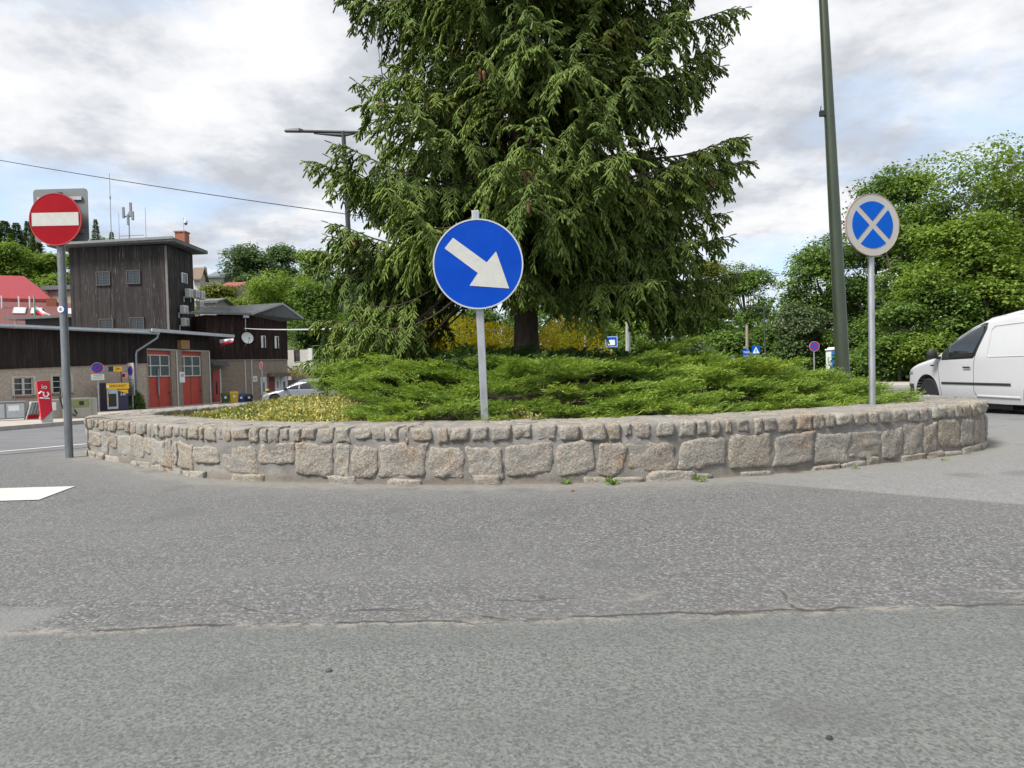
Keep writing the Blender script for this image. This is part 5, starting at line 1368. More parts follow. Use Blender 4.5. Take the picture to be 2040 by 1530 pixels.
# reach of the branches by height above the soil, on the left and on the right of the picture
zk = [.0, .45, .9, 1.6, 2.3, 3.0, 3.7, 4.2, 4.7, 5.3, 6.2, 8.0, 10.0, 11.4]
rl = [2.9, 3.2, 3.25, 3.05, 2.7, 2.4, 1.9, 1.85, 1.9, 2.35, 2.6, 2.2, 1.1, .25]
rr = [1.6, 2.0, 2.7, 2.85, 2.6, 3.0, 2.8, 2.45, 2.6, 3.0, 3.0, 2.3, 1.1, .25]
limb = MB(); shoots_p, shoots_d, shoots_l, shoots_w, shoots_t = [], [], [], [], []
tw_v, cone_spots = MB(), []
def reach(z, az):
    c = math.cos(az); wl_ = (1 - c) / 2
    return np.interp(z, zk, rl) * wl_ + np.interp(z, zk, rr) * (1 - wl_)
branches = []
z = .80; k = 0
while z < 11.2:
    nb = 6; a0 = rg.uniform(0, 6.28)
    for j in range(nb):
        az = a0 + j * 6.283 / nb + rg.normal() * .22
        zz = z + rg.normal() * .07
        if zz < 1.5 and math.cos(az) > -.3: continue
        if zz < 1.6 and abs(math.cos(az)) < .72: continue             # the low skirt hangs only on the left
        ln_ = reach(zz, az) * rg.uniform(.74, 1.04)
        branches.append((zz, az, ln_, rg.uniform(0, 1)))
    z += .27 if z < 6.3 else .36
for q in range(11):
    az = math.pi + rg.uniform(-.8, .8); zz = rg.uniform(.75, 1.9); branches.append((zz, az, reach(zz, az) * rg.uniform(.6, 1.0), .5))
for q in range(12):
    az = rg.uniform(-.75, .75); zz = rg.uniform(1.55, 2.5); branches.append((zz, az, reach(zz, az) * rg.uniform(.6, 1.0), .5))
# a few limbs that mark the outline
def limb_to(u, v, Y, z0):
    p = at(u, v, Y); dx, dy = p.x - TX, p.y - TY; branches.append((z0, math.atan2(dy, dx), math.hypot(dx, dy), p.z - TZ))
for u, v, Y, z0 in ((612, 322, 9.2, 3.0), (690, 345, 8.7, 2.9), (738, 158, 9.3, 4.4), (692, 2, 9.3, 5.4), (655, 478, 8.9, 2.2), (612, 500, 9.6, 2.0), (622, 640, 9.0, 1.25), (640, 690, 8.5, 1.1), (690, 735, 8.7, .95), (1492, 268, 9.2, 3.5), (1500, 318, 9.3, 3.2), (1478, 545, 9.3, 1.75), (1462, 590, 8.9, 1.6), (1440, 430, 9.3, 2.5), (1437, 135, 9.2, 4.6), (1490, 4, 9.2, 5.4), (1400, 180, 9.2, 4.5), (1400, 640, 9.4, 1.55), (1300, 560, 7.6, 2.0), (1060, 90, 7.3, 5.0), (1180, 130, 7.0, 4.8), (1230, 300, 7.0, 3.4), (980, 330, 7.1, 3.3), (880, 500, 7.3, 2.3), (760, 360, 7.8, 3.2), (1120, 420, 7.2, 2.7), (1060, 560, 7.9, 1.9), (1092, 592, 8.0, 2.0), (1135, 600, 8.2, 2.0), (1020, 575, 7.9, 2.1)):
    limb_to(u, v, Y, z0)
for bi, (z0, az, ln_, extra) in enumerate(branches):
    mark = bi >= len(branches) - 30
    c, s = math.cos(az), math.sin(az); rad_dir = np.array([c, s, 0]); side_dir = np.array([-s, c, 0])
    hf = min(1, z0 / 6.0)
    n_ = 15; t = np.linspace(0, 1, n_)
    if mark: dz = (extra - z0)
    elif abs(c) < .72 and z0 < 2.4: dz = .10 * ln_ * rg.uniform(.2, 1)
    else: dz = (-.16 + .30 * hf + rg.normal() * .13) * ln_ * .7
    bow = .13 * ln_ * rg.uniform(.6, 1.2)
    zz = z0 + dz * t - bow * np.sin(np.pi * np.minimum(t * 1.08, 1)) * (1 - .3 * t) + .07 * ln_ * np.maximum(0, t - .72) ** 1.4 * 4
    if mark: zz = zz - (.07 * ln_ * .28 ** 1.4 * 4) * t
    if z0 < 1.7: zz = zz + 1.6 * (1 - t) ** 1.7
    wig = .05 * ln_ * np.sin(t * 4 + rg.uniform(0, 6)) * t
    pts = rad_dir[None] * (ln_ * t)[:, None] + side_dir[None] * wig[:, None]; pts[:, 2] = zz
    limb.tube(pts.tolist(), [max(.005, .032 * (1 - ti) ** 1.1 * (ln_ / 2.8) + .004) for ti in t], 5)
    # hanging side twigs
    btint = rg.normal() * .14 + (.06 if rg.random() < .15 else 0)
    yellowish = rg.random() < .035
    nt_ = int(ln_ / .056)
    for q in range(nt_):
        tt = .16 + .84 * (q + rg.uniform(0, 1)) / nt_
        if z0 < 1.7 and c < 0 and tt * ln_ < 1.45: continue
        if z0 < 1.5 and c >= 0 and tt * ln_ < 1.2: continue
        if tt > 1: continue
        i = min(n_ - 2, int(tt * (n_ - 1))); w = tt * (n_ - 1) - i; p = pts[i] * (1 - w) + pts[i + 1] * w
        tang = unit(pts[i + 1] - pts[i]); sgn = 1 if q % 2 else -1
        L_ = (.20 + .50 * math.sin(math.pi * min(1, tt * .96 + .04)) ** .8) * rg.uniform(.65, 1.25) * min(1, ln_ / 2.0)
        if tt > .9: L_ *= .55
        d0 = tang * rg.uniform(.45, .9) + side_dir * sgn * rg.uniform(.45, 1.15) + np.array([0, 0, rg.uniform(-.25, .15)])
        m_ = 6; tp = [p]; d = unit(d0); sl_ = L_ / m_
        droop = rg.uniform(.10, .34) if rg.random() < .6 else rg.uniform(.34, .6)
        for a_ in range(m_):
            d = unit(d + np.array([0, 0, -droop])); tp.append(tp[-1] + d * sl_)
        tp = np.array(tp)
        # shoots along the twig
        ns_ = max(4, int(L_ / .021)); ts = np.sort(rg.uniform(.05, 1, ns_)); ii = np.minimum((ts * m_).astype(int), m_ - 1); ww = ts * m_ - ii
        sp_ = tp[ii] * (1 - ww)[:, None] + tp[ii + 1] * ww[:, None]; dd = unit(tp[ii + 1] - tp[ii])
        lat = np.cross(dd, [0, 0, 1.0]); lat = unit(lat + 1e-6) * np.where(np.arange(ns_) % 2, 1, -1)[:, None]
        sd2 = dd * .80 + lat * rg.uniform(.45, 1.1, (ns_, 1)) + np.array([0, 0, -.28]) + rg.normal(size=(ns_, 3)) * .18
        shoots_p.append(sp_); shoots_d.append(sd2); shoots_l.append(rg.uniform(.05, .125, ns_)); shoots_w.append(rg.uniform(.0092, .0138, ns_))
        tn = .38 + btint + rg.normal(size=ns_) * .13 + .32 * (rg.random(ns_) < .34) + (.35 if yellowish else 0)
        shoots_t.append(np.clip(tn, 0, .8 if not yellowish else 1))
        # the twig itself is needled along its length
        shoots_p.append(tp[:-1]); shoots_d.append(tp[1:] - tp[:-1]); shoots_l.append(np.full(m_, sl_ * 1.25)); shoots_w.append(np.full(m_, .0095)); shoots_t.append(np.clip(.32 + btint + rg.normal(size=m_) * .08, 0, .75))
    # upright bare tips
    e = pts[-1]; d = unit(pts[-1] - pts[-2]); up_ = unit(d + np.array([0, 0, .35]))
    shoots_p.append(np.array([e - d * .22, e - d * .12, e - d * .12, e - d * .2, e - d * .2, e])); shoots_d.append(np.array([d, up_ + side_dir * .6, up_ - side_dir * .6, up_ + side_dir * .7, up_ - side_dir * .7, up_]))
    shoots_l.append(np.array([.25, .08, .08, .10, .10, .12])); shoots_w.append(np.full(6, .009)); shoots_t.append(np.full(6, .42))
    if rg.random() < .30 and ln_ > 1.5 and z0 > 1.3: cone_spots.append((pts[n_ - 2] * .5 + pts[n_ - 3] * .5, rg.integers(1, 5)))
limb.build('limbs', M_BARK, spruce, True)
bag = Bag(); bag.add(*fingers(np.vstack(shoots_p), np.vstack(shoots_d), np.concatenate(shoots_l), np.concatenate(shoots_w), np.concatenate(shoots_t)))
bag.build('crown', M_SPRUCE, spruce)
print('spruce shoots', sum(len(a) for a in shoots_l))
cm = MB(); cm.lathe([(0, 0), (.012, -.012), (.019, -.05), (.017, -.10), (.007, -.135), (0, -.14)], 8)
proto = None; ncone = 0
for p, n_ in cone_spots:
    for q in range(int(n_)):
        if ncone >= 95: break
        loc = p + np.array([rg.normal() * .05, rg.normal() * .05, -.05 - rg.uniform(0, .05)])
        if proto is None: proto = cm.build('cone', M_CONE, spruce, True); o = proto
        else: o = proto.copy(); COL.objects.link(o); o.parent = spruce
        o.location = loc; o.rotation_euler = (rg.normal() * .2, rg.normal() * .2, 0); ncone += 1

# ---- low planting of the bed
def frond_bag(cl, per, lenr, elev, pairs, width, tint, rgn, sprayw=.34):
    """feathery sprays over a set of low mounds: cl rows are x, y, z, radius, height, tint shift"""
    cl = np.array(cl); n = len(cl) * per; ci = np.repeat(np.arange(len(cl)), per); C = cl[ci]
    az = rgn.uniform(0, 6.283, n); rr_ = np.sqrt(rgn.uniform(0.0, 1, n))
    px = C[:, 0] + np.cos(az) * rr_ * C[:, 3]; py = C[:, 1] + np.sin(az) * rr_ * C[:, 3]
    pz = C[:, 2] + C[:, 4] * (1 - .75 * rr_ ** 2.2) * rgn.uniform(.66, 1.0, n)
    e = R(1) * (elev[0] + (elev[1] - elev[0]) * rgn.uniform(0, 1, n)) * (1 - .45 * rr_)
    az2 = az + rgn.normal(size=n) * .55
    d = np.c_[np.cos(az2) * np.cos(e), np.sin(az2) * np.cos(e), np.sin(e)]
    ln_ = rgn.uniform(*lenr, n); s, up_ = frame(d); roll = rgn.normal(size=n) * .5
    s2 = s * np.cos(roll)[:, None] + up_ * np.sin(roll)[:, None]
    tn = np.clip(tint + C[:, 5] + rgn.normal(size=n) * .15, 0, 1)
    P0 = np.c_[px, py, pz] - d * (ln_ * .4)[:, None]
    bag = Bag(); P, D, Ln, W, T = [], [], [], [], []
    P.append(P0); D.append(d); Ln.append(ln_); W.append(np.full(n, width * .9)); T.append(tn * .8)
    for k in range(pairs):
        f = .15 + .75 * k / max(1, pairs - 1)
        for sg in (-1, 1):
            P.append(P0 + d * (ln_ * f)[:, None]); D.append(d * .8 + s2 * sg * .62 + rgn.normal(size=(n, 3)) * .14 + np.array([0, 0, .08]))
            Ln.append(ln_ * sprayw * (1.15 - .55 * f) * rgn.uniform(.7, 1.2, n)); W.append(np.full(n, width)); T.append(np.clip(tn + .18 * f - .05, 0, 1))
    P, D, Ln, W, T = np.vstack(P), np.vstack(D), np.concatenate(Ln), np.concatenate(W), np.concatenate(T)
    bag.add(*leaves(P, D, unit(rgn.normal(size=P.shape) * .6 + np.array([0, 0, 1.0])), Ln, W, T))
    return bag
rj = np.random.default_rng(21)
def scatter(n, dmin, test, rgn, xr=(-5.2, 5), yr=(5.2, 12.8)):
    out = []
    for _ in range(n * 60):
        x, y = rgn.uniform(*xr), rgn.uniform(*yr)
        if not test(x, y): continue
        if all((x - a) ** 2 + (y - b) ** 2 > dmin * dmin for a, b in out): out.append((x, y))
        if len(out) >= n: break
    return out
def left_edge(y): return np.interp(y, [5.5, 6.2, 7.5, 9, 10.5, 12.5], [-.95, -1.3, -1.85, -2.4, -3.0, -3.0])
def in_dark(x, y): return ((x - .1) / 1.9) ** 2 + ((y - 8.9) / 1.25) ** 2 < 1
def plate_bag(plates, per, lenr, pairs, width, tint, rgn, sprayw=.36):
    """tiers of feathery sprays: rows are x, y, z, length, half width, azimuth, rise, tint shift"""
    P_ = np.array(plates); n = len(P_) * per; C = P_[np.repeat(np.arange(len(P_)), per)]
    t = rgn.uniform(0, 1, n) ** .8; sgn = rgn.uniform(-1, 1, n); az = C[:, 5]
    fx, fy = np.cos(az), np.sin(az); wid = C[:, 4] * np.sqrt(np.clip(t * (1.25 - t) * 2.6, .03, 1))
    px = C[:, 0] + fx * C[:, 3] * t - fy * sgn * wid; py = C[:, 1] + fy * C[:, 3] * t + fx * sgn * wid
    pz = C[:, 2] + C[:, 6] * t - .10 * sgn ** 2 * C[:, 4] - .10 * C[:, 3] * np.maximum(0, t - .75) + rgn.normal(size=n) * .018
    a2 = az + sgn * .75 + rgn.normal(size=n) * .28; e = R(1) * rgn.uniform(-4, 30, n)
    d = np.c_[np.cos(a2) * np.cos(e), np.sin(a2) * np.cos(e), np.sin(e)]
    ln_ = rgn.uniform(*lenr, n); s, up_ = frame(d); roll = rgn.normal(size=n) * .45
    s2 = s * np.cos(roll)[:, None] + up_ * np.sin(roll)[:, None]
    tn = np.clip(tint + C[:, 7] + rgn.normal(size=n) * .13 + .12 * (t - .5), 0, 1); P0 = np.c_[px, py, pz] - d * (ln_ * .5)[:, None]
    P, D, Ln, W, T = [P0], [d], [ln_], [np.full(n, width * .9)], [tn * .85]
    for k in range(pairs):
        f = .12 + .80 * k / max(1, pairs - 1)
        for sg in (-1, 1):
            P.append(P0 + d * (ln_ * f)[:, None]); D.append(d * .85 + s2 * sg * .62 + rgn.normal(size=(n, 3)) * .15 + np.array([0, 0, .06]))
            Ln.append(ln_ * sprayw * (1.15 - .55 * f) * rgn.uniform(.7, 1.2, n)); W.append(np.full(n, width)); T.append(np.clip(tn + .16 * f - .05, 0, 1))
    P, D, Ln, W, T = np.vstack(P), np.vstack(D), np.concatenate(Ln), np.concatenate(W), np.concatenate(T)
    bag = Bag(); bag.add(*leaves(P, D, unit(rgn.normal(size=P.shape) * .6 + np.array([0, 0, 1.0])), Ln, W, T)); return bag
pl = []
for x, y in scatter(640, .18, lambda x, y: rho(x, y) < .98 and x > left_edge(y) and not in_dark(x, y) and y < 11.6, rj):
    r_ = float(rho(x, y)); edge = min(1, (1 - r_) * 4.5)
    az = math.atan2(y - CEN[1], x - CEN[0]) + rj.normal() * .65
    if rj.random() < .2: az = rj.uniform(0, 6.28)
    lump = .5 + .5 * math.sin(x * 3.1 + 1.3 * math.sin(y * 2.2)) * math.cos(y * 2.7 + .8 * math.sin(x * 1.9))
    z_ = float(bedz(x, y)) + .05 + (.10 + .30 * lump * rj.uniform(.5, 1.1)) * (.25 + .75 * edge)
    if x > 1.2: z_ += .04 * min(1, (x - 1.2) / 1.4) * (.3 + .7 * edge)
    L_ = rj.uniform(.34, .62); z_ += .05 * max(0, 1 - r_ * 1.2); pl.append((x - math.cos(az) * L_ * .5, y - math.sin(az) * L_ * .5, z_, L_, rj.uniform(.13, .22), az, rj.uniform(-.01, .13), .16 * (lump - .5) + rj.normal() * .10))
jun = plate_bag(pl, 72, (.10, .20), 5, .0095, .50, rj).build('juniper_carpet', M_JUN, None)
tag(jun, 'bright green spreading juniper covering most of the island bed', 'ground cover', kind='stuff')
# darker green low shrubs around the foot of the spruce
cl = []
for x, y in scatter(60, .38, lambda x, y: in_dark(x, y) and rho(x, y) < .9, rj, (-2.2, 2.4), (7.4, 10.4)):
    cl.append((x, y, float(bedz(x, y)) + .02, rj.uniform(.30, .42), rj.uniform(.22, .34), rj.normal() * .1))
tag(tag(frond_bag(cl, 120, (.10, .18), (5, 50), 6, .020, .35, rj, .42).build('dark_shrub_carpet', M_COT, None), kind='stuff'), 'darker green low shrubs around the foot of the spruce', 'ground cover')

def leafy_mound(name, label, cat, spots, n, lsize, mat, tint, seed, fill=.35, kind=None, stems=True, tj=.18):
    """dense small-leaved shrub: spots are x, y, z, rx, ry, h"""
    rgn = np.random.default_rng(seed); spots = np.array(spots); c0 = spots[0]
    base = (float(c0[0]), float(c0[1]), float(c0[2]))
    o = thing(name, label, cat, base) if kind is None else None
    wgt = spots[:, 3] * spots[:, 4] + spots[:, 5] * spots[:, 3]; ci = rgn.choice(len(spots), n, p=wgt / wgt.sum()); S_ = spots[ci]
    d = rdir_g(n, rgn); d[:, 2] = np.abs(d[:, 2]); d = unit(d); sh = 1 - fill * rgn.random(n) ** 2
    lump = 1 + .10 * wnoise(d * 2.4 + S_[:, :3], 2.0, seed)
    p = np.c_[S_[:, 0] + d[:, 0] * S_[:, 3] * sh * lump, S_[:, 1] + d[:, 1] * S_[:, 4] * sh * lump, S_[:, 2] + d[:, 2] * S_[:, 5] * sh * lump]
    dr = unit(d + rgn.normal(size=(n, 3)) * .7); nn = unit(d + np.array([0, 0, .6]) + rgn.normal(size=(n, 3)) * .55)
    ln_ = rgn.uniform(.7, 1.3, n) * lsize
    tn = np.clip(tint + .25 * (wnoise(p, 3.0, seed + 1)) + rgn.normal(size=n) * tj, 0, 1)
    bag = Bag(); q = p - np.array(base) if o else p
    bag.add(*leaves(q, dr, nn, ln_, ln_ * .62, tn))
    b = bag.build('foliage' if o else name, mat, o)
    if o and stems:
        m = MB()
        for k in range(14):
            s_ = spots[rgn.integers(len(spots))]; e = rdir_g(1, rgn)[0]; e[2] = abs(e[2])
            a_ = Vector((s_[0] - base[0], s_[1] - base[1], s_[2] - base[2] - .1)); m.tube([a_, a_ + Vector((e[0] * s_[3] * .4, e[1] * s_[4] * .4, s_[5] * .5)), a_ + Vector((e[0] * s_[3] * .85, e[1] * s_[4] * .85, max(.2, e[2]) * s_[5] * .85 + .1))], [.018, .012, .005], 5)
        m.build('stems', M_BARK, o)
    if kind: tag(b, label, cat, kind=kind); return b
    return o
def rdir_g(n, rgn): return unit(rgn.normal(size=(n, 3)))
def bz_(x, y): return float(bedz(x, y))
# yellow shrubs behind the spruce
Ya = 11.1
def mound_at(u, vtop, Y, rx, ry):
    p = at(u, vtop, Y); z_ = bz_(p.x, Y) - .05; return (p.x, Y, z_, rx, ry, p.z - z_)
leafy_mound('yellow_shrub', 'wide golden yellow shrub behind the spruce, left of its trunk', 'shrub', [mound_at(905, 628, Ya, 1.0, .6), mound_at(830, 648, 10.4, .55, .5), mound_at(800, 690, 9.7, .36, .4), mound_at(985, 642, Ya, .6, .6)], 26000, .034, M_YEL, .62, 31)
leafy_mound('yellow_shrub', 'rounded golden yellow shrub right of the spruce trunk', 'shrub', [mound_at(1130, 628, 10.9, .80, .6), mound_at(1075, 655, 10.4, .4, .4)], 15000, .034, M_YEL, .66, 32)
# variegated ground cover along the left front edge
re_ = np.random.default_rng(8); sp_ = []
for x, y in scatter(120, .22, lambda x, y: .62 < rho(x, y) < .99 and x < left_edge(y) + .1 and x > -4.75 and y < 10.2, re_):
    sp_.append((x, y, bz_(x, y) - .03, .24, .24, re_.uniform(.10, .20) if x > -2.8 else re_.uniform(.06, .13)))
for x in np.arange(-1.4, .1, .16): 
    y = 5.98 + .05 * math.sin(x * 9); sp_.append((x, y, bz_(x, y), .11, .10, .10))
leafy_mound('variegated_carpet', 'yellow-green variegated ground cover along the left edge of the bed', 'ground cover', sp_, 52000, .034, M_EUO, .42, 41, .6, kind='stuff', tj=.26)
leafy_mound('variegated_shrub', 'small pale variegated shrub just right of the arrow sign post', 'shrub', [(at(1030, 820, 6.12).x, 6.12, .36, .16, .12, .19), (at(1000, 822, 6.05).x, 6.05, .36, .12, .1, .12), (at(1065, 825, 6.05).x, 6.02, .36, .14, .1, .12)], 1500, .030, M_EUO, .80, 43, .8, tj=.2)
leafy_mound('variegated_shrub', 'small pale variegated shrub near the foot of the green lamp post', 'shrub', [(at(1640, 765, 8.0).x, 8.0, .45, .26, .2, .26)], 1100, .036, M_EUO, .85, 44, .8)
# weeds at the foot of the wall
def weed(label, u, v, r_, n, seed):
    rgn = np.random.default_rng(seed); d = ray(u, v); t_ = -H / d.z; x, y = d.x * t_, d.y * t_
    r_ *= .72
    o = thing('weed', label, 'weed', (x, y, 0), 0, 'weeds at the foot of the wall')
    az = rgn.uniform(0, 6.28, n); e = rgn.uniform(.1, 1.0, n); dr = np.c_[np.cos(az) * np.cos(e), np.sin(az) * np.cos(e) * .6, np.sin(e)]
    ln_ = rgn.uniform(.5, 1.1, n) * r_
    bag = Bag(); bag.add(*leaves(np.c_[rgn.normal(size=n) * r_ * .25, rgn.normal(size=n) * .02, np.zeros(n) + .005], dr, unit(rgn.normal(size=(n, 3)) * .3 + np.array([0, -.2, 1])), ln_, ln_ * .26, rgn.uniform(.2, 1, n)))
    bag.build('leaves', M_WEED, o); return o
weed('bushy weed at the left end of the wall by the no entry post', 188, 908, .13, 46, 1)
weed('low weed below the wall right of the middle', 1130, 964, .09, 26, 2)
weed('spreading weed below the wall, second right of the arrow sign', 1220, 965, .10, 40, 3)
weed('star-shaped weed below the wall where it starts to curve right', 1392, 959, .085, 28, 4)
weed('small weed under the right part of the wall', 1702, 934, .06, 16, 5)
weed('tiny weed near the right end of the wall', 1880, 918, .05, 14, 6)

# ---- broad-leaved trees
LEAFM = {}
def leafmat(key):
    if key not in LEAFM:
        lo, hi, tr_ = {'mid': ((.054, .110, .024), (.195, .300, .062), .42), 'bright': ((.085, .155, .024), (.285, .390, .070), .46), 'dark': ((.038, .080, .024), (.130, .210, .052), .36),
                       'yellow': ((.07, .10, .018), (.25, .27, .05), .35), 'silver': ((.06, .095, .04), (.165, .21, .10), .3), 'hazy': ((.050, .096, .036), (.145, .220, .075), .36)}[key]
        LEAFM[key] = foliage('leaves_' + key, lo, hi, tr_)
    return LEAFM[key]
def tree(label, x, y, zb_, top, rx, key, seed, nl=9000, leaf=.30, base=.12, lobes=20, name='broadleaf_tree', group=None, cat='tree', open_=.0, tr_r=None):
    rgn = np.random.default_rng(seed); h = top - zb_
    o = thing(name, label, cat, (x, y, zb_), 0, group)
    r0 = tr_r or max(.08, h * .018); lean = rgn.normal(size=2) * .03 * h
    kt = .72; tp = [(lean[0] * t * t, lean[1] * t * t, h * kt * t - (.3 if t == 0 else 0)) for t in np.linspace(0, 1, 7)]
    m = MB(); m.tube(tp, [r0 * (1.25 - t * .95) for t in np.linspace(0, 1, 7)], 8)
    zc, rz_ = h * (base + 1) / 2, h * (1 - base) / 2
    d = rdir_g(lobes, rgn); f = rgn.uniform(.35, .80, lobes)
    lr = rx * rgn.uniform(.26, .46, lobes)
    lc = np.c_[d[:, 0] * rx * f, d[:, 1] * rx * f, zc + d[:, 2] * np.maximum(rz_ - lr * .8, .1) * np.minimum(1, f + .22)]
    for q_ in range(min(6, lobes)):
        a_q = q_ * 1.3 + seed; k_q = 0 if q_ == 0 else rgn.uniform(.25, .6)
        lr[q_] = rx * rgn.uniform(.30, .42); lc[q_] = (lean[0] + rx * k_q * math.cos(a_q), lean[1] + rx * k_q * math.sin(a_q), h - lr[q_] * (.95 + (0 if q_ == 0 else rgn.uniform(.1, .9))))
    for c, r_ in zip(lc, lr):
        t0 = rgn.uniform(.25, .8); a_ = Vector((lean[0] * t0 * t0, lean[1] * t0 * t0, min(h * kt * t0, c[2] * .92 + .05))); b_ = Vector(c)
        mid_ = a_.lerp(b_, .55) + Vector((0, 0, .06 * h * rgn.uniform(-.3, .8))); m.tube([a_, mid_, b_], [r0 * .42, r0 * .25, r0 * .08], 5)
        for q in range(3):
            e = rdir_g(1, rgn)[0]; m.tube([b_, b_ + Vector(e * r_ * .8)], [r0 * .09, r0 * .03], 4)
    m.build('trunk', M_BARK2, o, True)
    # leaf clumps on the lobes
    w = lr ** 2; nl = int(nl * 1.5); ncl = max(30, nl // 16); ci = rgn.choice(lobes, ncl, p=w / w.sum()); dd = rdir_g(ncl, rgn); dd[:, 2] = np.where(dd[:, 2] < -.45, -dd[:, 2], dd[:, 2])
    shell = 1 - (.55 + .2 * open_) * rgn.random(ncl) ** 1.8
    bump_ = 1 + .18 * wnoise(dd * 3 + ci[:, None] * 7.0, 1.5, seed)
    cc = lc[ci] + dd * (lr[ci] * shell * bump_)[:, None] * np.array([1.08, 1.08, .92])
    ct = .42 + rgn.normal(size=ncl) * .13 + .16 * (rgn.random(lobes)[ci] - .5)
    li = np.repeat(np.arange(ncl), 16); n = len(li); cr = np.repeat(rgn.uniform(.7, 1.5, ncl) * leaf * 1.55, 16)
    off = rgn.normal(size=(n, 3)) * np.array([.62, .62, .30]); p = cc[li] + off * cr[:, None]
    p[:, 2] -= .25 * cr * (off[:, 0] ** 2 + off[:, 1] ** 2)                     # sprays droop at their rims
    p[:, 2] = np.maximum(p[:, 2], .05)
    hor = unit(off * np.array([1, 1, 0]) + 1e-4); dr = unit(hor + np.array([0, 0, -.35]) + rgn.normal(size=(n, 3)) * .45)
    nn = unit(np.array([0, 0, 1.0]) + dd[li] * .5 + rgn.normal(size=(n, 3)) * .42)
    ln_ = rgn.uniform(.65, 1.25, n) * leaf
    bag = Bag(); bag.add(*leaves(p, dr, nn, ln_, ln_ * rgn.uniform(.5, .75, n), np.clip(ct[li] + rgn.normal(size=n) * .14, 0, 1), .12))
    bag.build('crown', leafmat(key), o); return o
def tree_px(label, u, vtop, Y, half, key, seed, zb_=None, hill=False, **kw):
    p = at(u, vtop, Y); zb_ = float(hillz(p.x, Y) if hill else gz(p.x, Y)) - .1 if zb_ is None else zb_
    return tree(label, p.x, Y, zb_, p.z, half * Y / F, key, seed, **kw)
def conifer(label, u, vtop, Y, half, seed, key='dark', hill=True, n=5200, group=None, vbot=None):
    rgn = np.random.default_rng(seed); p = at(u, vtop, Y); zb_ = float(hillz(p.x, Y) if hill else gz(p.x, Y)) - .1; h = p.z - zb_; rx = half * Y / F
    o = thing('conifer_tree', label, 'tree', (p.x, Y, zb_), 0, group)
    MB().tube([(0, 0, -.2), (0, 0, h * .98)], [h * .016, .015], 7).build('trunk', M_BARK, o, True)
    h0 = h - min(h * .92, rx * 6.5); 
    t = rgn.random(n) ** .62; az = rgn.uniform(0, 6.28, n); lay = np.clip(t + .012 * np.sin(t * 120) + rgn.normal(size=n) * .012, 0, 1)
    rr_ = rx * (1 - lay * .97) ** .85 * np.sqrt(rgn.uniform(.05, 1, n)) * (.75 + .35 * np.sin(az * 5 + np.floor(t * 22) * 2.1)) + .03
    pz = h0 + (h - h0) * lay - .22 * rr_
    d = np.c_[np.cos(az), np.sin(az), rgn.uniform(-.45, .1, n)]
    ln_ = rgn.uniform(.25, .5, n) * max(.5, rx * .42) * (1.1 - .6 * t)
    bag = Bag(); bag.add(*spindles(np.c_[np.cos(az) * rr_, np.sin(az) * rr_, pz], d, ln_, ln_ * .20, np.clip(rgn.normal(size=n) * .2 + .4, 0, 1)))
    bag.build('crown', leafmat(key), o); return o

GR = 'trees along the far kerb at the right'
tree_px('tall airy tree with visible branches at the top right corner of the wood', 1975, 278, 44, 150, 'bright', 101, nl=11000, leaf=.24, base=.25, lobes=26, group=GR, open_=1)
tree_px('dense round-topped tree behind the faded no stopping sign', 1800, 318, 48, 118, 'mid', 102, nl=13000, leaf=.27, base=.2, lobes=26, group=GR)
tree_px('bright layered tree in front of the tall airy one', 1905, 425, 41, 120, 'bright', 103, nl=12000, leaf=.25, base=.05, group=GR)
tree_px('broad tree rising just left of the tall green lamp post', 1645, 462, 56, 105, 'mid', 104, nl=12000, leaf=.27, base=.05, group=GR)
tree_px('silvery willow-like tree left of the portable toilet', 1592, 600, 52, 62, 'silver', 105, nl=9000, leaf=.20, base=.02, group=GR)
tree_px('tree reaching out of the picture above the white van', 2065, 395, 42, 130, 'bright', 106, nl=9000, leaf=.25, base=.05, group=GR)
tree_px('tree filling the gap between the lamp post and no stopping sign', 1735, 470, 52, 95, 'dark', 107, nl=9000, leaf=.26, base=.05, group=GR)
GS = 'undergrowth bushes below the right-hand trees'
for i, (u, v, Y, half, key, lab) in enumerate(((1790, 600, 40, 75, 'mid', 'leafy bush on the far verge right of the no stopping post'), (1880, 560, 39.5, 80, 'mid', 'tall leafy bush behind the bonnet of the white van'), (1975, 540, 39, 80, 'bright', 'leafy bush showing above the roof of the white van'), (1710, 640, 49, 60, 'mid', 'leafy bush right beside the portable toilet'),
                                       (1590, 668, 52, 60, 'dark', 'dark bush behind the far no stopping sign'), (1650, 655, 55, 60, 'dark', 'dark bush behind the portable toilet'), (2050, 520, 39, 80, 'mid', 'leafy bush at the right edge behind the van'), (1840, 660, 39, 60, 'bright', 'low bright bush at the kerb left of the van'), (1775, 690, 41, 55, 'dark', 'low dark bush right of the no stopping post at the kerb'), (1700, 700, 45, 50, 'mid', 'low bush between the lamp post and the portable toilet'))):
    tree_px(lab, u, v, Y, half, key, 120 + i, nl=7000, leaf=.22, base=.0, lobes=16, name='leafy_bush', cat='bush', group=GS)
GM = 'trees across the road behind the spruce'
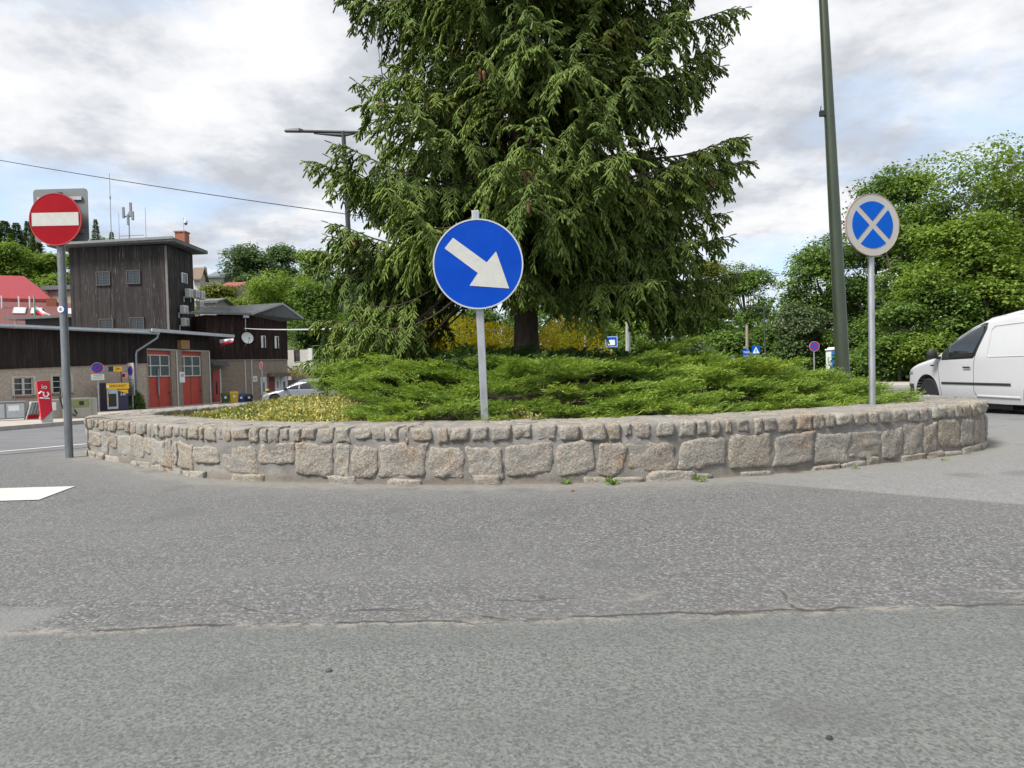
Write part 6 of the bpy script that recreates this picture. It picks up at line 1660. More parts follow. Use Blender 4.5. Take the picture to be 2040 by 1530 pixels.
for i, (u, v, Y, half, key, lab) in enumerate(((1490, 520, 70, 60, 'mid', 'tree right of the spruce with its top against the sky'), (1425, 512, 74, 48, 'yellow', 'yellowish tree top just right of the spruce'), (1535, 640, 60, 55, 'mid', 'tree behind the slim far street lamp'),
                                       (1385, 590, 66, 60, 'mid', 'tree under the right-hand spruce branches'), (1310, 585, 72, 65, 'bright', 'light green tree behind the utility pole'), (1215, 570, 78, 70, 'bright', 'light green tree behind the right yellow shrub'), (1130, 580, 74, 60, 'mid', 'tree seen right of the spruce trunk'),
                                       (1045, 600, 80, 60, 'mid', 'tree straight behind the spruce trunk'), (950, 600, 76, 70, 'mid', 'tree hidden behind the arrow sign'), (860, 610, 78, 70, 'mid', 'tree seen below the left spruce branches'), (1450, 655, 58, 55, 'mid', 'low tree behind the taxi signs'), (1350, 670, 55, 70, 'silver', 'pale green bushy tree over the juniper tops'), (1260, 672, 54, 50, 'mid', 'bushy tree beside the foot of the utility pole'))):
    tree_px(lab, u, v, Y, half, key, 140 + i, nl=6500, leaf=.30, base=.04, lobes=18, group=GM)
GL = 'trees on the slope behind the timber house'
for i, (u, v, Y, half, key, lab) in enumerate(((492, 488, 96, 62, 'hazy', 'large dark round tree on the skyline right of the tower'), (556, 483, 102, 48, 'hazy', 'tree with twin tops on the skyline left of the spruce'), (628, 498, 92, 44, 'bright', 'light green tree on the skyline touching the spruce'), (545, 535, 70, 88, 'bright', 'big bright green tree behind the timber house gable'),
                                       (612, 560, 66, 60, 'mid', 'tree between the gable and the spruce'), (424, 563, 78, 40, 'yellow', 'yellowish bush beside the tower air conditioners'), (455, 592, 70, 40, 'bright', 'bright bush behind the timber house roof'), (615, 640, 58, 44, 'dark', 'dark bush right of the timber house wall'), (575, 560, 84, 60, 'mid', 'tree in shade behind the big bright one'),
                                       (492, 548, 90, 30, 'hazy', 'tree partly hiding the hillside houses'), (680, 540, 76, 60, 'mid', 'tree behind the lower left spruce branches'), (740, 590, 72, 60, 'mid', 'tree glimpsed through the left of the spruce'), (690, 640, 62, 60, 'mid', 'bushy tree behind the lowest left spruce branches'))):
    tree_px(lab, u, v, Y, half, key, 160 + i, hill=True, nl=6500, leaf=.30 if Y < 80 else .40, base=.03, lobes=18, group=GL)
GH = 'trees on the wooded hill at the far left'
for i, (u, v, Y, half, key, lab) in enumerate(((22, 482, 92, 56, 'bright', 'bright leafy tree below the conifers at the left edge'), (95, 505, 96, 44, 'bright', 'leafy tree on the hill left of the no entry post'), (122, 545, 82, 34, 'bright', 'leafy tree just left of the tower'), (60, 505, 100, 40, 'mid', 'leafy tree between two brighter ones on the hill'), (-30, 500, 90, 50, 'mid', 'leafy tree cut by the left picture edge'),
                                       (75, 555, 84, 40, 'mid', 'low leafy tree above the red roof'), (205, 475, 112, 34, 'mid', 'leafy tree top showing over the tower roof'), (150, 500, 104, 36, 'mid', 'leafy tree behind the no entry sign'))):
    tree_px(lab, u, v, Y, half, key, 180 + i, hill=True, nl=5000, leaf=.42, base=.03, lobes=16, group=GH)
GC = 'conifers on the hill crest'
for i, (u, v, Y, half, lab) in enumerate(((8, 440, 112, 34, 'dark conifer at the left edge of the hill crest'), (32, 444, 114, 28, 'dark conifer second from the left edge on the crest'), (55, 441, 116, 22, 'slim dark conifer left of the no entry sign'), (70, 462, 112, 28, 'dark conifer peeping out beside the no entry sign'), (-15, 446, 110, 30, 'dark conifer on the crest cut by the picture edge'), (190, 437, 108, 15, 'lone pointed conifer between the grey plate and the whip antenna'), (222, 462, 112, 15, 'smaller conifer behind the whip antenna'), (20, 465, 106, 20, 'darker conifer standing lower on the crest'))):
    conifer(lab, u, v, Y, half * 1.7, 200 + i, key='mid', group=GC)
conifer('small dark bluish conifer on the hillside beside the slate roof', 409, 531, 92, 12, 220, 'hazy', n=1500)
conifer('dark spreading conifer between the yellow railings and the spruce', 648, 665, 46, 34, 221, 'dark', hill=False, n=5000)
# far wooded skyline beyond everything
def far_wood():
    rgn = np.random.default_rng(77); bag = Bag()
    for x0, x1, y, h_ in ((-40, 20, 118, 13), (10, 90, 110, 16), (60, 170, 90, 20)):
        n = 9000; x = rgn.uniform(x0, x1, n); yy = y + rgn.normal(size=n) * 3
        top = h_ * (.75 + .25 * np.sin(x * .37) * np.sin(x * .13 + 1)); z_ = top * rgn.uniform(0, 1, n) ** .7 - .8
        ln_ = rgn.uniform(.6, 1.2, n); d = rdir_g(n, rgn)
        bag.add(*leaves(np.c_[x, yy, z_], d, unit(rgn.normal(size=(n, 3)) + np.array([0, -.3, 1])), ln_, ln_ * .7, np.clip(.4 + .25 * wnoise(np.c_[x, yy, z_], .5, 5) + rgn.normal(size=n) * .12, 0, 1)))
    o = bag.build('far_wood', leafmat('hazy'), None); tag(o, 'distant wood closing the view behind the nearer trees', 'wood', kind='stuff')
far_wood()
# roadside grass along the far kerb and thin grass at the verge
def verge():
    rgn = np.random.default_rng(9); n = 16000
    x = rgn.uniform(4, 30, n); y0 = np.interp(x, [-2, 4, 16, 60], [42, 42, 41.3, 40.05]); y = y0 + rgn.uniform(-.9, 2.5, n)
    d = unit(np.c_[rgn.normal(size=n) * .5, rgn.normal(size=n) * .5, np.ones(n)]); ln_ = rgn.uniform(.15, .5, n)
    bag = Bag(); bag.add(*leaves(np.c_[x, y, gz(x, y) + .05], d, rdir_g(n, rgn), ln_, np.full(n, .05), rgn.uniform(.1, 1, n)))
    tag(bag.build('verge_grass', M_WEED, None), 'grass along the far kerb under the right-hand trees', 'grass', kind='stuff')
verge()
# ------------------------------------------------------------------ vehicles
def smooth_interp(xs_, ys_, n=400, k=9):
    xs_ = np.array(xs_, float); o = np.argsort(xs_); g = np.linspace(xs_.min(), xs_.max(), n); v = np.interp(g, xs_[o], np.array(ys_, float)[o])
    p = np.pad(v, k, 'edge')
    for _ in range(2): p = np.convolve(np.pad(p, 2, 'edge'), np.ones(5) / 5, 'valid')
    v = p[k:-k]
    return lambda x: np.interp(x, g, v)
M_TYRE = plain('tyre_rubber', (.018, .018, .019), .85, bump=.2, bscale=60)
M_RIMS = plain('wheel_rim', (.25, .26, .27), .4, .7)
M_PLAST = plain('dark_plastic', (.022, .023, .025), .6)
M_CGLASS = glass('car_glass', (.012, .016, .018), .03, .9)
M_LAMPG = glass('lamp_glass', (.35, .36, .38), .08, .6)
class Car:
    """a lofted body: profile given as (x, underside, roof line, half width) from nose (+x) to tail"""
    def __init__(s, prof, belt, tumble, rz_, paint, parent):
        X = [p[0] for p in prof]; s.x0, s.x1 = max(X), min(X)
        s.zb = smooth_interp(X, [p[1] for p in prof]); s.zt = smooth_interp(X, [p[2] for p in prof]); s.w = smooth_interp(X, [p[3] for p in prof], k=3)
        s.belt, s.tumble, s.r, s.o, s.paint = belt, tumble, rz_, parent, paint
        s.ztm = max(p[2] for p in prof)
    def y(s, x, z):
        zt, zb, w = s.zt(x), s.zb(x), s.w(x)
        g = np.where(z < .55, 1 - .07 * np.clip((.55 - z) / .4, 0, 1) ** 2, 1.0)
        g = g - s.tumble * np.clip((z - s.belt) / (s.ztm - s.belt), 0, 1) ** 1.15
        r = np.minimum(s.r, (zt - zb) * .5); q = np.clip((z - (zt - r)) / r, 0, 1)
        return w * g * np.maximum(0, 1 - q ** 3.2) ** (1 / 2.4)
    def body(s, wheels, rw):
        nx = 110; xs_ = s.x0 + (s.x1 - s.x0) * (.5 - .5 * np.cos(np.linspace(.0, math.pi, nx)) ) ; nzs = 34
        V = []; 
        for x in xs_:
            zb, zt = float(s.zb(x)), float(s.zt(x)); t = np.linspace(0, 1, nzs); z = zb + (zt - zb) * (1 - (1 - t) ** 1.7)
            yy = s.y(x, z)
            ring_ = [(x, float(a), float(b)) for a, b in zip(yy, z)] + [(x, -float(a), float(b)) for a, b in zip(yy[::-1][1:], z[::-1][1:])]
            V.append(ring_)
        m = len(V[0]); vv = [p for r_ in V for p in r_]; ff = []
        for i in range(nx - 1):
            for j in range(m): ff.append((i * m + j, i * m + (j + 1) % m, (i + 1) * m + (j + 1) % m, (i + 1) * m + j))
        ff += [tuple(range(m)), tuple((nx - 1) * m + j for j in range(m))[::-1]]
        b = MB().add(vv, ff).build('body', s.paint, None, True)
        for wx in wheels:                                   # cut the wheel arches
            c = MB().lathe([(0, -1.3), (rw * 1.17, -1.3), (rw * 1.17, 1.3), (0, 1.3)], 40, 'y', 0, (wx, 0, rw + .02)).build('cut', s.paint, None)
            md = b.modifiers.new('arch', 'BOOLEAN'); md.operation = 'DIFFERENCE'; md.object = c; md.solver = 'EXACT'
            dg = bpy.context.evaluated_depsgraph_get(); dg.update()
            me = bpy.data.meshes.new_from_object(b.evaluated_get(dg)); b.modifiers.clear(); b.data = me; bpy.data.objects.remove(c)
        b.data.polygons.foreach_set('use_smooth', [True] * len(b.data.polygons)); b.data.set_sharp_from_angle(angle=R(34))
        b.name = 'body'; b.parent = s.o; s.bodyo = b
        c = MB()
        for wx in wheels: c.lathe([(.06, -.62), (rw * 1.20, -.62), (rw * 1.20, .62), (.06, .62)], 32, 'y', 0, (wx, 0, rw + .02), closed=True)
        inner = MB()
        for wx in wheels:
            for sg in (-1, 1):
                w_ = float(s.y(wx, .6)) * sg
                inner.lathe([(rw * 1.17, w_ * .985), (rw * 1.175, w_ * .6), (.05, w_ * .58)], 32, 'y', 0, (wx, 0, rw + .02), caps=False)
        inner.build('wheel_arch_liner', M_PLAST, s.o, True)
        for wx in wheels:
            for sg in (1, -1):
                w_ = float(s.y(wx, .55)) - .03
                t = MB().lathe([(rw * .62, -.09), (rw * .9, -.10), (rw, -.07), (rw, .07), (rw * .9, .10), (rw * .62, .09)], 36, 'y')
                wh = t.build('wheel', M_TYRE, s.o, True); wh.location = (wx, sg * (w_ - .10), rw); wh.rotation_euler = (0, 0, 0 if sg > 0 else math.pi)
                rm = MB().lathe([(rw * .64, .085), (rw * .60, .07), (rw * .55, .03), (rw * .16, .05), (rw * .13, .075), (0, .08)], 30, 'y')
                for k in range(6):
                    a = k * math.pi / 3; M_ = Matrix.Rotation(a, 4, 'Y'); rm.box(-.03, .03, .045, .075, rw * .12, rw * .6, 0, M_)
                rm.build('rim', M_RIMS, wh, True)
        return b
    def patch(s, xa, xb, zlo, zhi, off, mat, name, nx=16, nz_=8, both=True, parent=None):
        for sg in ((1, -1) if both else (1,)):
            V = []; xs_ = np.linspace(xa, xb, nx)
            for x in xs_:
                a, b = (zlo(x) if callable(zlo) else zlo), (zhi(x) if callable(zhi) else zhi)
                for z in np.linspace(a, b, nz_): V.append((x, sg * (float(s.y(x, z)) + off), z))
            f = [(i * nz_ + j, i * nz_ + j + 1, (i + 1) * nz_ + j + 1, (i + 1) * nz_ + j) for i in range(nx - 1) for j in range(nz_ - 1)]
            o = MB().add(V, f).build(name, mat, parent or s.o, True)
            sd_ = o.modifiers.new('thick', 'SOLIDIFY'); sd_.thickness = .004
        return o
    def line(s, pts, r, mat, name, both=True, off=.001):
        for sg in ((1, -1) if both else (1,)):
            P = []
            for (x0, z0), (x1, z1) in zip(pts[:-1], pts[1:]):
                for t in np.linspace(0, 1, 8): 
                    x, z = x0 + (x1 - x0) * t, z0 + (z1 - z0) * t; P.append((x, sg * (float(s.y(x, z)) + off), z))
            P = [p for i, p in enumerate(P) if i == 0 or (Vector(p) - Vector(P[i - 1])).length > 1e-4]
            MB().tube(P, r, 6).build(name, mat, s.o, True)

def car_paint(name, col, rough=.28, metal=.0):
    m, nt, out = nodes_of(name); p = N(nt, 'ShaderNodeBsdfPrincipled')
    p.inputs['Base Color'].default_value = (*col, 1); p.inputs['Roughness'].default_value = rough; p.inputs['Metallic'].default_value = metal
    p.inputs['Coat Weight'].default_value = .5; p.inputs['Coat Roughness'].default_value = .08
    v = coords(nt); d = ramp(nt, noise(nt, v, 2.2, 7, .65), [(.4, 0.0), (.8, .25)])
    sx_ = N(nt, 'ShaderNodeSeparateXYZ'); L(nt, v, sx_.inputs[0])
    low = ramp(nt, math_(nt, 'ADD', sx_.outputs[2], math_(nt, 'MULTIPLY', noise(nt, v, 6, 5), .3)), [(.35, .35), (.75, 0.0)])
    L(nt, mixc(nt, math_(nt, 'MAXIMUM', d, low), col, tuple(c * .72 + .03 for c in col)), p.inputs['Base Color'])
    L(nt, p.outputs[0], out.inputs[0]); return m
M_VAN = car_paint('van_white', (.56, .565, .58)); M_SEAM = plain('seam_dark', (.07, .07, .075), .7); M_CREASE = plain('crease_grey', (.42, .425, .44), .4)
# white panel van at the right
VX = 8.63
vz = float(gz(9.4, 12.5))
van = thing('panel_van', 'white panel van waiting behind the right end of the stone wall', 'van', (VX + .895, 13.9, vz), R(90))
vp = [(.90, .34, .66, .50), (.86, .26, .77, .66), (.78, .22, .86, .78), (.62, .20, .95, .86), (.40, .20, 1.02, .885), (.05, .20, 1.09, .895), (-.22, .20, 1.135, .895), (-.50, .20, 1.30, .895), (-.85, .20, 1.525, .895), (-1.25, .20, 1.70, .895), (-1.65, .20, 1.82, .895), (-2.2, .20, 1.885, .895), (-3.2, .22, 1.90, .895), (-3.75, .24, 1.87, .885), (-3.92, .28, 1.76, .86), (-3.97, .34, 1.68, .82)]
vc = Car(vp, 1.0, .155, .20, M_VAN, van); vc.body((0, -3.0), .325)
ztop = lambda x: float(vc.zt(x)) - .165
win_lo = lambda x: 1.045 + .02 * (-.7 - x) + (0 if x > -1.40 else (-1.40 - x) / .26 * .52)
win_hi = lambda x: min(ztop(x), 1.64)
vc.patch(-.50, -1.69, lambda x: win_lo(min(-.5, x + .035)) - .03 if x > -1.40 else win_lo(x + .03) - .03, lambda x: min(ztop(x) + .035, 1.675), .0035, M_PLAST, 'window_frame', 26, 8)
vc.patch(-.72, -1.63, win_lo, lambda x: max(win_lo(x) + .004, win_hi(x)), .009, M_CGLASS, 'side_window', 24, 8)
vc.line([(-.36, .98), (-.42, .60), (-.46, .30)], .0045, M_SEAM, 'door_seam'); vc.line([(-1.70, 1.66), (-1.47, 1.10), (-1.42, .9), (-1.42, .42), (-1.50, .28)], .0045, M_SEAM, 'door_seam')
vc.patch(-.50, -2.36, .535, .575, .014, M_PLAST, 'rub_strip', 20, 3)
vc.patch(-1.16, -1.36, .845, .875, .03, M_PLAST, 'door_handle', 6, 3)
vc.patch(-.14, -.26, .895, .92, .004, M_PLAST, 'side_repeater', 4, 3)
cr = [(-1.78, 1.08), (-1.82, 1.54), (-1.90, 1.60), (-2.6, 1.615), (-3.75, 1.60)]
vc.line(cr, .009, M_CREASE, 'panel_crease'); vc.line([(-1.78, 1.08), (-1.84, 1.045), (-3.75, 1.05)], .009, M_VAN, 'panel_crease')
vc.line([(-.95, 1.585 - .02), (-1.3, 1.70), (-1.8, 1.765), (-3.7, 1.775)], .010, M_CREASE, 'roof_gutter', off=-.004)
vc.line([(-1.5, .33), (-2.55, .33)], .02, M_VAN, 'sill')
vc.patch(.46, .885, lambda x: .24 + .05 * max(0, x - .7), lambda x: .52 + .08 * max(0, x - .6), .008, M_PLAST, 'front_bumper', 14, 6)
vc.patch(.50, .80, lambda x: .70 + .10 * (.8 - x), lambda x: float(vc.zt(x)) - .035, .006, M_LAMPG, 'headlight', 10, 5)
V = []; xs_ = np.linspace(-.28, -1.1, 10)
for x in xs_:
    for yy in np.linspace(-.62, .62, 7): V.append((x, yy, float(vc.zt(x)) + .006 - .05 * (yy / .62) ** 2 + .0))
MB().add(V, [(i * 7 + j, i * 7 + j + 1, (i + 1) * 7 + j + 1, (i + 1) * 7 + j) for i in range(9) for j in range(6)]).build('windscreen', M_CGLASS, van, True)
for sg in (1, -1):
    m = MB(); m.lathe([(0, -.06), (.07, -.055), (.10, -.02), (.10, .03), (.075, .055), (0, .06)], 18, 'z')
    mo = m.build('wing_mirror', M_PLAST, van, True, xf=Matrix.Translation((-.43, sg * 1.04, 1.13)) @ Matrix.Scale(1.55, 4, (0, 0, 1)) @ Matrix.Scale(.72, 4, (1, 0, 0)))
    MB().tube([(-.46, sg * .87, 1.05), (-.44, sg * .97, 1.07)], .03, 6).build('mirror_arm', M_PLAST, mo)
MB().box(-3.0, -.4, -.7, .7, .17, .21).box(-2.2, -1.6, .45, .75, .10, .2).build('underbody', M_PLAST, van)
vc.patch(-3.83, -3.965, .75, 1.15, .004, plain('tail_red', (.35, .01, .015), .25), 'tail_light', 4, 4)

# grey estate car between the house and the island
cY = 39.5; c0 = at(538, 790, cY); cz = float(gz(c0.x + 2, cY))
car = thing('estate_car', 'silver-grey estate car parked before the timber house, half hidden by planting', 'car', (c0.x + .95, cY - .9, cz), R(180) - R(2))
M_CARG = car_paint('car_grey', (.27, .29, .32), .3, .55)
cp = [(.92, .34, .58, .45), (.87, .28, .66, .62), (.75, .24, .74, .78), (.4, .2, .86, .88), (.0, .2, .95, .91), (-.35, .2, 1.0, .915), (-.75, .2, 1.22, .915), (-1.15, .2, 1.40, .915), (-1.6, .2, 1.485, .915), (-2.3, .2, 1.50, .915), (-3.1, .22, 1.46, .90), (-3.55, .26, 1.35, .88), (-3.75, .32, 1.10, .84), (-3.8, .4, .95, .78)]
cc_ = Car(cp, .92, .20, .22, M_CARG, car); cc_.body((0, -2.75), .335)
cc_.patch(-.68, -1.35, .965, lambda x: max(.975, min(float(cc_.zt(x)) - .13, 1.36)), .006, M_CGLASS, 'side_window', 14, 5)
cc_.patch(-1.45, -2.25, .97, 1.36, .006, M_CGLASS, 'side_window', 12, 5)
cc_.patch(-2.33, -3.25, .99, lambda x: 1.36 - .10 * (-2.33 - x), .006, M_CGLASS, 'side_window', 12, 5)
cc_.line([(-.55, .95), (-.55, .35)], .006, M_SEAM, 'door_seam'); cc_.line([(-1.40, 1.35), (-1.40, .32)], .006, M_SEAM, 'door_seam'); cc_.line([(-2.3, 1.35), (-2.3, .6)], .006, M_SEAM, 'door_seam')
cc_.patch(.5, .86, .58, lambda x: float(cc_.zt(x)) - .04, .006, M_LAMPG, 'headlight', 8, 4)
cc_.patch(.55, .9, .30, .42, .006, M_PLAST, 'bumper_grille', 8, 4)
cc_.patch(-1.15, -1.32, .84, .87, .02, M_CARG, 'door_handle', 4, 3); cc_.patch(-2.08, -2.24, .85, .88, .02, M_CARG, 'door_handle', 4, 3)
cc_.line([(-1.1, 1.43), (-1.6, 1.515), (-3.1, 1.49)], .02, M_GALV, 'roof_rail', off=-.03)
for sg in (1, -1):
    m = MB(); m.lathe([(0, -.09), (.08, -.07), (.10, 0), (.08, .07), (0, .09)], 12, 'z'); m.build('wing_mirror', M_PLAST, car, True, xf=Matrix.Translation((-.62, sg * 1.0, 1.0)))
V = []; xs_ = np.linspace(-.42, -1.05, 8)
for x in xs_:
    for yy in np.linspace(-.62, .62, 5): V.append((x, yy, float(cc_.zt(x)) + .006 - .05 * (yy / .62) ** 2))
MB().add(V, [(i * 5 + j, i * 5 + j + 1, (i + 1) * 5 + j + 1, (i + 1) * 5 + j) for i in range(7) for j in range(4)]).build('windscreen', M_CGLASS, car, True)

# ------------------------------------------------------------------ things along the garage
def gpix(u, v, extra=0.0):
    Y = 30.0
    for _ in range(40):
        p = at(u, v, Y); g = float(gz(p.x, Y)) + extra; d = ray(u, v); Y = .5 * Y + .5 * (g - H) * d.y / d.z
    return at(u, v, Y)
def prop(name, label, cat, u, v, rz=42, extra=.12, group=None, Y=None):
    if Y is None: p = gpix(u, v, extra)
    else: p = at(u, v, Y); p.z = float(gz(p.x, Y)) + extra
    o = thing(name, label, cat, p, R(rz), group); return o, p.y / F * 1.16      # metres per pixel across the line of sight
PV = .86                                                                      # sideways pixels are wider than upright ones off axis
# electrical cabinet
o, k = prop('electrical_cabinet', 'grey electrical cabinet with pale doors and a yellow sticker at the left edge', 'cabinet', 20, 838)
h = 36 * k * PV; M_CAB = plain('cabinet_grey', (.22, .23, .245), .55); M_CABD = plain('cabinet_door', (.42, .46, .50), .5)
MB().box(-.75, .5, 0, .55, .06, h).box(-.78, .53, -.02, .58, h, h + .04).build('casing', M_CAB, o, bevel=.01)
for x in (-.72, -.10): 
    d_ = MB().box(x, x + .56, -.025, -.002, .1, h - .05).build('door', M_CABD, o, bevel=.006)
    MB().box(x + .06, x + .40, -.032, -.027, h - .32, h - .12).build('sticker', M_SYEL if x < -.5 else M_SWHITE2, d_)
MB().tube([(-.4, .3, h), (-.4, .3, h + .25), (-.25, .3, h + .25), (-.25, .3, h)], .012, 5).tube([(.2, .3, h), (.2, .3, h + .28), (.3, .3, h + .28)], .012, 5).build('lifting_eyes', M_GALVD, o)
# slanted grey rack
o, k = prop('cylinder_rack', 'leaning ridged grey gas rack with red foot beside the red totem', 'rack', 68, 836)
h = 36 * k * PV; w = .27; tl = .2
fr = lambda x, z, y: (x + tl * z / h, y, z)
m = MB()
def para(m, xa, xb, za, zb_, y0, y1):
    return m.hexa([fr(xa, za, y0), fr(xb, za, y0), fr(xb, za, y1), fr(xa, za, y1), fr(xa, zb_, y0), fr(xb, zb_, y0), fr(xb, zb_, y1), fr(xa, zb_, y1)])
para(m, -w, w * .55, 0, h, 0, .5); m.build('casing', plain('rack_grey', (.36, .38, .39), .5), o, bevel=.01)
m = MB(); para(m, -w + .05, w * .55 - .05, .22, h - .05, -.02, -.001); g = m.build('front_panel', plain('rack_dark', (.12, .13, .135), .5), o)
m = MB()
for q in range(5): para(m, -w + .09 + q * .10, -w + .12 + q * .10, .24, h - .07, -.045, -.021)
m.build('ridges', plain('rack_ridge', (.28, .30, .31), .5), g)
m = MB(); para(m, -w + .03, w * .55 - .03, .04, .20, -.02, -.001); m.build('foot_panel', M_SRED, o)
# red totem
o, k = prop('red_totem', 'tall red totem with white io lettering and a cut lower corner', 'sign', 90, 842)
zt_ = at(90, 758, o.location.y).z - o.location.z; w = 10.5 * k; zb_ = .10
poly = [(-w, zt_ - .02), (w * .78, zt_), (w, .42), (-w * .55, -.02 + zb_)]
MB().prism(poly, -.12, .12).build('panel', plain('totem_red', (.55, .008, .03), .4, var=.05), o, bevel=.01)
put_text('io', zt_ * .155, M_SWHITE2, o, (0, -.127, zt_ * .85), ext=.004)
m = MB(); zc_ = zt_ * .655; m.tube([(-.16, -.128, zc_ + .05), (-.09, -.128, zc_ + .12), (-.02, -.128, zc_ + .08), (-.03, -.128, zc_ - .02), (.06, -.128, zc_ - .06), (.12, -.128, zc_ + .02), (.08, -.128, zc_ + .10)], .025, 6).tube([(-.14, -.128, zc_ - .09), (.14, -.128, zc_ - .12)], .02, 6)
m.build('emblem', M_SWHITE2, o)
MB().prism([(-w * .5, 0), (w * 1.05, 0), (w * 1.02, .40), (-w * .5, .08)], -.08, .10).build('foot', plain('totem_foot', (.40, .40, .39), .5), o)
# two metal dispensers
o, k = prop('metal_dispenser', 'grey metal air dispenser with paper notice, left of the no entry post', 'dispenser', 113, 834)
h = 38 * k * PV
MB().box(-.36, .20, 0, .5, 0, h).build('casing', plain('dispenser_grey', (.33, .32, .30), .5, .2), o, bevel=.012)
MB().box(.20, .48, .02, .46, 0, h - .02).build('side_box', plain('side_dark', (.06, .065, .07), .6), o, bevel=.01)
MB().box(-.28, .0, -.012, -.002, h - .42, h - .10).build('notice', M_SWHITE2, o)
o, k = prop('metal_dispenser', 'stainless dispenser with green panel and black hose, right of the no entry post', 'dispenser', 160, 833)
h = 40 * k * PV
MB().box(-.5, .38, 0, .6, 0, h).box(.38, .62, .1, .6, 0, h * .98).build('casing', plain('stainless', (.36, .35, .31), .4, .4), o, bevel=.012)
MB().box(-.44, .32, -.012, -.002, h * .52, h - .06).build('panel', plain('olive_panel', (.20, .23, .10), .5), o)
MB().box(-.02, .14, -.02, -.013, h - .28, h - .12).build('dial', M_BLACK, o)
MB().tube([(-.62, -.05, h * 1.5), (-.66, -.08, h), (-.58, -.1, h * .55), (-.36, -.1, .22), (-.16, -.1, .10), (-.12, -.1, .2), (-.2, -.1, .35)], .03, 8).build('hose', M_BLACK, o, True)
MB().tube([(-.4, .3, 0), (-.4, .3, h * 1.75)], .02, 6).tube([(-.62, .05, h * .9), (-.50, .05, h * 1.6)], .03, 6).build('hose_post', M_GALVD, o)
# cash machine
o, k = prop('cash_machine', 'yellow and navy cash machine kiosk with silver front under the garage wall', 'cash machine', 236, 822, 52, .12, Y=35.0)
zt_ = at(236, 762, 35.0).z - o.location.z; M_NAVY = plain('navy', (.012, .015, .055), .4); M_SIL = plain('silver_front', (.42, .44, .47), .4, .3); M_KYEL = plain('kiosk_yellow', (.78, .46, .012), .45)
MB().box(-.52, .52, 0, .9, 0, zt_).build('casing', M_NAVY, o, bevel=.02)
MB().box(-.52, .0, -.02, -.002, .1, zt_ - .36).build('front', M_SIL, o)
MB().box(-.46, -.08, -.03, -.021, zt_ - 1.25, zt_ - .5).build('recess', M_BLACK, o)
MB().hexa([(-.44, -.04, .9), (-.06, -.04, .9), (-.06, -.031, .9), (-.44, -.031, .9), (-.44, -.04, 1.2), (-.06, -.04, 1.2), (-.06, -.031, 1.2), (-.44, -.031, 1.2)]).build('screen', plain('screen_pale', (.35, .45, .50), .2), o)
MB().prism([(.02, zt_ - .38), (.5, zt_ - .38), (.5, zt_ - .6), (.02, 1.05)], -.02, -.002).build('yellow_panel', M_KYEL, o)
MB().prism([(-.52, .5), (-.1, .75), (-.52, .75)], -.028, -.0205).build('yellow_corner', M_KYEL, o)
hd = MB().box(-.55, .55, -.06, -.021, zt_ - .34, zt_ - .02).build('header', M_KYEL, o)
put_text('BANKOMAT', .17, M_NAVY, hd, (-.06, -.064, zt_ - .18)); MB().lathe([(0, -.07), (.07, -.07), (.07, -.061), (0, -.061)], 14, 'y', 0, (-.48, 0, zt_ - .18)).build('emblem', M_SWHITE2, hd)
put_text('24h', .2, M_SWHITE2, o, (.26, -.012, .85), name='lettering')
o, k = prop('projecting_sign', 'small yellow and navy sign sticking out above the cash machine', 'sign', 232, 820, 52, .12, Y=35.2)
z0 = at(232, 740, 35.2).z - o.location.z; z1 = at(232, 730, 35.2).z - o.location.z
MB().box(-.08, .34, -.03, .03, z0, z1).build('panel', M_KYEL, o); MB().box(-.30, -.08, -.03, .03, z0, z1).build('end_panel', M_NAVY, o)
put_text('24h', .18, M_NAVY, o, (.13, -.033, (z0 + z1) / 2)); MB().tube([(.32, .05, z0), (.33, .06, z0 - .9)], .035, 6).build('stem', plain('stem_brown', (.13, .08, .06), .6), o)
# board with sign seen at a slant
o, k = prop('sign_board', 'tall pale board with a no stopping roundel and lines of text by the drainpipe', 'notice board', 264, 815, -34, .12, Y=36.0)
z0 = at(264, 788, 36).z - o.location.z; z1 = at(264, 723, 36).z - o.location.z
bd = MB().box(-.32, .32, -.03, .0, z0, z1).build('board', plain('board_pale', (.40, .41, .41), .6), o)
zc_ = z1 - .42; ring(.21, .26, -.04, -.031, 24, (0, 0, zc_)).build('roundel_ring', M_SRED, bd); disc(.21, -.038, -.031, 24, (0, 0, zc_)).build('roundel', M_SBLUE, bd)
m = MB()
for q in range(6): m.box(-.24, .20 - .05 * (q % 3), -.036, -.031, zc_ - .52 - .15 * q, zc_ - .47 - .15 * q)
m.build('text_lines', plain('text_grey', (.16, .17, .18), .6), bd)
MB().tube([(0, .03, -.1), (0, .03, z1)], .035, 8).build('post', M_GALV, o, True)
o, k = prop('small_notice', 'small red and white notice fixed to the wall near the drainpipe', 'sign', 252, 748, 55, 0, Y=36.7); o.location = at(252, 748, 36.75)
MB().box(-.28, .28, -.02, .0, -.14, .14).build('panel', plain('notice_pinkish', (.60, .38, .33), .6), o); MB().box(-.24, -.08, -.026, -.021, -.09, .09).build('red_mark', M_SRED, o)
# red and white striped post, bush
o, k = prop('striped_post', 'short red and white striped post beside the first red door', 'post', 282, 815, 50, .1, Y=37.0)
zt_ = at(282, 788, 37).z - o.location.z
for q in range(4):
    MB().box(-.13, .13, -.06, .06, zt_ * q / 4, zt_ * (q + 1) / 4).build('red_band' if q % 2 else 'white_band', plain('post_red', (.45, .05, .04), .6) if q % 2 else M_WTRIM, o)
p = at(268, 815, 36.4)
leafy_mound('ivy_bush', 'small dark green bush at the foot of the drainpipe', 'bush', [(p.x, p.y, float(gz(p.x, p.y)) + .05, .55, .35, 1.05)], 2600, .10, M_COT, .5, 51)
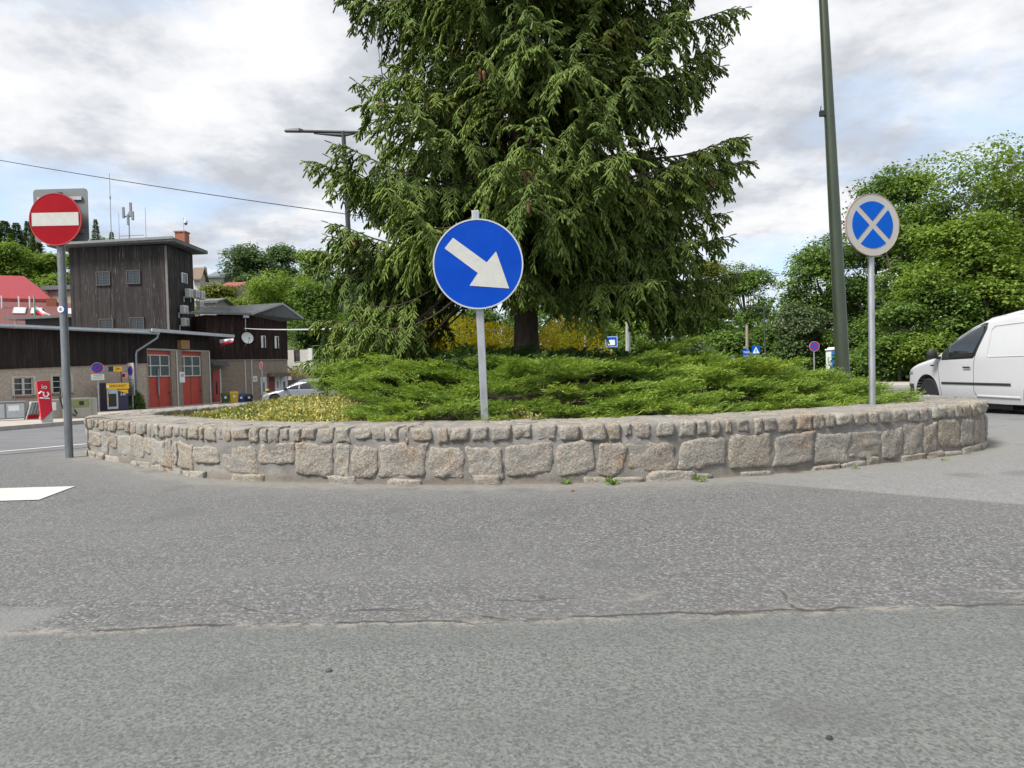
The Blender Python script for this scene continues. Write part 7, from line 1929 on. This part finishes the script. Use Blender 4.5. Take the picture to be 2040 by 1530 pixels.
# bins
def bin_(label, u0, u1, vtop, col, Y, hgt=1.07):
    um = (u0 + u1) / 2; o, k = prop('wheelie_bin', label, 'wheelie bin', um, 800, 28, .02, 'bins by the entrance door', Y=Y)
    w = (u1 - u0) * Y / F * .5 * 1.05; h = at(um, vtop, Y).z - o.location.z; mt = plain('bin_' + label.split()[0], col, .45)
    MB().hexa([(-w * .82, -w * .7, .08), (w * .82, -w * .7, .08), (w * .82, w * .7, .08), (-w * .82, w * .7, .08), (-w, -w * .95, h - .12), (w, -w * .95, h - .12), (w, w * .9, h - .12), (-w, w * .9, h - .12)]).build('tub', mt, o, bevel=.02)
    MB().hexa([(-w * 1.06, -w * 1.05, h - .118), (w * 1.06, -w * 1.05, h - .118), (w * 1.06, w, h - .118), (-w * 1.06, w, h - .118), (-w * .9, -w * .8, h - .05), (w * .9, -w * .8, h - .05), (w * .95, w, h + .02), (-w * .95, w, h + .02)]).build('lid', mt, o, bevel=.02)
    MB().box(-.07, .07, -w * .96, -w * .90, h * .52, h * .72).build('sticker', M_SWHITE2, o)
    for sg in (-1, 1): MB().lathe([(0, -.03), (.09, -.03), (.09, .03), (0, .03)], 14, 'x', 0, (sg * w * .75, w * .8, .09)).build('wheel', M_TYRE, o)
bin_('green wheelie bin nearest the entrance door', 442, 456, 783, (.035, .085, .03), 44.0)
bin_('yellow wheelie bin between the green and the blue one', 458, 474, 780, (.62, .40, .02), 44.4)
bin_('blue wheelie bin with white sticker right of the yellow one', 473, 487, 785, (.012, .045, .22), 44.8)
bin_('black wheelie bin at the corner of the timber house', 488, 503, 785, (.015, .016, .022), 45.2)
o, k = prop('no_stopping_sign', 'narrow faded red roundel sign in front of the timber house corner', 'traffic sign', 523, 795, -45, .0, Y=47.0)
z1 = at(523, 720, 47).z - o.location.z; z0 = at(523, 736, 47).z - o.location.z
disc((z1 - z0) / 2, -.02, .0, 24, (0, 0, (z0 + z1) / 2)).build('sign_face', plain('purple_faded', (.22, .08, .12), .5), o); ring((z1 - z0) * .42, (z1 - z0) / 2, -.026, -.0205, 24, (0, 0, (z0 + z1) / 2)).build('rim', plain('faded_red_edge', (.38, .17, .14), .6), o)
MB().tube([(0, .04, -.1), (0, .04, z1)], .035, 8).build('post', M_GALV, o, True)
o, k = prop('wall_notice', 'small white notice on the timber house ground floor', 'sign', 508, 755, 30, 0, Y=48.2); o.location = Dp.world(Dp.sz(508, 755)[0], -.02, Dp.sz(508, 755)[1]); o.rotation_euler = (0, 0, Dp.rot)
MB().box(-.15, .15, -.02, .0, -.2, .2).build('panel', M_SWHITE2, o); MB().box(-.09, .09, -.026, -.021, -.1, .1).build('print', plain('print_grey', (.40, .42, .46), .6), o)
o, k = prop('yellow_post', 'short yellow post in front of the grey car bonnet', 'post', 534, 800, 0, 0, Y=38.0)
MB().tube([(0, 0, -.05), (0, 0, 1.0)], .10, 10).build('post', plain('post_yellow', (.65, .45, .03), .5), o, True); MB().lathe([(.11, .8), (.11, .92)], 10, 'z').build('band', M_BLACK, o)
# floodlight on the house roof wall
p_ = Cp.world(Cp.sz(485, 632)[0], -.5, Cp.sz(485, 632)[1]); o = thing('floodlight', 'small grey floodlight on a short mast under the timber house eave', 'lamp', p_, Cp.rot)
MB().box(-.2, .2, -.18, .1, -.1, .12).build('lamp_head', M_GALV, o, bevel=.03); MB().tube([(0, .05, -.1), (0, .1, -1.0)], .03, 6).build('stem', M_GALV, o)
# little stones and litter on the road
for i, (u, v, r_) in enumerate(((1652, 1472, .008), (1141, 979, .012), (655, 1338, .010))):
    d = ray(u, v); t_ = -H / d.z; rr3 = np.random.default_rng(300 + i); m = MB()
    m.lathe([(0, -.3 * r_), (r_ * .8, 0), (r_, r_ * .4), (r_ * .6, r_ * .9), (0, r_)], 7); m.v = [(a * (1 + .25 * rr3.normal()), b * (.8 + .25 * rr3.normal()), c) for a, b, c in m.v]
    o = m.build('pebble', plain('pebble_%d' % i, ((.03, .03, .03), (.16, .04, .03), (.06, .06, .06))[i], .8), None); o.location = (d.x * t_, d.y * t_, .0)
    tag(o, ('dark pebble lying on the pale front surfacing', 'tiny reddish scrap on the asphalt below the wall', 'small dark chip on the front surfacing left of centre')[i], 'pebble')
